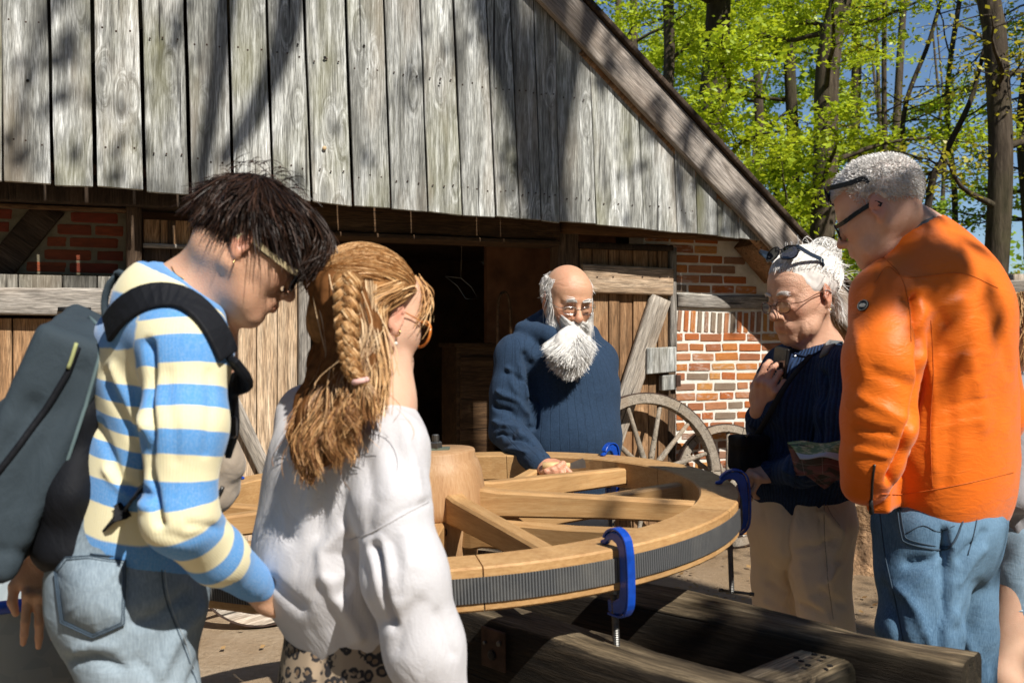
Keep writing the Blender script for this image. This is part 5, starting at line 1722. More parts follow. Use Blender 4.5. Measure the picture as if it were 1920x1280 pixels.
# ------------------------------------------------------------------ the tall oak beside and behind the camera: its limbs and leaves throw the dappled shade
def lift(p, t): return V(p) - V(SUN_DIR) * t
def onclad(px, py):
    u, z = bw(px, py, WC); return V(*b2w(u, -WC, z))
ok = thing('shade_oak', 'tall spreading oak standing outside the picture to the right of the camera', 'tree', (6.6, -2.2, 0))
mb = MB()
mb.tube(spline([(6.6, -2.2, -.1), (6.4, -2.2, 2.5), (6.2, -2.0, 5.0), (5.9, -1.9, 8.5), (5.5, -2.0, 12)], 20), np.linspace(.36, .16, 20), 12)
def limb(pix, r, t0=7.5, join=(5.5, -2.0, 11.8)):
    pts = [lift(onclad(*q), t0) for q in pix]
    start = V(join)
    path = [start, start * .5 + pts[0] * .5 + V(0, 0, 2.2)] + pts
    mb.tube(spline(path, 30), np.linspace(r * 1.3, r * .42, 30), 7)
limb([(560, -260), (545, 0), (522, 110), (470, 225), (418, 300)], .10)
limb([(470, -320), (432, -60), (415, 90), (395, 230), (372, 380)], .085, 7.2)
limb([(990, -160), (935, -20), (960, 120), (985, 280), (1000, 430)], .07, 8.0)
limb([(1120, -60), (1080, 120), (1058, 260), (1050, 410)], .06, 7.0)
limb([(200, -200), (110, -20), (60, 120), (20, 300)], .035, 7.8)
limb([(1340, 120), (1290, 230), (1270, 330), (1285, 430)], .05, 7.4)
obj('trunk', mb.mesh(True), M['bark'], ok)
cl = []
def shade(c, r, n, t=6.5):
    """a clump of leaves whose shade falls at world point c with radius r"""
    g_ = rng.normal(size=(n, 3)) * V(r, r, r * .5)
    cl.append(lift(c, t) + g_)
SHADES = []
for c, r, n, t in [
    ((0.70, 1.50, .8), .08, 110, 6.2), ((.42, 1.98, .66), .09, 170, 6.0),
    ((1.6, 3.6, 0), .25, 260, 6.5), ((2.3, 4.6, 0), .3, 260, 7), ((1.2, 4.6, 0), .2, 160, 7), ((3.0, 6.0, 0), .5, 400, 7), ((2.0, 6.2, 0), .3, 260, 7),
    ((.55, 2.55, 1.0), .10, 130, 5.5), ((1.35, 2.3, 0.4), .25, 260, 5.5)]:
    shade(c, r, n, t)
for px, py, r, n in ((60, 60, .18, 90), (250, 300, .16, 80), (20, 300, .12, 60), (330, 60, .1, 40), (760, 180, .1, 30), (640, 330, .1, 25), (880, 60, .14, 60), (980, 330, .12, 60), (1180, 330, .1, 35), (130, 180, .12, 50)):
    shade(onclad(px, py), r, n // 2, 7.2)
for px, py, w in ((1230, 230, .36), (1380, 400, .36), (1290, 300, .36), (1150, 120, .36), (1470, 470, .36)):
    u, z = bw(px, py, w); shade(V(*b2w(u, -w, z)), .07, 34, 6.8)
obj('crown', leaves_mesh(np.concatenate(cl), .085), M['leaf_beech'], ok)
# ------------------------------------------------------------------ people
def frame(fwd, up=(0, 0, 1)):
    f = nrm(fwd); r = nrm(np.cross(f, up)); u = np.cross(r, f)
    return np.stack([r, f, u], 1)      # columns: right, forward, up

class Head:
    def __init__(s, cen, fwd, sc=1.0, roll=0.0, slim=1.0):
        s.c = V(cen); s.s = sc; s.M = frame(fwd); s.slim = slim
        if roll:
            a = R(roll); r, f, u = s.M.T
            s.M = np.stack([r * math.cos(a) + u * math.sin(a), f, u * math.cos(a) - r * math.sin(a)], 1)
    def L(s, *p):
        p = V(*p); return s.c + s.s * (s.M @ p)
    def LA(s, p): return s.c + s.s * (np.asarray(p) @ s.M.T)
    def inv(s, w): return ((np.asarray(w) - s.c) @ s.M) / s.s
    def clay(s, C, nose=1.0, jowl=0.0, lips=1.0, eyes='down', ear=1.0, jaw=1.0):
        S = s.s; M_ = s.M; L = s.L
        w = s.slim
        def ell(c, r, k=.012, op='+', rot=None):
            RR = M_ if rot is None else M_ @ rot
            C.ell(L(*c), V(*r) * S, RR, k * S, op)
        def cone(a, b, ra, rb, k=.012, op='+'): C.cone(L(*a), L(*b), ra * S, rb * S, k * S, op)
        ell((0, -.009, .036), (.076 * w, .091, .080))
        ell((0, .040, .034), (.062 * w, .048, .056), .03)
        ell((0, .036, -.034), (.057 * w, .054, .062), .03)
        for q in (-1, 1):
            cone((q * .058 * w, -.004, -.045), (q * .018 * jaw, .070, -.103), .019, .015, .03)
            ell((q * .040 * w, .062, -.030), (.021, .020, .022), .025)
            ell((q * .055 * w, .030, -.01), (.016, .035, .03), .02)
            if jowl: ell((q * .043 * w, .045, -.078), (.019, .026, .022), .025)
        ell((0, .080, -.102), (.020 * jaw, .014, .016), .02)
        ell((0, .035, -.078), (.046 * w, .050, .036), .03)
        for q in (-1, 1):
            cone((q * .010, .087, .022), (q * .044 * w, .073, .021), .0085, .0065, .014)
            ell((q * .031, .101, .001), (.0165, .014, .0125), .014, '-')
            ell((q * .0315, .0785, .0), (.0150, .0125, .0125), .004)
            if eyes == 'down':
                cone((q * .020, .0915, -.0065), (q * .043, .0855, -.0075), .0018, .0016, .003, '-')
            else:
                ell((q * .0315, .0925, -.001), (.0105, .006, .0038), .003, '-')
            ell((q * .031, .086, -.016), (.014, .006, .006), .010)
        cone((0, .090, .008), (0, .112 * 1.0 + .004 * (nose - 1), -.030), .0075, .0100 * nose, .010)
        ell((0, .1125 + .006 * (nose - 1), -.034), (.0115 * nose, .0110 * nose, .0100 * nose), .008)
        for q in (-1, 1):
            ell((q * .0115 * nose, .1005, -.038), (.0078 * nose, .0095, .0070), .006)
            ell((q * .0062, .105, -.0455), (.0034, .005, .0028), .002, '-')
        ell((0, .088, -.066), (.030, .016, .020), .018)
        if lips:
            for q in (-1, 1):
                cone((0, .1025, -.0615), (q * .021, .0915, -.0645), .0046 * lips, .0024, .005)
                cone((0, .1010, -.0705), (q * .019, .0915, -.0680), .0058 * lips, .0026, .005)
                cone((0, .1085, -.0658), (q * .022, .0965, -.0662), .0013, .0012, .002, '-')
        ell((0, .098, -.082), (.014, .007, .0045), .008, '-')
        for q in (-1, 1):
            rot = np.array([[math.cos(q * .35), math.sin(q * .35), 0], [-math.sin(q * .35), math.cos(q * .35), 0], [0, 0, 1]])
            x = q * (.0765 * w + .004)
            ell((x, -.012, -.004), (.0060, .0175 * ear, .0295 * ear), .006, '+', rot)
            ell((x + q * .006, -.009, -.001), (.0048, .0110 * ear, .0190 * ear), .003, '-', rot)
            ell((x - q * .001, -.006, -.030 * ear), (.0052, .0085, .0090), .004)
            ell((x + q * .001, .003, -.010), (.004, .004, .006), .003)
            ell((x + q * .002, -.012, .001), (.0025, .006, .012), .004, '+', rot)
        return s
    def neck(s, C, base, r=.052, back=-.035):
        C.cone(s.L(0, back + .01, -.045), base, r * s.s, r * 1.12 * s.s, .03 * s.s)
        C.cone(s.L(0, .01, -.075), V(base) + .3 * (s.L(0, .03, 0) - s.c), r * .8 * s.s, r * .9 * s.s, .03 * s.s)
    def red(s, v, lips=1.0, nose=.5, cheek=.35, ear=.6):
        q = s.inv(v)
        x, y, z = np.abs(q[:, 0]), q[:, 1], q[:, 2]
        def g(cx, cy, cz, sx, sy, sz): return np.exp(-(((x - cx) / sx) ** 2 + ((y - cy) / sy) ** 2 + ((z - cz) / sz) ** 2))
        out = lips * np.clip(1.6 * g(0, .098, -.066, .021, .012, .0085), 0, 1)
        out = np.maximum(out, nose * g(0, .112, -.034, .016, .018, .014))
        out = np.maximum(out, cheek * g(.042, .07, -.028, .022, .03, .02))
        out = np.maximum(out, ear * g(.082, -.01, -.005, .012, .024, .034))
        return out
    def eyeballs(s, parent):
        for q in (-1, 1):
            b = MB()
            n = 16
            prof = [(.0108 * math.sin(math.pi * i / 12) + 1e-5, -.0108 * math.cos(math.pi * i / 12)) for i in range(13)]
            b.lathe([(r * s.s, z * s.s) for r, z in prof], s.L(q * .0315, .0790, -.003), s.M[:, 1] * .8 - s.M[:, 2] * .5, n)
            e = obj('eye', b.mesh(True), M['eye_white'], parent)
            b = MB(); ax = nrm(s.M[:, 1] * .8 - s.M[:, 2] * .5)
            b.lathe([(.0050 * s.s, .0092 * s.s), (.0045 * s.s, .0106 * s.s), (.0001, .0111 * s.s)], s.L(q * .0315, .0790, -.003), ax, 12)
            obj('iris', b.mesh(True), M['iris'], e)

def hand(C, wrist, along, back, thumb_side, s=1.0, curl=(25, 30, 20), spread=6, thumb=(35, 20), tcurl=25, fan=0, k=.006, fingers=None):
    """five separate fingers on a palm; along = direction of the fingers, back = direction the back of the hand faces, thumb_side = +1 / -1"""
    y = nrm(along); z = nrm(V(back) - y * (V(back) @ y)); x = np.cross(y, z) * thumb_side
    W0 = V(wrist)
    def L(a, b, c): return W0 + s * (x * a + y * b + z * c)
    Rm = np.stack([x, y, z], 1)
    C.cone(L(0, -.02, 0), L(0, .02, 0), .024 * s, .026 * s, .015, flat=(z, .8))
    C.ell(L(.002, .052, -.001), V(.040, .048, .0150) * s, Rm, .012)
    C.ell(L(.024, .035, -.008), V(.019, .032, .015) * s, Rm, .010)
    C.ell(L(-.024, .040, -.007), V(.014, .034, .013) * s, Rm, .010)
    bases = [(.030, .088, .042, 1.0), (.0105, .093, .046, 1.08), (-.010, .090, .043, 1.0), (-.0285, .081, .034, .8)]
    for i, (bx, by, l0, q) in enumerate(bases):
        cu = curl if fingers is None else fingers[i]
        a = R((1.5 - i) * spread + fan)
        d = np.array([math.sin(a), math.cos(a), 0.0])
        p = np.array([bx, by - .012, .001]); ang = 0
        lens = [.044 * q, .027 * q, .021 * q]; rs = [.0098, .0088, .0080, .0066]
        if i == 3: rs = [r_ * .86 for r_ in rs]
        C.ell(L(bx, by - .004, .007), .0105 * s, None, .008)
        for j in range(3):
            ang += R(cu[j])
            dd = np.array([d[0] * math.cos(ang), d[1] * math.cos(ang), -math.sin(ang)])
            ln = lens[j] + (.012 if j == 0 else 0)
            p2 = p + dd * ln
            C.cone(L(*p), L(*p2), rs[j] * s, rs[j + 1] * s, k if j == 0 else .003)
            p = p2
    ta, td = R(thumb[0]), R(thumb[1])
    p = np.array([.026, .022, -.006])
    d = np.array([math.sin(ta) * math.cos(td), math.cos(ta) * math.cos(td), -math.sin(td)])
    for j, (ln, r0_, r1_) in enumerate(((.040, .0145, .0115), (.031, .0112, .0098), (.025, .0100, .0074))):
        p2 = p + d * ln
        C.cone(L(*p), L(*p2), r0_ * s, r1_ * s, .010 if j == 0 else .004)
        p = p2
        t = R(tcurl); d = nrm([d[0] * math.cos(t) - d[1] * math.sin(t) * -0.0 - math.sin(t) * .9, d[1] + math.sin(t) * .35, d[2] - math.sin(t) * .1])

def glasses(parent, H, name, label_mat_frame, lensmat, rx=.024, rz=.017, wire=.0012, arm_mat=None, arm_r=.0018, y=.100, z=-.001, arms=True, square=2.6, label=None, up=0.0, tilt=0.0):
    g = bpy.data.objects.new(name, None); COL.objects.link(g); g.parent = parent
    g.matrix_parent_inverse = wmat(parent).inverted()
    def X(p):
        p = V(*p)
        if tilt:
            a = R(tilt); yy, zz = p[1], p[2]
            p = V(p[0], yy * math.cos(a) - zz * math.sin(a), yy * math.sin(a) + zz * math.cos(a))
        return H.L(p[0], p[1], p[2] + up)
    for q in (-1, 1):
        pts = []
        for i in range(29):
            t = 2 * math.pi * i / 28
            c_, s_ = math.cos(t), math.sin(t)
            ex = 2 / square
            px_ = q * .0325 + rx * abs(c_) ** ex * (1 if c_ > 0 else -1)
            pz_ = z + rz * abs(s_) ** ex * (1 if s_ > 0 else -1)
            pts.append(X((px_, y - .30 * (abs(px_) - .0) ** 2 * 9, pz_)))
        if label_mat_frame is not None:
            obj('rim', MB().tube(pts, wire * H.s, 6, cap=False).mesh(True), label_mat_frame, g)
        c0 = np.mean(pts[:-1], 0)
        lm = mesh_from([c0] + pts[:-1], [(0, 1 + i, 1 + (i + 1) % 28) for i in range(28)], True)
        obj('lens', lm, lensmat, g)
        if arms:
            ap = [X((q * (.0325 + rx * .98), y - .012, z + rz * .45)), X((q * .074, .072, z + rz * .35)), X((q * .080, .03, .004)), X((q * .082, -.008, .006)), X((q * .080, -.022, -.006))]
            am = MB().add(*ribbon(spline(ap, 16), arm_r * 2.4 * H.s, arm_r * H.s, H.M[:, 2])) if arm_mat is not None and arm_r > .0025 else MB().tube(spline(ap, 16), arm_r * .6 * H.s, 6)
            obj('temple_arm', am.mesh(), arm_mat or label_mat_frame, g)
    if label_mat_frame is not None:
        br = [X((-.0095, y - .001, z + rz * .25)), X((0, y + .002, z + rz * .45)), X((.0095, y - .001, z + rz * .25))]
        obj('bridge', MB().tube(spline(br, 8), wire * H.s, 6).mesh(True), label_mat_frame, g)
    return g

def fall(roots, dirs, H, steps, length, grav, curl=.12, shell=None, keep=1.0, seed=0, target=None):
    """grow hair strands: start direction, bending by gravity and noise, staying outside the skull"""
    g = np.random.default_rng(seed)
    n = len(roots); p = roots.copy(); d = dirs.copy()
    L_ = np.broadcast_to(np.asarray(length, float), (n,))[:, None]
    off = g.normal(size=(n, 3)) * .3
    out = [p.copy()]
    for k in range(steps):
        nz = np.stack([vnoise(p * 30 + off + 3 * i) for i in range(3)], 1) * curl
        d = d + nz + np.array([0, 0, -grav])
        if target is not None: d = d + (target - p) * .0
        d /= np.linalg.norm(d, axis=1, keepdims=True)
        p = p + d * L_ / steps
        if shell is not None:
            cc, rr_ = shell
            q = (H.inv(p) - cc) / rr_
            m = np.linalg.norm(q, axis=1, keepdims=True)
            fix = np.maximum(m, 1.0)
            q2 = np.where(m < 1, q / (m + 1e-9), q)
            p = H.LA(q2 * rr_ + cc)
        out.append(p.copy())
    return np.stack(out, 1)

def scalp(H, n, ok, c=(0, -.014, .036), r=(.078, .098, .083), seed=0):
    """random roots on the skull where ok(local point) holds, with outward directions"""
    g = np.random.default_rng(seed)
    q = g.normal(size=(n * 6, 3)); q /= np.linalg.norm(q, axis=1, keepdims=True)
    p = q * r + c
    m = ok(p); p = p[m][:n]; q = q[m][:n]
    return p, H.LA(p), (q / r / np.linalg.norm(q / r, axis=1, keepdims=True)) @ H.M.T

def guides(curves, n, jit, m=18, wave=(.006, 3.0), seed=0, taper=1.0, lock_n=5, clump=.0):
    """strands running along blends of neighbouring guide curves (world points)"""
    g = np.random.default_rng(seed)
    Gs = np.array([spline(c, m) for c in curves])
    k = len(Gs)
    u = g.uniform(0, k - 1, n)
    t = np.linspace(0, 1, m)
    ul = (np.floor(u * lock_n) + .5) / lock_n
    if k > 1:
        ue = u[:, None] * (1 - clump * t[None] ** 1.2) + np.minimum(ul, k - 1)[:, None] * clump * t[None] ** 1.2
        ii = np.clip(ue.astype(int), 0, k - 2); ff_ = (ue - ii)[..., None]; jj = np.arange(m)[None].repeat(n, 0)
        S = Gs[ii, jj] * (1 - ff_) + Gs[ii + 1, jj] * ff_
    else:
        S = np.repeat(Gs, n, 0)
    lock = np.floor(u * lock_n)[:, None] + 0.0
    lo_ = np.stack([np.sin(lock[:, 0] * 12.9), np.sin(lock[:, 0] * 7.7 + 1), np.sin(lock[:, 0] * 4.1 + 2)], 1) * jit * 1.4
    S = S + g.normal(size=(n, 1, 3)) * jit * (0.5 + taper * t[None, :, None] * (1 - clump * t[None, :, None])) + lo_[:, None] * t[None, :, None]
    ph = lock * 1.7 + g.normal(size=(n, 1)) * .22
    fr = wave[1] * (1 + .2 * np.sin(lock * 3.1))
    a = wave[0] * np.minimum(t[None] * 2.2, 1)
    S[..., 0] += a * np.sin(fr * t[None] * 6.283 + ph)
    S[..., 1] += a * .8 * np.cos(fr * t[None] * 6.283 + ph * 1.3)
    cut = g.uniform(.72, 1.0, n)
    tt = t[None, :] * cut[:, None]
    idx = tt * (m - 1); i0 = np.minimum(idx.astype(int), m - 2); ff = (idx - i0)[..., None]
    S = np.take_along_axis(S, i0[..., None], 1) * (1 - ff) + np.take_along_axis(S, i0[..., None] + 1, 1) * ff
    return S

def trousers(C, hip, lat, knees, feet, rh=(.165, .115), rt=.085, rk=.062, rf=.055, fwd=None, k=.04):
    hip = V(hip); lat = nrm(lat)
    C.cone(hip + V(0, 0, .10), hip - V(0, 0, .03), rh[0] * .9, rh[0], k, flat=(fwd, rh[1] / rh[0]))
    for q, kn, ft in zip((1, -1), knees, feet):
        top = hip + lat * q * rh[0] * .48 - V(0, 0, .05)
        C.cone(top, kn, rt, rk, .03); C.cone(kn, ft, rk, rf, .02)

def shoe(name, at, fwd, parent, s=1.0):
    C = Clay(); f = nrm([fwd[0], fwd[1], 0]); a = V(at[0], at[1], 0)
    C.ell(a + f * .05 + V(0, 0, .04), (.048 * s, .13 * s, .042 * s), frame(f), .02).cone(a + V(0, 0, .05), a + V(0, 0, .12), .045, .04, .02)
    C.box(a + f * .05 + V(0, 0, .012), (.05 * s, .135 * s, .014), frame(f), .008, .004)
    sculpt(name, C, .008, M['shoe'], parent)

# shape of a strand-bearing thing is a person: an Empty at the feet
def person(label, at, group=None):
    return thing('person', label, 'person', (at[0], at[1], 0), 0, group)
# ------------------------------------------------------------------ woman in the striped jumper, bending over the wheel
def build_woman():
    D = 1.47
    t = person('dark haired woman in blue and cream striped jumper and jeans, leaning forward with a backpack', P(245, 1000, D))
    fw = nrm([.94, .34, 0]); lat = nrm([.34, -.94, 0])          # lat points to her right, towards the camera
    H = Head(P(462, 463, 1.45), (.788, .287, -.545), .86)
    nb = P(350, 590, 1.48); chest = P(312, 690, 1.48); waist = P(268, 915, 1.48); hip = P(248, 1075, 1.48)
    shR = P(352, 655, 1.31); elR = P(336, 968, 1.265); wrR = P(482, 1098, 1.43)
    shL = P(335, 620, 1.63); elL = P(165, 850, 1.70); wrL = P(74, 1040, 1.62)
    C = Clay(); H.clay(C, nose=.95, lips=1.1)
    C.chain([H.L(0, -.035, -.03), P(400, 510, 1.47), P(350, 575, 1.48), nb], [.046, .046, .058, .05], .03)
    C.cone(H.L(0, .005, -.075), P(392, 560, 1.46), .028, .036, .03)
    C.chain([nb, chest, waist], [.07, .10, .09], .05)
    C.chain([chest + lat * .1 + V(0, 0, .05), shR, elR, wrR], [.05, .038, .032, .024], .02)
    C.chain([chest - lat * .1 + V(0, 0, .05), shL, elL, wrL], [.05, .038, .032, .024], .02)
    hand(C, wrR, P(600, 1160, 1.60) - wrR, V(.3, -.8, .6), -1, .92, curl=(12, 15, 10))
    hand(C, wrL, P(92, 1195, 1.56) - wrL, V(.55, -.8, .1), 1, .84, curl=(14, 22, 18), thumb=(38, 10), spread=5)
    def att(v): return H.red(v, lips=.9, nose=.25, cheek=.35, ear=.8)
    body, bv, bf = sculpt('body', C, .0039, M['skin_w'], t, attrs={'red': att}, smooth=1)
    # jumper
    C = Clay()
    C.cone(P(338, 610, 1.48), chest, .095, .152, .05, flat=(fw, .66))
    C.cone(chest, waist, .154, .130, .05, flat=(fw, .60))
    C.cone(waist, P(266, 1000, 1.48), .134, .146, .04, flat=(fw, .80))
    C.cone(P(318, 612, 1.38), P(325, 585, 1.58), .062, .062, .05)
    C.chain([chest + lat * .12 + V(0, 0, .10), shR, P(347, 800, 1.275), elR], [.07, .057, .051, .046], .035)
    C.chain([elR, P(408, 1040, 1.34), P(466, 1085, 1.41)], [.046, .039, .031], .02)
    C.cone(P(445, 1068, 1.385), P(484, 1099, 1.432), .032, .028, .006)
    C.chain([chest - lat * .12 + V(0, 0, .10), shL, elL, P(110, 1030, 1.63)], [.07, .057, .048, .036], .035)
    rc = P(368, 537, 1.475); ra_ = nrm(V(.54, .05, .84)); Rr_ = frame(ra_)
    C.box(rc + ra_ * .10, (.16, .10, .16), Rr_, .01, .008, '-'); C.cone(rc - ra_ * .03, rc + ra_ * .1, .056, .060, .006, '-')
    C.torus(rc - ra_ * .002, ra_, .060, .0065, .006)
    def post(v, f): return v
    aT = P(352, 622, 1.31); La = float(np.linalg.norm(elR - aT))
    bones = path_bones([aT, P(350, 800, 1.28), P(342, 920, 1.27), P(362, 1005, 1.29), P(420, 1056, 1.36), P(484, 1099, 1.432)], 16, .004, V(.2, -1, 0), .05) + path_bones([rc, rc - ra_ * .10, chest, waist, P(258, 1005, 1.48)], 12, .012, fw, .14) + [
             (shL, elL, .0, fw, .055), (elL, wrL, .27, fw, .045)]
    folds = [([(278, 640), (279, 760), (281, 900), (300, 985)], 7, -.016), ([(300, 1000), (350, 1015), (420, 985)], 9, -.003),
             ([(350, 985), (400, 990)], 7, -.004), ([(195, 700), (240, 800), (275, 850)], 10, -.006), ([(215, 690), (262, 800)], 9, .006),
             ([(185, 800), (230, 900), (275, 930)], 10, -.007), ([(200, 880), (270, 950)], 9, .006), ([(310, 700), (330, 860)], 12, -.003), ([(395, 700), (385, 850)], 10, -.003)]
    def battr(v):
        return bone_coords(v, bones)
    def cuff(v):
        a = nrm(wrR - elR); q = (v - P(452, 1072, 1.395)) @ a; near = np.linalg.norm(v - P(470, 1090, 1.41), axis=1) < .12
        hem = v[:, 2] < P(0, 1000, 1.48)[2] - 0
        hemm = hem & (np.linalg.norm(v - P(262, 1000, 1.48), axis=1) < .25) & (v[:, 1] > 1.33)
        coll = ((v - rc) @ ra_ > -.012) & (np.linalg.norm(v - rc, axis=1) < .11)
        return ((near & (q > 0)) | hemm | coll).astype(float)
    jo, jv, jf = sculpt('striped_jumper', C, .0048, M['stripes'], t, folds=folds, freq=7, amp=.004, seed=3, attrs={'bone': battr, 'cuff': cuff}, drop=lambda v: ((v - rc) @ ra_ > .035) & (v[:, 2] > rc[2] - .05))
    # collar band
    ax = nrm(H.L(0, -.02, -.06) - nb); ctr = nb + ax * .028
    # jeans
    C = Clay()
    trousers(C, hip, lat, [P(300, 1500, 1.40), P(240, 1500, 1.58)], [V(-.58, 1.36, .1), V(-.66, 1.62, .1)], (.150, .112), .088, .082, .085, fw)
    C.cone(P(262, 1005, 1.48), hip, .138, .152, .03, flat=(fw, .76))
    C.ell(P(205, 1110, 1.43), (.085, .085, .09), None, .05); C.ell(P(205, 1110, 1.54), (.085, .08, .09), None, .05)
    folds = [([(345, 1110), (300, 1150), (250, 1165)], 12, -.008), ([(375, 1140), (330, 1200), (300, 1270)], 12, .008), ([(130, 1240), (170, 1230), (230, 1250)], 10, -.010),
             ([(140, 1215), (220, 1210)], 9, .007), ([(390, 1180), (360, 1280)], 9, -.007), ([(260, 1240), (300, 1280)], 10, -.007)]
    jn, nv, nf = sculpt('jeans', C, .0078, M['denim_w'], t, folds=folds, freq=8, amp=.008, seed=9)
    pk = [(108, 1072), (128, 1045), (172, 1042), (236, 1050), (236, 1100), (232, 1168), (178, 1192), (120, 1165)]
    p_, n_ = ray_on(nv, nf, [(x, y) for x, y in densify(pk, 12, True)], .0035)
    cpt, cn = ray_on(nv, nf, [(172, 1115)], .0055)
    pm = mesh_from(np.vstack([cpt, p_]), [(0, 1 + i, 1 + (i + 1) % len(p_)) for i in range(len(p_))], True)
    po = obj('back_pocket', pm, M['denim_w'], t); so = po.modifiers.new('thick', 'SOLIDIFY'); so.thickness = .002
    for line, r_ in ((pk, .0011), ([(x + (172 - x) * .06, y + (1115 - y) * .06) for x, y in pk], .0009)):
        seam('pocket_seam', (nv - 0, nf), line, r_, M['stitch'], t, True, lift=.0055)
    seam('side_seam', (nv, nf), [(300, 1040), (310, 1120), (340, 1200), (372, 1290)], .0009, M['stitch'], t)
    seam('side_seam', (nv, nf), [(306, 1040), (316, 1120), (346, 1200), (378, 1290)], .0009, M['stitch_l'], t)
    seam('waist_seam', (nv, nf), [(170, 1038), (250, 1044), (330, 1040)], .0014, M['stitch'], t)
    shoe('shoe', (-.58, 1.36), fw, t); shoe('shoe', (-.66, 1.62), fw, t)
    # hair: a dark mass and thousands of strands
    C = Clay()
    C.ell(H.L(0, -.008, .042), V(.083, .099, .085) * H.s, H.M, .02)
    C.ell(H.L(0, .070, .075), V(.062, .040, .040) * H.s, H.M, .03)
    for q in (-1, 1):
        C.ell(H.L(q * .066, .035, .035), V(.022, .042, .038) * H.s, H.M, .02)
        C.ell(H.L(q * .088, -.012, -.012), V(.022, .024, .030) * H.s, H.M, .012, '-')
    C.ell(H.L(0, .11, -.01), V(.07, .05, .055) * H.s, H.M, .015, '-')
    sculpt('hair', C, .005, M['hair_cap_w'], t, freq=26, amp=.006, seed=5, stretch=(1, 1, 1))
    okf = lambda p: (p[:, 2] > -.052) & ~((p[:, 1] > .045) & (p[:, 2] < .062)) & ~((np.abs(p[:, 0]) > .055) & (p[:, 1] > -.035) & (p[:, 1] < .02) & (p[:, 2] < .018)) & ~((p[:, 1] > .005) & (p[:, 2] < .034))
    lp, w, o = scalp(H, 13000, okf, r=(.084, .100, .086), c=(0, -.009, .042), seed=1)
    away = lp - V(0, -.055, .125); away /= np.linalg.norm(away, axis=1, keepdims=True)
    fwdb = np.clip((lp[:, 1:2] + .02) * 12, 0, 1.2)
    aw = away @ H.M.T; aw = aw - o * (aw * o).sum(1, keepdims=True); aw /= np.linalg.norm(aw, axis=1, keepdims=True) + 1e-6
    wv_ = np.stack([vnoise(w * 22 + 5 * i) for i in range(3)], 1) * .45
    dr = aw + o * .05 + wv_ + fwdb * H.M[:, 1] * .6 + rng.normal(size=w.shape) * .10
    dr /= np.linalg.norm(dr, axis=1, keepdims=True)
    ln = np.where(lp[:, 2] > .05, rng.uniform(.04, .085, len(lp)), rng.uniform(.025, .045, len(lp)))
    ln = ln * np.where(lp[:, 1] < -.05, .75, 1.0) * np.clip((lp[:, 2] + .075) / .10, .3, 1) * rng.uniform(.45, 1.25, len(lp))
    S = fall(w, dr, H, 8, ln, .05, .10, (V(0, -.009, .042), V(.086, .103, .088)), seed=4)
    obj('hair_strands', strands_mesh(S, .0008, .0002), M['hair_w'], t)
    lp, w, o = scalp(H, 90, lambda p: (p[:, 2] > .09) & (p[:, 1] < .03), r=(.092, .112, .095), c=(0, -.018, .05), seed=8)
    dr = nrm([.75, 0, .35]) * .9 + o * .35 + rng.normal(size=w.shape) * .28; dr /= np.linalg.norm(dr, axis=1, keepdims=True)
    S = fall(w, dr, H, 9, rng.uniform(.025, .05, len(w)), .20, .25, seed=6)
    obj('hair_strands', strands_mesh(S, .0006, .0002), M['hair_w'], t)
    # fringe hanging over the brow
    cur = []
    for q in np.linspace(-.055, .065, 7):
        cur.append([H.L(q, .062, .105), H.L(q * 1.1, .105, .085), H.L(q * 1.15, .125, .045), H.L(q * 1.2, .118, .012)])
    obj('fringe', strands_mesh(guides(cur, 2200, .008, 12, (.004, 1.0), 3, 1.0, 6, .5), .0007, .0002), M['hair_w'], t)
    br = []
    for q in (-1, 1):
        b = [[H.L(q * .014, .0965, .022), H.L(q * .024, .096, .026), H.L(q * .034, .091, .0275)], [H.L(q * .026, .095, .024), H.L(q * .038, .088, .027), H.L(q * .048, .078, .022)]]
        br.append(guides(b, 60, .0015, 6, (0, 1), 2))
    obj('eyebrows', strands_mesh(np.concatenate(br), .0005, .0002), M['hair_w'], t)
    glasses(t, H, 'sunglasses', M['frame_black'], M['lens_dark'], .026, .021, .0022, M['frame_cream'], .0042, y=.108, z=-.006)
    # necklace, earring
    seam('necklace', (bv, bf), [(322, 500), (330, 514), (345, 524)], .0008, M['gold'], t)
    obj('earring', MB().tube([H.L(.083, -.004, -.040), H.L(.085, -.003, -.047)], .0016, 6).mesh(True), M['gold'], t)
    shade_j = (jv, jf)
    # ---- backpack (worn on her back: its own thing)
    b = thing('backpack', 'slate grey and black backpack on the back of the striped woman', 'backpack', P(95, 1060, 1.47))
    wd = nrm([.34, -.94, 0]); D_ = 1.47
    a1 = P(196, 600, D_); up = nrm(P(196, 590, D_) - P(98, 1035, D_)); th = nrm(np.cross(wd, up)); th = -th if th[0] > 0 else th
    C = Clay(); C.chain([P(203, 628, D_), P(172, 760, D_), P(150, 900, D_), P(122, 1010, D_)], [.020, .040, .052, .050], .03, flat=(wd, 2.5))
    C.cone(P(180, 940, D_), P(165, 1010, D_), .022, .034, .03, flat=(wd, 3.2))
    bo, v1, f1 = sculpt('black_body', C, .006, M['black_cloth'], b, freq=9, amp=.009, seed=2)
    C = Clay(); C.chain([P(178, 622, D_), P(122, 720, D_), P(58, 850, D_), P(15, 985, D_)], [.022, .044, .056, .055], .03, flat=(wd, 2.1))
    C.cone(P(40, 800, D_), P(-70, 985, D_), .05, .066, .04, flat=(wd, 1.8))
    u2 = nrm(P(178, 622, D_) - P(20, 985, D_)); t2 = nrm(np.cross(wd, u2)); t2 = -t2 if t2[0] > 0 else t2
    C.box((P(178, 622, D_) + P(12, 1000, D_)) / 2 + t2 * .012, (.058, .150, .185), np.stack([t2, wd, u2], 1), .022, .03)
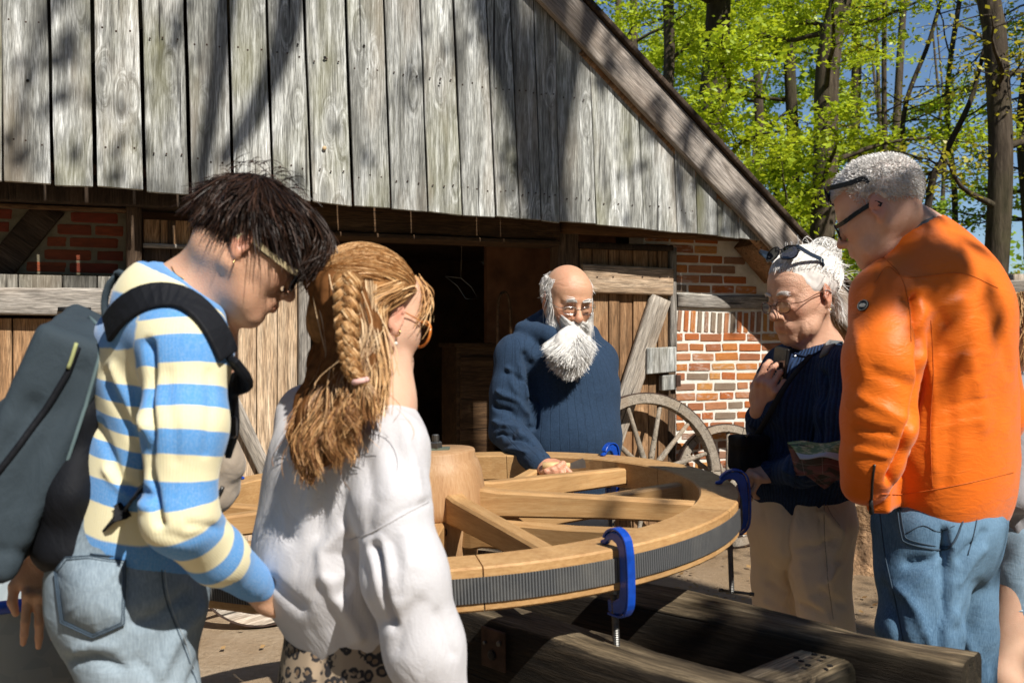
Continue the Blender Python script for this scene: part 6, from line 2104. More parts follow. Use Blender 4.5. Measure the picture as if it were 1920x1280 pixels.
    go, v2, f2 = sculpt('grey_front', C, .006, M['bp_grey'], b, freq=6, amp=.014, seed=7, folds=[([(150, 700), (60, 880), (20, 1000)], 22, -.006), ([(60, 760), (-20, 900)], 16, -.006), ([(80, 1040), (0, 1030)], 14, -.006)])
    zp = [(146, 650), (126, 700), (84, 770), (40, 830), (0, 882), (-30, 920)]
    p_, n_ = ray_on(v2, f2, densify(zp, 12), .001)
    obj('zip', MB().tube(p_, .0052, 6, flat=1.0).mesh(True), M['strap_black'], b)
    p_, n_ = ray_on(v2, f2, densify([(143, 645), (135, 670), (126, 690)], 6), .006)
    obj('zip_pull', MB().tube(p_, .0030, 6).mesh(True), simple('olive_cord', (.30, .32, .14), .7), b)
    p_, n_ = ray_on(v2, f2, densify([(168, 596), (190, 618), (186, 670), (160, 760), (126, 860), (96, 960), (80, 1040)], 14), .001)
    obj('piping', MB().tube(p_, .003, 6).mesh(True), simple('slate_piping', (.10, .15, .16), .6), b)
    # grip loop and the top of the pads
    lp = spline([P(205, 640, 1.40), P(196, 570, 1.40), P(208, 530, 1.40), P(232, 520, 1.40), P(246, 550, 1.38), P(238, 615, 1.37)], 20)
    obj('grip_loop', MB().add(*ribbon(lp, .040, .008, wd)).mesh(True), M['bp_grey'], b)
    def strap(name, px, vf, width, lift, mat, D_free=None, th_=.006):
        q = densify(px, 14)
        p, n = ray_on(vf[0], vf[1], q, lift)
        p = spline(p[::2] if len(p) > 6 else p, len(p)); 
        for _ in range(4): p[1:-1] = .25 * p[:-2] + .5 * p[1:-1] + .25 * p[2:]; n[1:-1] = .25 * n[:-2] + .5 * n[1:-1] + .25 * n[2:]
        T = np.gradient(p, axis=0)
        wdv = np.cross(T, n)
        o = bevel(obj(name, MB().add(*ribbon(p, width, th_, wdv)).mesh(), mat, b), th_ * .4, 2); return p
    pth = strap('shoulder_strap', [(205, 618), (222, 590), (255, 565), (300, 552), (345, 560), (385, 590), (410, 632), (424, 668)], (jv, jf), .044, .004, M['strap_black'], th_=.008)
    q = spline([pth[-1], pth[-1] + V(.012, .03, -.03), P(436, 730, 1.37), P(438, 800, 1.40), P(425, 850, 1.42)], 24)
    bevel(obj('shoulder_strap', MB().add(*ribbon(q, np.linspace(.044, .028, 24), .010, nrm([.5, -.8, 0]))).mesh(), M['strap_black'], b), .003, 2)
    bevel(obj('strap_buckle', MB().box(P(430, 800, 1.375), (.022, .016, .034)).mesh(), M['black_plastic'], b), .004)
    q_, n_ = ray_on(jv, jf, [(268, 918), (245, 942), (215, 972)], .004)
    lq = spline(np.vstack([P(305, 882, 1.40), q_, P(178, 1010, 1.40), P(150, 1030, 1.42)]), 24)
    bevel(obj('lower_strap', MB().add(*ribbon(lq, .026, .004, (-.35, -.35, -.6))).mesh(), M['strap_black'], b), .0015, 1)
    # canvas bag and jacket hanging on her front
    tt = thing('canvas_bag', 'taupe canvas bag hanging in front of the striped jumper, next to the strap buckle', 'bag', P(415, 950, 1.56))
    C = Clay(); C.chain([P(432, 810, 1.52), P(428, 860, 1.54), P(408, 920, 1.55), P(398, 950, 1.55)], [.012, .026, .030, .018], .02, flat=(nrm([.9, .3, 0]), .9))
    sculpt('bag_body', C, .005, M['tote'], tt, freq=22, amp=.008, seed=4)
    obj('bag_toggle', MB().tube([P(418, 912, 1.515), P(410, 928, 1.515)], .0035, 6).mesh(True), M['black_plastic'], tt)
    return t
build_woman()
# ------------------------------------------------------------------ girl with the braid, seen from behind
def build_girl():
    D = 1.52
    t = person('girl with long braided golden hair, white sweatshirt and leopard print skirt, seen from behind', P(660, 1100, D))
    fw = nrm([.62, .74, 0]); lat = nrm([.77, -.64, 0])     # her right, towards the camera
    H = Head(P(695, 592, 1.51), (.62, .74, -.22), .90)
    nb = P(698, 765, 1.50); chest = P(655, 890, 1.52); hip = P(655, 1150, 1.54)
    shR = P(768, 812, 1.39); elR = P(760, 1080, 1.35); wrR = P(824, 1330, 1.38)
    shL = P(575, 810, 1.64); elL = P(562, 990, 1.66); wrL = P(640, 1075, 1.75)
    C = Clay(); H.clay(C, nose=.8, lips=1.0, ear=1.02, jaw=.85)
    C.chain([H.L(0, -.04, -.03), P(698, 690, 1.50), nb], [.040, .035, .040], .03)
    C.chain([nb, chest, hip], [.07, .09, .09], .05)
    C.chain([chest + lat * .04 + V(0, 0, .0), P(735, 870, 1.42), elR, wrR], [.04, .030, .026, .020], .02)
    C.chain([chest - lat * .04 + V(0, 0, .0), P(592, 870, 1.60), elL, wrL], [.04, .030, .026, .020], .02)
    hand(C, wrR, V(.05, .1, -1), V(.7, -.6, 0), -1, .82, curl=(15, 18, 14))
    hand(C, wrL, V(.6, .6, -.3), V(-.3, .3, .9), 1, .82, curl=(15, 18, 14))
    sculpt('body', C, .0041, M['skin_g'], t, attrs={'red': lambda v: H.red(v, .8, .2, .3, 1.0)}, smooth=1)
    H.eyeballs(t)
    C = Clay()
    C.cone(P(704, 820, 1.50), chest, .075, .132, .06, flat=(fw, .80))
    C.cone(chest, P(628, 1040, 1.53), .136, .142, .05, flat=(fw, .88))
    C.cone(P(628, 1040, 1.53), P(645, 1130, 1.53), .142, .112, .03, flat=(fw, .88))
    C.cone(P(645, 1130, 1.53), P(648, 1160, 1.53), .106, .102, .012, flat=(fw, .88))
    C.cone(P(700, 772, 1.50), P(685, 835, 1.50), .042, .080, .04)
    C.chain([chest + lat * .08 + V(0, 0, .05), P(735, 842, 1.42), P(735, 940, 1.38), P(760, 1080, 1.35), P(796, 1210, 1.35), P(822, 1320, 1.36)], [.055, .046, .049, .055, .052, .046], .035)
    C.chain([chest - lat * .10 + V(0, 0, .09), P(592, 840, 1.60), P(560, 990, 1.66), P(630, 1075, 1.74)], [.055, .048, .050, .045], .03)
    C.torus(P(699, 758, 1.50), nrm(H.L(0, -.02, 0) - P(699, 770, 1.50)), .047, .0075, .006)
    folds = [([(655, 1012), (700, 995), (760, 962), (805, 938)], 6, -.003),
             ([(640, 990), (625, 1010), (610, 1035), (612, 1075)], 13, .010), ([(700, 1020), (715, 1090), (735, 1170)], 10, -.018), ([(668, 1030), (690, 1100), (712, 1170)], 14, -.008),
             ([(625, 1090), (628, 1120), (655, 1160), (670, 1190)], 13, .010), ([(645, 1040), (650, 1080), (640, 1110)], 10, -.007),
             ([(735, 1020), (745, 1060), (748, 1110)], 12, -.005), ([(762, 1010), (770, 1060)], 12, .004), ([(600, 880), (610, 940), (600, 1000)], 14, -.006), ([(560, 900), (545, 1000)], 16, -.006),
             ([(680, 850), (692, 900), (700, 940), (690, 985)], 16, -.006), ([(720, 860), (735, 930)], 16, .004), ([(790, 1130), (760, 1160), (745, 1210)], 14, -.005), ([(820, 1150), (850, 1220)], 10, -.005),
             ([(510, 1090), (560, 1140)], 12, -.008), ([(750, 800), (775, 860), (785, 930)], 10, .005), ([(720, 770), (760, 790)], 6, -.003)]
    so, sv, sf = sculpt('white_sweatshirt', C, .0050, M['sweat'], t, folds=folds, freq=5, amp=.008, seed=21, smooth=3)
    seam('shoulder_seam', (sv, sf), [(655, 1013), (700, 996), (760, 963), (803, 940)], .0010, simple('sweat_seam', (.5, .49, .5), .9), t)
    C = Clay()
    C.cone(P(652, 1150, 1.54), P(660, 1290, 1.54), .112, .125, .03, flat=(fw, .9)); C.cone(P(660, 1290, 1.54), V(-.26, 1.56, .30), .125, .175, .03, flat=(fw, .9))
    sculpt('leopard_skirt', C, .010, M['leopard'], t, folds=[([(600, 1200), (590, 1290)], 12, -.008), ([(690, 1200), (700, 1290)], 14, -.008), ([(640, 1190), (650, 1290)], 12, .006)], freq=6, amp=.012, seed=31, stretch=(1, 1, .25))
    sculpt('legs', Clay().cone(V(-.26, 1.56, .35) + lat * .07, V(-.24, 1.56, .08) + lat * .07, .045, .035).cone(V(-.26, 1.56, .35) - lat * .07, V(-.24, 1.58, .08) - lat * .07, .045, .035), .008, M['skin_g'], t, attrs={'red': lambda v: v[:, 0] * 0})
    shoe('shoe', V(-.24, 1.56, 0) + lat * .07, fw, t, .9); shoe('shoe', V(-.24, 1.58, 0) - lat * .07, fw, t, .9)
    seam('pink_collar', (sv, sf), [(688, 712), (700, 722), (716, 730)], .004, M['pink'], t, lift=.004)
    # hair
    ec, er = V(0, -.022, .040), V(.081, .096, .080)
    C = Clay()
    C.ell(H.L(*ec), er * H.s * .985, H.M, .02)
    for q in (-1, 1):
        C.ell(H.L(q * .092, .004, -.016), V(.026, .026, .040) * H.s, H.M, .008, '-')
    C.ell(H.L(0, .132, -.055), V(.085, .075, .088) * H.s, H.M, .012, '-')
    C.ell(H.L(.055, -.062, -.03), V(.035, .045, .06) * H.s, H.M, .03)
    C.ell(H.L(-.03, -.070, -.02), V(.045, .035, .05) * H.s, H.M, .04)
    sculpt('hair', C, .005, M['hair_cap_g'], t, freq=18, amp=.004, seed=5)
    B0 = H.L(-.012, -.118, .045)
    # swept-back top hair: arcs over the skull to the start of the braid
    n = 6500; g = np.random.default_rng(5)
    a = g.uniform(-2.5, 2.5, n); 
    st = np.stack([np.sin(a) * .92, np.cos(a) * .92, np.where(np.abs(a) < 1.3, .30, .30 - (np.abs(a) - 1.3) * .22)], 1)
    st += g.normal(size=(n, 3)) * .05; st /= np.linalg.norm(st, axis=1, keepdims=True)
    # also start rows further up the skull
    mixu = g.random(n)[:, None] * .6; e = nrm((H.inv(B0) - ec) / er)
    st = st * (1 - mixu) + V(0, .2, 1) * mixu; st /= np.linalg.norm(st, axis=1, keepdims=True)
    en = np.tile(e, (n, 1)) + g.normal(size=(n, 3)) * .07
    tt = np.linspace(0, 1, 14)[None, :, None]
    A = st[:, None, :] * (1 - tt) + en[:, None, :] * tt
    A /= np.linalg.norm(A, axis=2, keepdims=True)
    liftv = 1.0 + .04 * np.sin(tt * math.pi) + g.random((n, 1, 1)) * .02 + .02
    obj('swept_hair', strands_mesh(H.LA(A * er * liftv + ec), .0007, .0005), M['hair_g'], t)
    # loose hair hanging down the back, in wavy locks
    cur = [
        [H.L(-.080, -.03, .04), P(622, 620, 1.55), P(592, 720, 1.50), P(556, 800, 1.44), P(548, 860, 1.42)],
        [H.L(-.062, -.078, .04), P(622, 640, 1.49), P(596, 740, 1.44), P(566, 830, 1.40), P(566, 900, 1.38)],
        [H.L(-.035, -.108, .038), P(634, 650, 1.44), P(614, 750, 1.40), P(586, 840, 1.37), P(584, 905, 1.36)],
        [H.L(-.01, -.116, .035), P(650, 650, 1.41), P(636, 750, 1.375), P(612, 830, 1.355), P(610, 870, 1.355)],
        [H.L(.02, -.112, .035), P(670, 650, 1.39), P(656, 740, 1.36), P(640, 810, 1.345), P(640, 872, 1.35)],
        [H.L(.048, -.092, .038), P(688, 640, 1.38), P(676, 720, 1.35), P(664, 780, 1.34), P(668, 815, 1.34)],
        [H.L(.066, -.064, .04), P(698, 640, 1.385), P(690, 700, 1.365), P(682, 740, 1.35), P(688, 780, 1.34)],
    ]
    C = Clay()
    for c in cur[:6]:
        s_ = spline(c, 6); C.chain(list(s_), [.018, .021, .022, .018, .010, .004], .02)
    sculpt('hair', C, .005, M['hair_cap_g2'], t, freq=30, amp=.008, seed=15, stretch=(1, 1, .35))
    mh = hair_mat('golden_to_copper_hair', (.2, .1, .04), (.3, .2, .1), (.5, .3, .2))
    tn = mh.node_tree.nodes; lk = mh.node_tree.links
    NT_ = NT('long_wavy_hair'); al = NT_.attr('along'); rn_ = NT_.attr('rnd')
    top = NT_.ramp(rn_, [(0, (.26, .16, .085)), (.5, (.44, .30, .17)), (1, (.66, .49, .30))]); lowc = NT_.ramp(rn_, [(0, (.13, .05, .018)), (.5, (.33, .155, .055)), (1, (.62, .37, .16))])
    NT_.out(NT_.mix(NT_.rng(al, .25, .75), top, lowc), .52, Specular_IOR_Level=.3)
    front = [[p + nrm(V(0, 0, CAM_H) - V(p)) * .018 if i > 0 else p for i, p in enumerate(c)] for c in cur]
    obj('long_hair', strands_mesh(guides(front, 7500, .0060, 18, (.0080, 2.2), 3, 1.0, 6, .8), .0007, .0002), NT_.m, t)
    obj('long_hair', strands_mesh(guides(front, 45, .014, 22, (.014, 1.7), 9, 1.6), .0005, .0003), NT_.m, t)
    side = [[H.L(.066, .030, .055), H.L(.088, -.015, .035), H.L(.080, -.06, -.01), P(706, 690, 1.37), P(696, 770, 1.335)],
            [H.L(.074, -.01, .050), H.L(.088, -.045, .025), H.L(.07, -.08, -.02), P(696, 700, 1.36), P(684, 780, 1.33)]]
    obj('long_hair', strands_mesh(guides(side, 2600, .006, 14, (.003, 1.5), 13), .0007, .0003), M['hair_g'], t)
    wis = [[H.L(.050, .055, .085), H.L(.072, .056, .05), H.L(.077, .046, .01), H.L(.078, .030, -.02)], [H.L(.03, .068, .085), H.L(.060, .070, .055), H.L(.074, .058, .02), H.L(.077, .038, -.01)]]
    obj('wisps', strands_mesh(guides(wis, 45, .006, 12, (.003, 1.2), 2), .0007, .0003), M['hair_g'], t)
    # plaited braid: three bundles of strands wound round each other
    ctr = spline([P(653, 520, 1.372), P(650, 575, 1.352), P(652, 640, 1.335), P(660, 690, 1.325), P(676, 720, 1.32)], 90)
    wdir = nrm([.75, -.35, 0]); ddir = nrm([-.35, -.90, 0])
    s = np.linspace(0, 1, 90); amp = (.0115 * (1 - .45 * s))[:, None]
    bun = []
    mbz = MB()
    for k in range(3):
        ph = 2 * math.pi * k / 3; w_ = 2 * math.pi * 3.6
        c_ = ctr + amp * 1.15 * np.sin(w_ * s + ph)[:, None] * wdir + amp * .75 * np.sin(2 * (w_ * s + ph))[:, None] * ddir
        rr_ = .0095 * (1 - .45 * s)
        mbz.tube(c_, rr_ * .93, 10)
        T = np.gradient(c_, axis=0); T /= np.linalg.norm(T, axis=1, keepdims=True)
        A_ = np.cross(T, ddir); A_ /= np.linalg.norm(A_, axis=1, keepdims=True); B_ = np.cross(T, A_)
        for j in range(150):
            an = g.uniform(0, 6.28); tw = g.uniform(-1.2, 1.2)
            th = an + tw * s * 3
            bun.append(c_ + (rr_ * g.uniform(.93, 1.06))[:, None] * (np.cos(th)[:, None] * A_ + np.sin(th)[:, None] * B_))
    obj('braid_core', mbz.mesh(True), M['hair_cap_g'], t)
    obj('braid', strands_mesh(np.array(bun)[:, ::2], .0006, .0006), M['hair_g'], t)
    tail = [[P(674, 712, 1.32), P(684, 740, 1.315), P(690, 800, 1.31)], [P(680, 712, 1.32), P(694, 745, 1.315), P(706, 790, 1.31)]]
    obj('braid_tail', strands_mesh(guides(tail, 120, .003, 10, (.004, 1), 2), .0008, .0003), NT_.m, t)
    sculpt('hair_tie', Clay().torus(P(676, 714, 1.318), nrm(P(680, 735, 1.32) - P(672, 700, 1.32)), .009, .0045), .0022, simple('pale_pink_scrunchie', (.66, .40, .36), .8), t)
    glasses(t, H, 'glasses', M['frame_amber'], M['lens_brown'], .027, .024, .0026, M['frame_amber'], .0020, y=.106, z=-.010, square=2.1)
    C = Clay().torus(H.L(.0835, -.004, -.033), H.M[:, 1], .0050, .0013)
    sculpt('earring', C, .0011, M['gold'], t, smooth=0)
    sculpt('pearl_earring', Clay().ell(H.L(.083, -.004, -.052), .0035), .0014, simple('pearl', (.8, .76, .7), .2), t)
build_girl()
# ------------------------------------------------------------------ bearded old craftsman behind the wheel
def build_old_man():
    t = person('bald old man with long white beard and navy jumper, working behind the wheel', P(1062, 800, 3.62))
    fw = nrm([.34, -.94, 0]); lat = nrm([-.94, -.34, 0])
    H = Head(P(1064, 561, 3.52), (.335, -.88, -.34), 1.10)
    nb = P(1052, 640, 3.58); chest = P(1062, 730, 3.60); belly = P(1066, 815, 3.57); hip = P(1062, 900, 3.62)
    shR = P(968, 668, 3.50); elR = P(950, 806, 3.44); wrR = P(1012, 868, 3.12)
    shL = P(1122, 678, 3.68); elL = P(1120, 800, 3.74); wrL = P(1100, 862, 3.72)
    C = Clay(); H.clay(C, nose=1.2, lips=.8, ear=1.15)
    H.neck(C, nb, .058)
    C.chain([nb, chest, belly], [.07, .11, .12], .05)
    C.chain([nb + lat * .1, shR, elR, wrR], [.05, .045, .036, .028], .02)
    C.chain([nb - lat * .1, shL, elL, wrL], [.05, .045, .036, .028], .02)
    hd = P(1052, 880, 2.99)
    hand(C, wrR + V(.01, -.02, 0), hd - wrR - V(0, 0, .01), V(-.25, -.35, .9), -1, 1.05, fingers=[(38, 45, 25), (42, 50, 30), (46, 52, 30), (50, 55, 30)], thumb=(30, 35), spread=4)
    hand(C, wrL, V(-.2, -.8, -.3), V(0, -.3, .9), 1, 1.05, curl=(20, 25, 20))
    def att(v):
        r = H.red(v, .5, .8, .8, 1.0)
        return np.maximum(r, .35 * (v[:, 2] < 1.1))
    sculpt('body', C, .0044, M['skin_m'], t, attrs={'red': att}, smooth=1, folds=[([(1042, 528), (1070, 524), (1100, 530)], 1.5, -.0010), ([(1040, 536), (1070, 532), (1100, 538)], 1.5, -.0010), ([(1046, 576), (1056, 580), (1066, 578)], 1.5, -.0012), ([(1020, 877), (1036, 884)], 2, -.0012), ([(1030, 872), (1048, 880)], 2, -.0012)])
    H.eyeballs(t)
    C = Clay()
    C.cone(P(1050, 655, 3.58), chest, .150, .205, .06, flat=(fw, .68)); C.cone(chest, belly, .205, .205, .05, flat=(fw, .82)); C.cone(belly, P(1064, 900, 3.6), .205, .190, .03, flat=(fw, .84))
    C.cone(P(1000, 660, 3.54), P(1098, 662, 3.66), .078, .078, .05)
    C.chain([chest + lat * .12 + V(0, 0, .10), shR, P(955, 740, 3.46), elR], [.085, .078, .074, .068], .03)
    C.chain([elR, P(985, 845, 3.25), P(1006, 866, 3.14)], [.068, .055, .042], .02)
    C.cone(P(990, 850, 3.22), P(1012, 869, 3.11), .044, .040, .006)
    C.chain([chest - lat * .12 + V(0, 0, .10), shL, elL, wrL], [.085, .072, .064, .046], .03)
    # thick open turned-down collar
    C.cone(P(1030, 630, 3.46), P(982, 618, 3.54), .034, .038, .02); C.cone(P(985, 618, 3.58), P(1020, 592, 3.64), .034, .030, .02); C.cone(P(1030, 628, 3.50), P(1040, 655, 3.44), .026, .018, .02)
    C.cone(P(1090, 625, 3.58), P(1105, 625, 3.64), .030, .030, .02)
    folds = [([(985, 660), (1000, 700), (1003, 760), (1000, 800)], 6, -.022), ([(948, 700), (985, 720)], 5, -.010), ([(935, 735), (975, 755), (992, 790)], 5, .012), ([(928, 760), (965, 775), (985, 800)], 5, -.014),
             ([(925, 790), (965, 800), (992, 825)], 5, .012), ([(935, 815), (965, 820), (1000, 835)], 4, -.010), ([(950, 690), (965, 735)], 5, .010), ([(975, 680), (985, 740)], 5, .010),
             ([(950, 840), (985, 850)], 4, .008), ([(1040, 705), (1090, 700)], 10, -.004), ([(1020, 680), (1015, 760)], 8, -.004)]
    bones = [(P(955, 660, 3.48), elR, 0, fw, .075), (elR, wrR, .3, V(0, 0, 1), .06), (nb, P(1064, 900, 3.6), .0, fw, .20), (shL, elL, 0, fw, .07)]
    sculpt('navy_jumper', C, .0066, M['knit_m'], t, folds=folds, freq=9, amp=.009, seed=41, attrs={'bone': lambda v: bone_coords(v, bones)})
    cl_ = spline([P(960, 618, 3.52), P(974, 630, 3.46), P(1000, 640, 3.42), P(1024, 646, 3.40)], 16)
    C = Clay(); trousers(C, hip + V(0, 0, -.05), lat, [P(1030, 1020, 3.58), P(1090, 1020, 3.68)], [V(.14, 3.55, .08), V(.30, 3.68, .08)], (.185, .16), .10, .075, .065, fw)
    sculpt('trousers', C, .012, M['dark_trousers'], t, freq=7, amp=.01)
    shoe('shoe', (.14, 3.55), fw, t); shoe('shoe', (.30, 3.68), fw, t)
    # white side hair
    okf = lambda p: (p[:, 2] > -.045) & (p[:, 2] < .075) & (p[:, 1] < .022) & (np.abs(p[:, 0]) > .02) & ~((p[:, 2] > .045) & (p[:, 1] > -.03) & (np.abs(p[:, 0]) < .06)) & ~((p[:, 1] > -.035) & (p[:, 2] < .012) & (p[:, 1] < .004))
    lp, w, o = scalp(H, 3500, okf, seed=3)
    dr = o * .22 + V(0, 0, -.8) - H.M[:, 1] * .45 + rng.normal(size=w.shape) * .18; dr /= np.linalg.norm(dr, axis=1, keepdims=True)
    S = fall(w, dr, H, 7, rng.uniform(.015, .035, len(w)), .05, .2, (V(0, -.014, .036), V(.080, .100, .085)), seed=2)
    obj('side_hair', strands_mesh(S, .0007, .0003), M['hair_white'], t)
    C = Clay()
    for q in (-1, 1):
        C.ell(H.L(q * .072, -.035, .028), V(.012, .045, .042) * H.s, H.M, .01); C.ell(H.L(q * .069, .010, .010), V(.006, .010, .035) * H.s, H.M, .01)
    C.ell(H.L(0, -.102, .015), V(.06, .014, .05) * H.s, H.M, .01)
    for q in (-1, 1): C.ell(H.L(q * .086, -.010, -.006), V(.012, .016, .022) * H.s, H.M, .006, '-')
    sculpt('hair', C, .004, M['hair_cap_white'], t, freq=40, amp=.006, seed=5)
    # long full beard
    C = Clay()
    C.chain([H.L(0, .085, -.080), P(1070, 645, 3.385), P(1072, 690, 3.40)], [.026, .050, .018], .03, flat=(fw, .50))
    for q in (-1, 1):
        C.chain([H.L(q * .066, .018, -.02), H.L(q * .060, .040, -.075), H.L(q * .045, .075, -.15), H.L(q * .035, .07, -.24)], [.010, .022, .032, .022], .03)
        C.cone(H.L(q * .002, .106, -.058), H.L(q * .032, .094, -.078), .008, .008, .01)
        sculpt('beard', C, .0042, M['hair_cap_white'], t, freq=30, amp=.005, seed=9, stretch=(1, 1, .5))
    g = np.random.default_rng(8)
    t_ = t
    def beard(n, r0, seed, puff):
        g = np.random.default_rng(seed)
        a = g.uniform(-1, 1, n)
        row = g.random(n)
        x0 = a * (.066 - .012 * row); y0 = .095 - .080 * np.abs(a) ** 1.6 - .015 * row; z0 = -.070 - .030 * row + .060 * np.abs(a) ** 2.2
        root = H.LA(np.stack([x0, y0, z0], 1))
        ln = g.uniform(.45, 1.0, n) ** .7
        px = 1068 + a * (55 + 3 * g.normal(size=n)) - a * 17 * ln ** 2; py = 606 + (106 - 36 * np.abs(a) ** 2) * ln + g.normal(size=n) * 3
        Dd = 3.335 + .05 * a ** 2 - puff * g.random(n) + .03 * (ln > .8) + g.normal(size=n) * .012
        end = np.stack([P(px[i], py[i], Dd[i]) for i in range(n)])
        mid = (root + end) / 2 + fw * (.028 + .02 * g.random((n, 1))) + H.M[:, 0] * a[:, None] * .018
        m = 11; tt = np.linspace(0, 1, m)[None, :, None]
        S = (1 - tt) ** 2 * root[:, None] + 2 * tt * (1 - tt) * mid[:, None] + tt ** 2 * end[:, None]
        for ax_ in (0, 1):
            S[..., ax_] += .0038 * np.minimum(tt[..., 0] * 2, 1) * np.sin(tt[..., 0] * (11 + 5 * np.sin(np.floor(a * 9) * 2.3))[:, None] + (np.floor(a * 9) * 1.9)[:, None] + g.normal(size=(n, 1)) * .5)
        S[..., 0] += .012 * tt[..., 0] * g.normal(size=(n, 1)) * .6
        return S
    obj('beard_strands', strands_mesh(beard(11000, .001, 1, .035), .0006, .0003), M['hair_white'], t)
    obj('beard_strands', strands_mesh(beard(500, .0006, 2, .035) + g.normal(size=(500, 1, 3)) * .006, .0006, .0003), M['hair_white'], t)
    mo = []
    for q in (-1, 1):
        mo.append(guides([[H.L(q * .004, .107, -.048), H.L(q * .016, .112, -.058), H.L(q * .032, .104, -.075), H.L(q * .042, .092, -.105)], [H.L(q * .012, .106, -.046), H.L(q * .026, .106, -.056), H.L(q * .042, .092, -.075), H.L(q * .052, .075, -.105)]], 900, .0035, 10, (.003, 1), 5 + q))
        # sideburns
        mo.append(guides([[H.L(q * .074, .020, .03), H.L(q * .074, .024, -.01), H.L(q * .070, .03, -.055), H.L(q * .068, .04, -.11)], [H.L(q * .068, .036, -.02), H.L(q * .064, .050, -.04), H.L(q * .062, .055, -.08), H.L(q * .055, .07, -.13)]], 900, .006, 10, (.004, 1.4), 15 + q))
    obj('moustache', strands_mesh(np.concatenate(mo)[:, :10], .0007, .0003), M['hair_white'], t)
    br = [guides([[H.L(q * .012, .100, .020), H.L(q * .028, .101, .024), H.L(q * .046, .087, .018)], [H.L(q * .014, .099, .024), H.L(q * .030, .098, .028), H.L(q * .048, .084, .022)]], 120, .003, 8, (.002, 1), 3) for q in (-1, 1)]
    obj('eyebrows', strands_mesh(np.concatenate(br), .0008, .0003), M['hair_white'], t)
    glasses(t, H, 'glasses', M['frame_silver'], M['lens'], .023, .013, .0010, M['frame_silver'], .002, y=.106, z=-.008, square=3)
build_old_man()

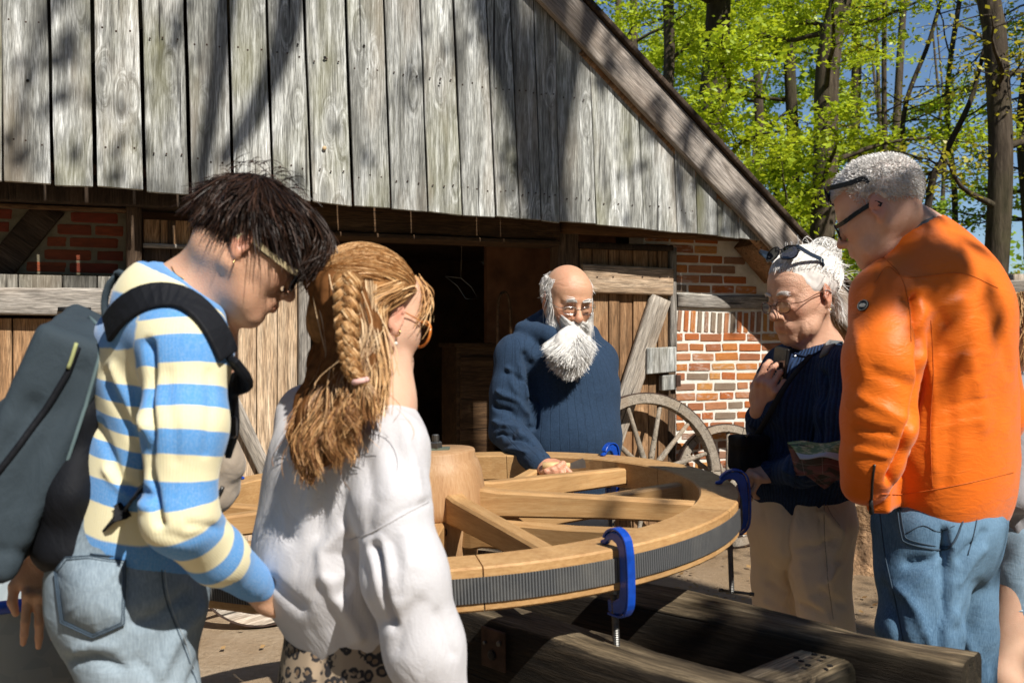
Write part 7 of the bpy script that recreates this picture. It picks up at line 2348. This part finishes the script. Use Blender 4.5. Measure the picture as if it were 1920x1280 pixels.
# ------------------------------------------------------------------ man in the orange jacket
def build_orange():
    t = person('grey haired man in bright orange jacket and blue jeans, seen from behind', P(1770, 800, 2.27))
    fw = nrm([-.82, .57, 0]); lat = nrm([-.57, -.82, 0])   # lat: his left, towards the camera
    H = Head(P(1650, 396, 2.15), (-.743, .516, -.40), .965)
    nb = P(1722, 462, 2.22); chest = P(1758, 610, 2.26); waist = P(1765, 820, 2.28); hip = P(1758, 930, 2.28)
    shL = P(1668, 560, 2.10); elL = P(1648, 790, 2.03); wrL = P(1700, 860, 2.16)
    shR = P(1832, 570, 2.46); elR = P(1865, 780, 2.52); wrR = P(1800, 900, 2.6)
    C = Clay(); H.clay(C, nose=1.05, lips=.8, ear=1.1, jowl=1)
    C.chain([H.L(0, -.03, -.02), P(1690, 430, 2.20), nb], [.056, .060, .068], .03)
    C.chain([nb, chest, waist], [.08, .12, .11], .05)
    C.chain([chest + lat * .1 + V(0, 0, .1), shL, elL, wrL], [.05, .045, .036, .026], .02)
    C.chain([chest - lat * .1 + V(0, 0, .1), shR, elR, wrR], [.05, .045, .036, .026], .02)
    hand(C, wrL, V(.35, .3, -.6), lat, 1, .8, curl=(10, 10, 10)); hand(C, wrR, V(-.1, .3, -.9), -lat, -1, 1.0, curl=(20, 30, 20))
    sculpt('body', C, .0052, M['skin_r'], t, attrs={'red': lambda v: H.red(v, .6, .5, .7, 1.0)}, smooth=1, folds=[([(1650, 470), (1690, 440)], 4, -.0015), ([(1625, 470), (1650, 490)], 4, .0015), ([(1655, 488), (1700, 452)], 3, -.0015), ([(1585, 440), (1596, 446)], 2, -.001), ([(1592, 470), (1604, 488)], 2.5, -.0014)])
    H.eyeballs(t)
    C = Clay()
    C.cone(P(1732, 520, 2.22), chest, .150, .225, .06, flat=(fw, .62)); C.cone(chest, waist, .238, .228, .05, flat=(fw, .72)); C.cone(waist, P(1772, 880, 2.28), .228, .225, .03, flat=(fw, .72))
    C.cone(P(1690, 535, 2.14), P(1800, 530, 2.36), .070, .072, .06)
    C.chain([chest + lat * .14 + V(0, 0, .11), shL, P(1655, 670, 2.04), elL], [.09, .082, .080, .074], .03)
    C.chain([elL, P(1634, 860, 2.04), P(1622, 905, 2.06)], [.074, .062, .052], .02)
    C.chain([chest - lat * .14 + V(0, 0, .11), shR, elR, P(1830, 880, 2.58)], [.09, .080, .075, .055], .03)
    C.box(P(1655, 925, 2.12), (.05, .03, .045), frame(fw), .015, .02)
    # standing collar
    ax_ = nrm(V(-.42, .1, .86)); cc_ = P(1690, 447, 2.19)
    C.cone(cc_, cc_ - ax_ * .07, .090, .104, .02); C.box(cc_ + ax_ * .10, (.16, .09, .16), frame(ax_), .01, .008, '-'); C.cone(cc_ - ax_ * .03, cc_ + ax_ * .1, .078, .084, .006, '-'); C.torus(cc_ - ax_ * .004, ax_, .086, .006, .004)
    folds = [([(1716, 560), (1728, 640), (1724, 720), (1712, 790), (1690, 850), (1668, 900)], 7, -.028), ([(1700, 560), (1740, 560), (1770, 600)], 11, -.005), ([(1655, 470), (1640, 540)], 7, -.004),
             ([(1735, 590), (1760, 575), (1800, 565)], 10, .004), ([(1640, 700), (1700, 720)], 11, -.005), ([(1620, 745), (1690, 785)], 10, .006),
             ([(1610, 800), (1670, 812)], 9, -.008), ([(1605, 845), (1660, 850)], 8, .006), ([(1600, 600), (1620, 700)], 10, .004),
             ([(1740, 640), (1752, 760), (1748, 880)], 8, .005), ([(1775, 650), (1785, 800), (1775, 900)], 13, -.005), ([(1820, 680), (1850, 800)], 13, .005),
             ([(1760, 722), (1830, 700)], 5, -.0025), ([(1770, 762), (1850, 745)], 5, -.0025), ([(1765, 800), (1845, 790)], 5, .0025), ([(1775, 680), (1840, 660)], 5, .0025), ([(1860, 560), (1885, 700)], 10, -.004)]
    jo, jv, jf = sculpt('orange_jacket', C, .0070, M['orange'], t, folds=folds, freq=7, amp=.010, seed=51)
    seam('yoke_seam', (jv, jf), [(1640, 530), (1665, 500), (1700, 520), (1800, 512), (1870, 540)], .0009, simple('orange_thread', (.55, .12, .01), .7), t)
    seam('armhole_seam', (jv, jf), [(1655, 480), (1690, 520), (1705, 580), (1708, 640)], .0009, MATS['orange_thread'], t)
    seam('hem_seam', (jv, jf), [(1652, 925), (1700, 925), (1800, 908), (1900, 885)], .0009, MATS['orange_thread'], t)
    seam('back_seam', (jv, jf), [(1745, 600), (1750, 700), (1745, 800), (1748, 915)], .0008, MATS['orange_thread'], t)
    seam('pocket_zip', (jv, jf), [(1640, 870), (1636, 900), (1634, 935)], .003, M['black_plastic'], t, lift=.002)
    obj('zip_toggle', MB().tube([P(1633, 935, 2.02), P(1634, 962, 2.03)], [.004, .006], 8).mesh(True), M['black_plastic'], t)
    A1 = nrm(np.cross(ax_, V(0, 1, 0))); A2 = np.cross(ax_, A1)
    rg_ = [cc_ + ax_ * .004 + .082 * (math.cos(q) * A1 + math.sin(q) * A2) for q in np.linspace(0, 6.2832, 48)]
    obj('collar_lining', MB().add(*ribbon(rg_, .016, .006, ax_)).mesh(True), M['collar_grey'], t)
    # round sleeve badge
    p_, n_ = ray_on(jv, jf, [(1620, 574)], .002)
    c = p_[0]; nn = n_[0]
    bd = obj('sleeve_badge', MB().lathe([(.0135, 0), (.0135, .003), (.012, .004)], c, nn, 24).mesh(), M['black_plastic'], t)
    sculpt('badge_ring', Clay().torus(c + nn * .004, nn, .0118, .0013), .0012, M['badge_ring'], bd, smooth=0)
    a_ = nrm(np.cross(nn, V(0, 0, 1))); b_ = np.cross(a_, nn)
    dgm = MB()
    for k_ in range(5):
        u = (k_ - 2) * .0032
        dgm.box(c + nn * .0045 + a_ * u * 1 + b_ * (u * -.0), (.0018, .001, .0050 - .0006 * abs(k_ - 2)), np.stack([a_, nn, b_], 1))
    dgm.box(c + nn * .0045 + b_ * .0036, (.013, .001, .0009), np.stack([a_, nn, b_], 1)); dgm.box(c + nn * .0045 - b_ * .0036, (.013, .001, .0009), np.stack([a_, nn, b_], 1))
    obj('badge_mark', dgm.mesh(), M['badge_ink'], bd)
    # jeans
    C = Clay()
    kL, kR = P(1722, 1180, 2.16), P(1800, 1180, 2.38)
    trousers(C, hip + V(0, 0, -.02), lat, [kL, kR], [V(1.03, 2.16, .08), V(1.16, 2.42, .08)], (.195, .150), .118, .092, .08, fw)
    C.ell(P(1770, 985, 2.20), (.12, .11, .11), None, .05)
    folds = [([(1775, 1030), (1745, 1050), (1700, 1055)], 9, -.014), ([(1775, 1000), (1772, 1100), (1765, 1280)], 8, -.022), ([(1690, 1100), (1740, 1200), (1775, 1280)], 9, .010), ([(1660, 1100), (1700, 1220)], 10, -.009),
             ([(1850, 1000), (1800, 1050)], 8, -.010), ([(1845, 1030), (1800, 1090)], 8, .009), ([(1740, 1080), (1700, 1110)], 8, .008), ([(1835, 1100), (1800, 1180)], 10, -.008), ([(1640, 1000), (1660, 1100)], 9, -.005), ([(1790, 1150), (1830, 1240)], 9, .008)]
    jn, nv, nf = sculpt('jeans', C, .0085, M['denim_r'], t, folds=folds, freq=8, amp=.013, seed=61)
    pk = [(1682, 945), (1690, 1000), (1702, 1018), (1765, 1030), (1790, 1012), (1822, 930)]
    seam('pocket_seam', (nv, nf), pk, .0020, M['stitch'], t, lift=.001)
    seam('pocket_seam', (nv, nf), [(x + 5, y - 6) for x, y in pk[:-1]] + [(1816, 930)], .0012, M['stitch'], t, lift=.001)
    seam('pocket_arc', (nv, nf), [(1698, 1000), (1730, 985), (1760, 996), (1790, 985)], .0010, M['stitch'], t)
    seam('side_seam', (nv, nf), [(1650, 960), (1660, 1040), (1680, 1130), (1700, 1230)], .0014, M['stitch'], t)
    seam('seat_seam', (nv, nf), [(1835, 920), (1830, 980), (1815, 1040)], .0014, M['stitch'], t)
    shoe('shoe', (1.03, 2.16), fw, t); shoe('shoe', (1.16, 2.42), fw, t)
    # short grey hair
    okf = lambda p: (p[:, 2] > -.050) & ~((p[:, 1] > .030) & (p[:, 2] < .068)) & ~((np.abs(p[:, 0]) > .05) & (p[:, 1] > -.034) & (p[:, 2] < .018)) 
    C = Clay(); C.ell(H.L(0, -.018, .042), V(.079, .098, .082) * H.s, H.M, .01)
    C.ell(H.L(0, .12, -.02), V(.09, .085, .085) * H.s, H.M, .01, '-')
    for q in (-1, 1): C.ell(H.L(q * .085, .002, -.02), V(.03, .038, .045) * H.s, H.M, .01, '-')
    sculpt('hair', C, .004, M['hair_cap_grey'], t, freq=60, amp=.0025, seed=6)
    lp, w, o = scalp(H, 14000, okf, r=(.0785, .0985, .0825), c=(0, -.017, .041), seed=4)
    dr = o * .75 + H.M[:, 1] * .5 * (lp[:, 2:3] > .05) - H.M[:, 2] * .5 * (lp[:, 2:3] < .05) + rng.normal(size=w.shape) * .22; dr /= np.linalg.norm(dr, axis=1, keepdims=True)
    ln = .007 + .020 * np.clip((lp[:, 2] - .04) / .07, 0, 1) * np.clip((lp[:, 1] + .1) / .15, .25, 1)
    obj('hair_strands', strands_mesh(fall(w, dr, H, 4, ln, .02, .2, seed=2), .0007, .0004), M['hair_grey'], t)
    glasses(t, H, 'glasses', M['frame_black'], M['lens'], .026, .019, .0020, M['frame_black'], .0042, y=.106, z=-.008)
    # sunglasses pushed up on the head
    g = glasses(t, H, 'sunglasses', M['frame_black'], M['lens_dark'], .026, .018, .0026, M['frame_black'], .0048, y=.096, z=.0, up=.066, tilt=14)
build_orange()
# ------------------------------------------------------------------ white haired woman holding on to the rim
def build_old_woman():
    t = person('white haired old woman in navy ribbed jumper and beige trousers, glasses and sunglasses, right of the wheel', P(1510, 800, 2.68))
    t['label'] = 'white haired old woman in navy ribbed jumper and beige trousers, looking down through glasses'
    fw = nrm([-.9, -.42, 0]); lat = nrm([.42, -.906, 0])     # her left, towards the camera
    H = Head(P(1506, 552, 2.63), (-.862, -.402, -.26), 1.05, slim=.95)
    nb = P(1536, 655, 2.70); chest = P(1520, 745, 2.68); waist = P(1500, 870, 2.68); hip = P(1500, 935, 2.68)
    shL = P(1578, 700, 2.52); elL = P(1562, 860, 2.44); wrL = P(1456, 880, 2.58)
    shR = P(1500, 690, 2.86); elR = P(1440, 800, 2.78); wrR = P(1424, 768, 2.60)
    C = Clay(); H.clay(C, nose=1.12, lips=.75, ear=1.1, jowl=1)
    C.chain([H.L(0, -.025, -.03), P(1525, 625, 2.67), nb], [.048, .046, .060], .03)
    C.cone(H.L(0, .03, -.085), P(1512, 650, 2.64), .020, .034, .035)
    C.chain([nb, chest, waist], [.06, .09, .09], .05)
    C.chain([chest + lat * .08 + V(0, 0, .07), shL, elL, wrL], [.05, .036, .030, .022], .02)
    C.chain([chest - lat * .08 + V(0, 0, .07), shR, elR, wrR], [.05, .036, .030, .022], .02)
    # left hand grips the rim by the clamp; right hand holds the phone at her chest
    hand(C, wrL, V(-.80, -.20, -.10), V(-.1, -.5, .85), 1, .95, fingers=[(30, 25, 15), (62, 45, 25), (66, 48, 25), (68, 50, 25)], thumb=(42, 30), spread=5)
    hand(C, wrR, P(1447, 700, 2.545) - wrR, V(-.45, -.85, .2), -1, .95, fingers=[(28, 50, 35), (36, 55, 40), (40, 58, 40), (46, 60, 45)], thumb=(40, 35), spread=3)
    def att(v):
        return np.maximum(H.red(v, .7, .55, .7, .9), .25 * (np.linalg.norm(v - wrR, axis=1) < .15))
    sculpt('body', C, .0042, M['skin_o'], t, attrs={'red': att}, smooth=1, folds=[([(1461, 590), (1468, 602), (1472, 618)], 2, -.0015), ([(1468, 590), (1476, 604)], 2.5, .0008), ([(1450, 520), (1478, 516), (1500, 522)], 1.6, -.0011), ([(1452, 512), (1480, 508), (1500, 513)], 1.6, -.0011), ([(1462, 574), (1474, 578), (1484, 572)], 1.8, -.0009), ([(1500, 548), (1510, 552)], 1.4, -.0012), ([(1500, 556), (1510, 562)], 1.4, -.0012), ([(1496, 620), (1505, 645), (1512, 665)], 2.5, -.0018), ([(1510, 610), (1520, 640), (1526, 662)], 2.5, -.0015), ([(1478, 612), (1484, 626)], 2, -.0018), ([(1488, 600), (1492, 618)], 3, .0007), ([(1432, 700), (1440, 740)], 3, -.002), ([(1422, 710), (1426, 745)], 3, -.0015), ([(1445, 700), (1450, 735)], 3, .0015)])
    H.eyeballs(t)
    C = Clay()
    C.cone(P(1534, 706, 2.69), chest, .100, .160, .05, flat=(fw, .76)); C.cone(chest, waist, .168, .165, .05, flat=(fw, .84)); C.cone(waist, P(1502, 905, 2.68), .165, .160, .02, flat=(fw, .84))
    C.ell(P(1470, 770, 2.60), (.07, .07, .07), None, .05)
    C.chain([chest + lat * .10 + V(0, 0, .08), shL, P(1574, 780, 2.46), elL], [.065, .060, .058, .056], .03)
    C.chain([elL, P(1500, 880, 2.43), P(1462, 882, 2.56)], [.056, .046, .034], .02)
    C.cone(P(1472, 882, 2.54), P(1444, 882, 2.58), .036, .033, .005)
    C.chain([chest - lat * .10 + V(0, 0, .08), shR, elR, P(1423, 782, 2.63)], [.065, .058, .054, .038], .03)
    C.cone(P(1530, 668, 2.69), H.L(0, -.01, -.09), .058, .056, .006, '-')
    folds = [([(1545, 700), (1535, 800), (1530, 850)], 6, -.022), ([(1540, 850), (1580, 835)], 6, .010), ([(1520, 868), (1575, 872)], 6, -.010), ([(1470, 880), (1510, 900)], 6, .008), ([(1500, 720), (1480, 800)], 9, -.006), ([(1555, 740), (1590, 760)], 7, -.006), ([(1440, 800), (1470, 840)], 8, -.008), ([(1480, 850), (1440, 860)], 7, -.010), ([(1490, 640), (1480, 700), (1470, 760)], 5, .006)]
    bones = [(P(1580, 680, 2.52), elL, 0, fw, .058), (elL, wrL, .28, V(0, 0, 1), .045), (nb, P(1502, 910, 2.68), 0, fw, .16), (shR, elR, 0, fw, .055), (elR, wrR, .2, fw, .04)]
    jo, jv, jf = sculpt('ribbed_navy_jumper', C, .0052, M['knit_o'], t, folds=folds, freq=9, amp=.009, seed=71, attrs={'bone': lambda v: bone_coords(v, bones)})
    seam('neckline', (jv, jf), [(1478, 652), (1492, 664), (1518, 668), (1545, 655), (1562, 640)], .004, M['navy_plain'], t, lift=.001)
    seam('button_band', (jv, jf), [(1486, 662), (1478, 690), (1466, 730), (1458, 780)], .0030, M['navy_plain'], t, lift=.001)
    for px, py in ((1490, 668), (1474, 684), (1468, 726)):
        p_, n_ = ray_on(jv, jf, [(px, py)], .003)
        obj('button', MB().lathe([(.004, 0), (.004, .002), (.002, .003)], p_[0], n_[0], 10).mesh(), M['frame_silver'], t)
    p_, n_ = ray_on(jv, jf, densify([(1546, 668), (1556, 648), (1572, 636), (1590, 634)], 8), .004)
    obj('shoulder_strap', MB().add(*ribbon(p_, .028, .005, np.cross(np.gradient(p_, axis=0), n_))).mesh(True), M['collar_grey'], t)
    C = Clay()
    trousers(C, hip + V(0, 0, -.02), -lat, [P(1462, 1080, 2.76), P(1540, 1080, 2.58)], [V(.80, 2.80, .09), V(.93, 2.58, .09)], (.168, .132), .098, .078, .070, fw)
    folds = [([(1545, 960), (1560, 980), (1575, 990)], 7, .012), ([(1540, 935), (1545, 1040), (1560, 1160)], 3, -.006), ([(1578, 1000), (1560, 1050), (1555, 1120)], 8, .010), ([(1540, 1110), (1575, 1130)], 7, -.010), ([(1520, 1120), (1560, 1160)], 7, .008),
             ([(1480, 940), (1475, 1060), (1490, 1160)], 7, -.018), ([(1430, 960), (1440, 1060)], 8, -.006), ([(1500, 1000), (1510, 1100)], 12, .005), ([(1560, 1010), (1530, 1030), (1500, 1026)], 7, -.010), ([(1575, 1060), (1545, 1090)], 7, .010), ([(1440, 1090), (1470, 1110)], 7, -.010), ([(1435, 1130), (1470, 1150)], 7, .009), ([(1500, 1130), (1550, 1150)], 6, -.010)]
    _, tv, tf = sculpt('beige_trousers', C, .008, M['beige'], t, folds=folds, freq=8, amp=.010, seed=81)
    tw = simple('beige_seam', (.42, .34, .25), .9)
    seam('side_seam', (tv, tf), [(1545, 925), (1546, 1000), (1552, 1080), (1562, 1160)], .0012, tw, t)
    seam('pocket_seam', (tv, tf), [(1545, 930), (1556, 960), (1574, 985)], .0012, tw, t)
    shoe('shoe', (.80, 2.80), fw, t); shoe('shoe', (.93, 2.58), fw, t)
    # hair drawn back into a loose bun
    ec, er = V(0, -.018, .040), V(.082, .104, .086)
    C = Clay(); C.ell(H.L(*ec), er * H.s * .985, H.M, .02)
    C.ell(H.L(0, .105, -.02), V(.085, .075, .080) * H.s, H.M, .012, '-')
    for q in (-1, 1): C.ell(H.L(q * .090, .004, -.018), V(.026, .030, .040) * H.s, H.M, .010, '-')
    bun = H.L(0, -.098, .088)
    C.ell(bun, V(.036, .034, .034) * H.s, H.M, .012)
    sculpt('hair', C, .0042, M['hair_cap_white'], t, freq=30, amp=.005, seed=5)
    n = 8000; g = np.random.default_rng(6)
    a = g.uniform(-2.9, 2.9, n)
    st = np.stack([np.sin(a) * .93, np.cos(a) * .78, np.where(np.abs(a) < 1.2, .42, .42 - (np.abs(a) - 1.2) * .75)], 1) + g.normal(size=(n, 3)) * .06
    mixu = g.random(n)[:, None] * .55; st = st * (1 - mixu) + V(0, .1, 1) * mixu; st /= np.linalg.norm(st, axis=1, keepdims=True)
    e = nrm((H.inv(bun) - ec) / er); en = e + g.normal(size=(n, 3)) * .10
    tt = np.linspace(0, 1, 10)[None, :, None]
    A = st[:, None] * (1 - tt) + en[:, None] * tt; A /= np.linalg.norm(A, axis=2, keepdims=True)
    lf = 1.015 + .035 * np.sin(tt * math.pi) + g.random((n, 1, 1)) * .018
    obj('swept_hair', strands_mesh(H.LA(A * er * lf + ec), .0006, .0004), M['hair_white'], t)
    # bun loops and flyaways
    th = g.uniform(0, 6.28, (420, 1)); tilt = g.normal(size=(420, 3)); tilt /= np.linalg.norm(tilt, axis=1, keepdims=True)
    u1 = np.cross(tilt, V(.3, .8, .5)); u1 /= np.linalg.norm(u1, axis=1, keepdims=True); u2 = np.cross(tilt, u1)
    tt2 = np.linspace(0, 1, 16)[None] * g.uniform(2.0, 4.5, (420, 1)) + th
    rad = .036 * H.s * g.uniform(.8, 1.35, (420, 1))
    Sx = bun + rad[..., None] * (np.cos(tt2)[..., None] * u1[:, None] + np.sin(tt2)[..., None] * u2[:, None])
    obj('bun', strands_mesh(Sx, .0008, .0005), M['hair_white'], t)
    lp, w, o = scalp(H, 330, lambda p: (p[:, 1] < -.0) & (p[:, 2] > -.06), r=(.084, .106, .088), c=(0, -.018, .04), seed=7)
    dr = o + V(.3, 0, -.3) + g.normal(size=w.shape) * .5; dr /= np.linalg.norm(dr, axis=1, keepdims=True)
    obj('flyaway_hair', strands_mesh(fall(w, dr, H, 9, g.uniform(.02, .05, len(w)), .06, .35, seed=2), .0005, .0003), M['hair_white'], t)
    nape = [[H.L(-.06, -.055, -.01), H.L(-.055, -.070, -.05), H.L(-.045, -.075, -.085)], [H.L(-.02, -.085, -.02), H.L(-.02, -.080, -.06), H.L(-.02, -.08, -.095)]]
    obj('nape_hair', strands_mesh(guides(nape, 260, .006, 10, (.004, 1), 2), .0007, .0003), M['hair_white'], t)
    br = [guides([[H.L(q * .012, .099, .021), H.L(q * .028, .098, .026), H.L(q * .046, .084, .021)]] * 2, 60, .002, 8, (.001, 1), 3) for q in (-1, 1)]
    obj('eyebrows', strands_mesh(np.concatenate(br), .0006, .0003), M['hair_grey'], t)
    glasses(t, H, 'glasses', simple('tortoise_frame', (.12, .05, .03), .25), M['lens'], .022, .016, .0017, MATS['tortoise_frame'], .0022, y=.108, z=-.010, square=2.3)
    glasses(t, H, 'sunglasses', M['frame_black'], M['lens_dark'], .027, .020, .0022, simple('navy_pattern_arm', (.02, .035, .06), .3), .0040, y=.062, z=.0, up=.088, tilt=38)
    obj('earring', MB().tube([H.L(-.084, -.004, -.042), H.L(-.086, -.004, -.050)], .0015, 6).mesh(True), M['gold'], t)
    # phone, bag, site map
    ph = thing('phone', 'black mobile phone held against her chest by the white haired woman', 'phone', P(1455, 680, 2.56))
    fr = frame(V(-.25, -.2, 1), V(0, 1, 0)); c = P(1461, 700, 2.60)
    u = nrm([.10, -.1, 1]); n_ = nrm(V(-.96, -.22, 0)); a = np.cross(u, n_)
    RR = np.stack([a, n_, u], 1)
    bevel(obj('case', MB().box(c, (.072, .009, .148), RR).mesh(), M['black_plastic'], ph), .004, 2)
    obj('screen', MB().box(c + n_ * .0049, (.066, .0012, .140), RR).mesh(), M['screen'], ph)
    for k in range(3): obj('camera_lens', MB().lathe([(.006, 0), (.006, .002), (.004, .003)], c - n_ * .0045 + u * (.055 - .018 * k) + a * .02, -n_, 12).mesh(), M['screen'], ph)
    bg_ = thing('shoulder_bag', 'small black shoulder bag hanging in front of the white haired woman', 'bag', P(1400, 850, 2.60))
    C = Clay(); C.box(P(1402, 852, 2.60), (.038, .05, .048), frame(fw), .018, .01); C.box(P(1404, 826, 2.585), (.034, .052, .018), frame(fw), .01, .008)
    bv = sculpt('bag_body', C, .0045, M['black_cloth'], bg_, freq=20, amp=.005)
    obj('bag_strap', MB().add(*ribbon(spline([P(1415, 825, 2.60), P(1440, 780, 2.545), P(1475, 720, 2.52), P(1520, 665, 2.55)], 16), .016, .003, (.7, -.7, 0))).mesh(True), M['strap_black'], bg_)
    obj('bag_clip', MB().tube([P(1398, 818, 2.54), P(1406, 812, 2.54)], .004, 6).mesh(True), M['steel'], bg_)
    mp = thing('site_map', 'folded printed map with a green plan tucked under the arm of the white haired woman', 'map', P(1520, 870, 2.37))
    def sheet(name, q, mat, nx=14, ny=8, bend=.012, dz=0):
        q = [V(*p) for p in q]; vs = []; su = []
        for j in range(ny + 1):
            for i in range(nx + 1):
                s, r_ = i / nx, j / ny
                p = (q[0] * (1 - s) + q[1] * s) * (1 - r_) + (q[3] * (1 - s) + q[2] * s) * r_
                p = p + V(0, -1, .2) * bend * math.sin(s * 3.1) * (1 - r_ * .5) + V(0, 0, .004 * math.sin(s * 9 + r_ * 4))
                vs.append(p); su.append((s, r_, 0))
        fs = [(j * (nx + 1) + i, j * (nx + 1) + i + 1, (j + 1) * (nx + 1) + i + 1, (j + 1) * (nx + 1) + i) for j in range(ny) for i in range(nx)]
        me = mesh_from(vs, fs, True); set_attr(me, 'suv', np.array(su))
        o = obj(name, me, mat, mp); so = o.modifiers.new('thick', 'SOLIDIFY'); so.thickness = .0012; return o
    sheet('map_sheet', [P(1476, 830, 2.37), P(1600, 828, 2.35), P(1600, 862, 2.31), P(1500, 858, 2.32)], M['map_print'])
    sheet('map_cover', [P(1476, 833, 2.36), P(1600, 850, 2.34), P(1590, 895, 2.34), P(1492, 888, 2.35)], M['map_dark'])
    sheet('map_fold', [P(1488, 880, 2.365), P(1600, 866, 2.35), P(1592, 890, 2.355), P(1545, 914, 2.36)], M['map_dark'])
build_old_woman()

# ------------------------------------------------------------------ youngster in shorts half hidden behind the orange jacket
def build_youth():
    t = person('bare legged youngster in grey top and denim shorts, mostly hidden behind the orange jacket', P(1915, 900, 2.75))
    c = P(1925, 900, 2.78); D = 2.78
    fw = nrm([-.8, .6, 0]); lat = nrm([-.6, -.8, 0])
    H = Head(V(c[0] - .02, D, 1.42), (-.75, .6, -.2), .95)
    C = Clay(); H.clay(C)
    nb = V(c[0], D, 1.28); chest = V(c[0], D, 1.12); hip = V(c[0], D, .82)
    H.neck(C, nb, .045)
    C.chain([nb, chest, hip], [.05, .09, .10], .05)
    kn = [P(1882, 1290, 2.68), P(1960, 1290, 2.90)]
    for q, k_ in zip((1, -1), kn):
        top = hip + lat * q * .075 - V(0, 0, .05)
        k_ = V(k_[0], k_[1], .44)
        C.chain([top, k_, V(k_[0] + .01, k_[1], .26), V(k_[0], k_[1], .07)], [.080, .052, .050, .032], .03)
        C.ell(V(k_[0] - .04, k_[1] + .03, .03), (.05, .11, .03), frame(fw), .02)
    shL, elL, wrL = chest + lat * .15 + V(0, 0, .08), chest + lat * .19 + V(0, 0, -.16), chest + lat * .10 + fw * .18 + V(0, 0, -.2)
    shR, elR, wrR = chest - lat * .15 + V(0, 0, .08), chest - lat * .19 + V(0, 0, -.16), chest - lat * .10 + fw * .18 + V(0, 0, -.2)
    for a, b, w in ((shL, elL, wrL), (shR, elR, wrR)): C.chain([chest + V(0, 0, .06), a, b, w], [.05, .034, .028, .02], .02)
    hand(C, wrL, fw, V(0, 0, 1), 1, .85); hand(C, wrR, fw, V(0, 0, 1), -1, .85)
    sculpt('body', C, .009, M['skin_g'], t, attrs={'red': lambda v: H.red(v, .6, .3, .4, .6)})
    C = Clay(); C.cone(nb - V(0, 0, .04), chest, .10, .15, .04, flat=(fw, .7)); C.cone(chest, V(c[0], D, .74), .15, .155, .04, flat=(fw, .8))
    for a, b, w in ((shL, elL, wrL), (shR, elR, wrR)): C.chain([chest + V(0, 0, .08), a, b, w], [.06, .05, .045, .035], .03)
    sculpt('grey_top', C, .009, M['grey_top'], t, folds=[([(1860, 1000), (1900, 1060)], 9, -.012), ([(1880, 950), (1910, 1000)], 9, .010), ([(1860, 1060), (1920, 1066)], 4, -.006)], freq=7, amp=.014, seed=4)
    C = Clay()
    for q in (1, -1):
        top = hip + lat * q * .07 - V(0, 0, .02); C.cone(top, top + V(0, 0, -.17) + lat * q * .01, .096, .092, .02)
    C.cone(hip + V(0, 0, .05), hip, .14, .15, .02, flat=(fw, .8))
    so, sv, sf = sculpt('denim_shorts', C, .008, M['denim_s'], t, freq=8, amp=.008, seed=2)
    seam('shorts_hem', (sv, sf), [(1846, 1143), (1880, 1150), (1918, 1144)], .0022, simple('frayed_denim', (.34, .44, .52), .9), t)
    lp, w, o = scalp(H, 1500, lambda p: (p[:, 2] > 0) | (p[:, 1] < 0), seed=3)
    C = Clay(); C.ell(H.L(0, -.018, .045), V(.086, .104, .086) * H.s, H.M, .01); C.ell(H.L(0, .12, -.02), V(.09, .085, .085) * H.s, H.M, .01, '-')
    sculpt('hair', C, .007, M['hair_cap_g'], t)
    obj('hair_strands', strands_mesh(fall(w, o * .4 + V(0, 0, -.8), H, 6, np.full(len(w), .08), .1, .2, (V(0, -.018, .045), V(.088, .106, .088)), seed=1), .001, .0005), M['hair_g'], t)
build_youth()
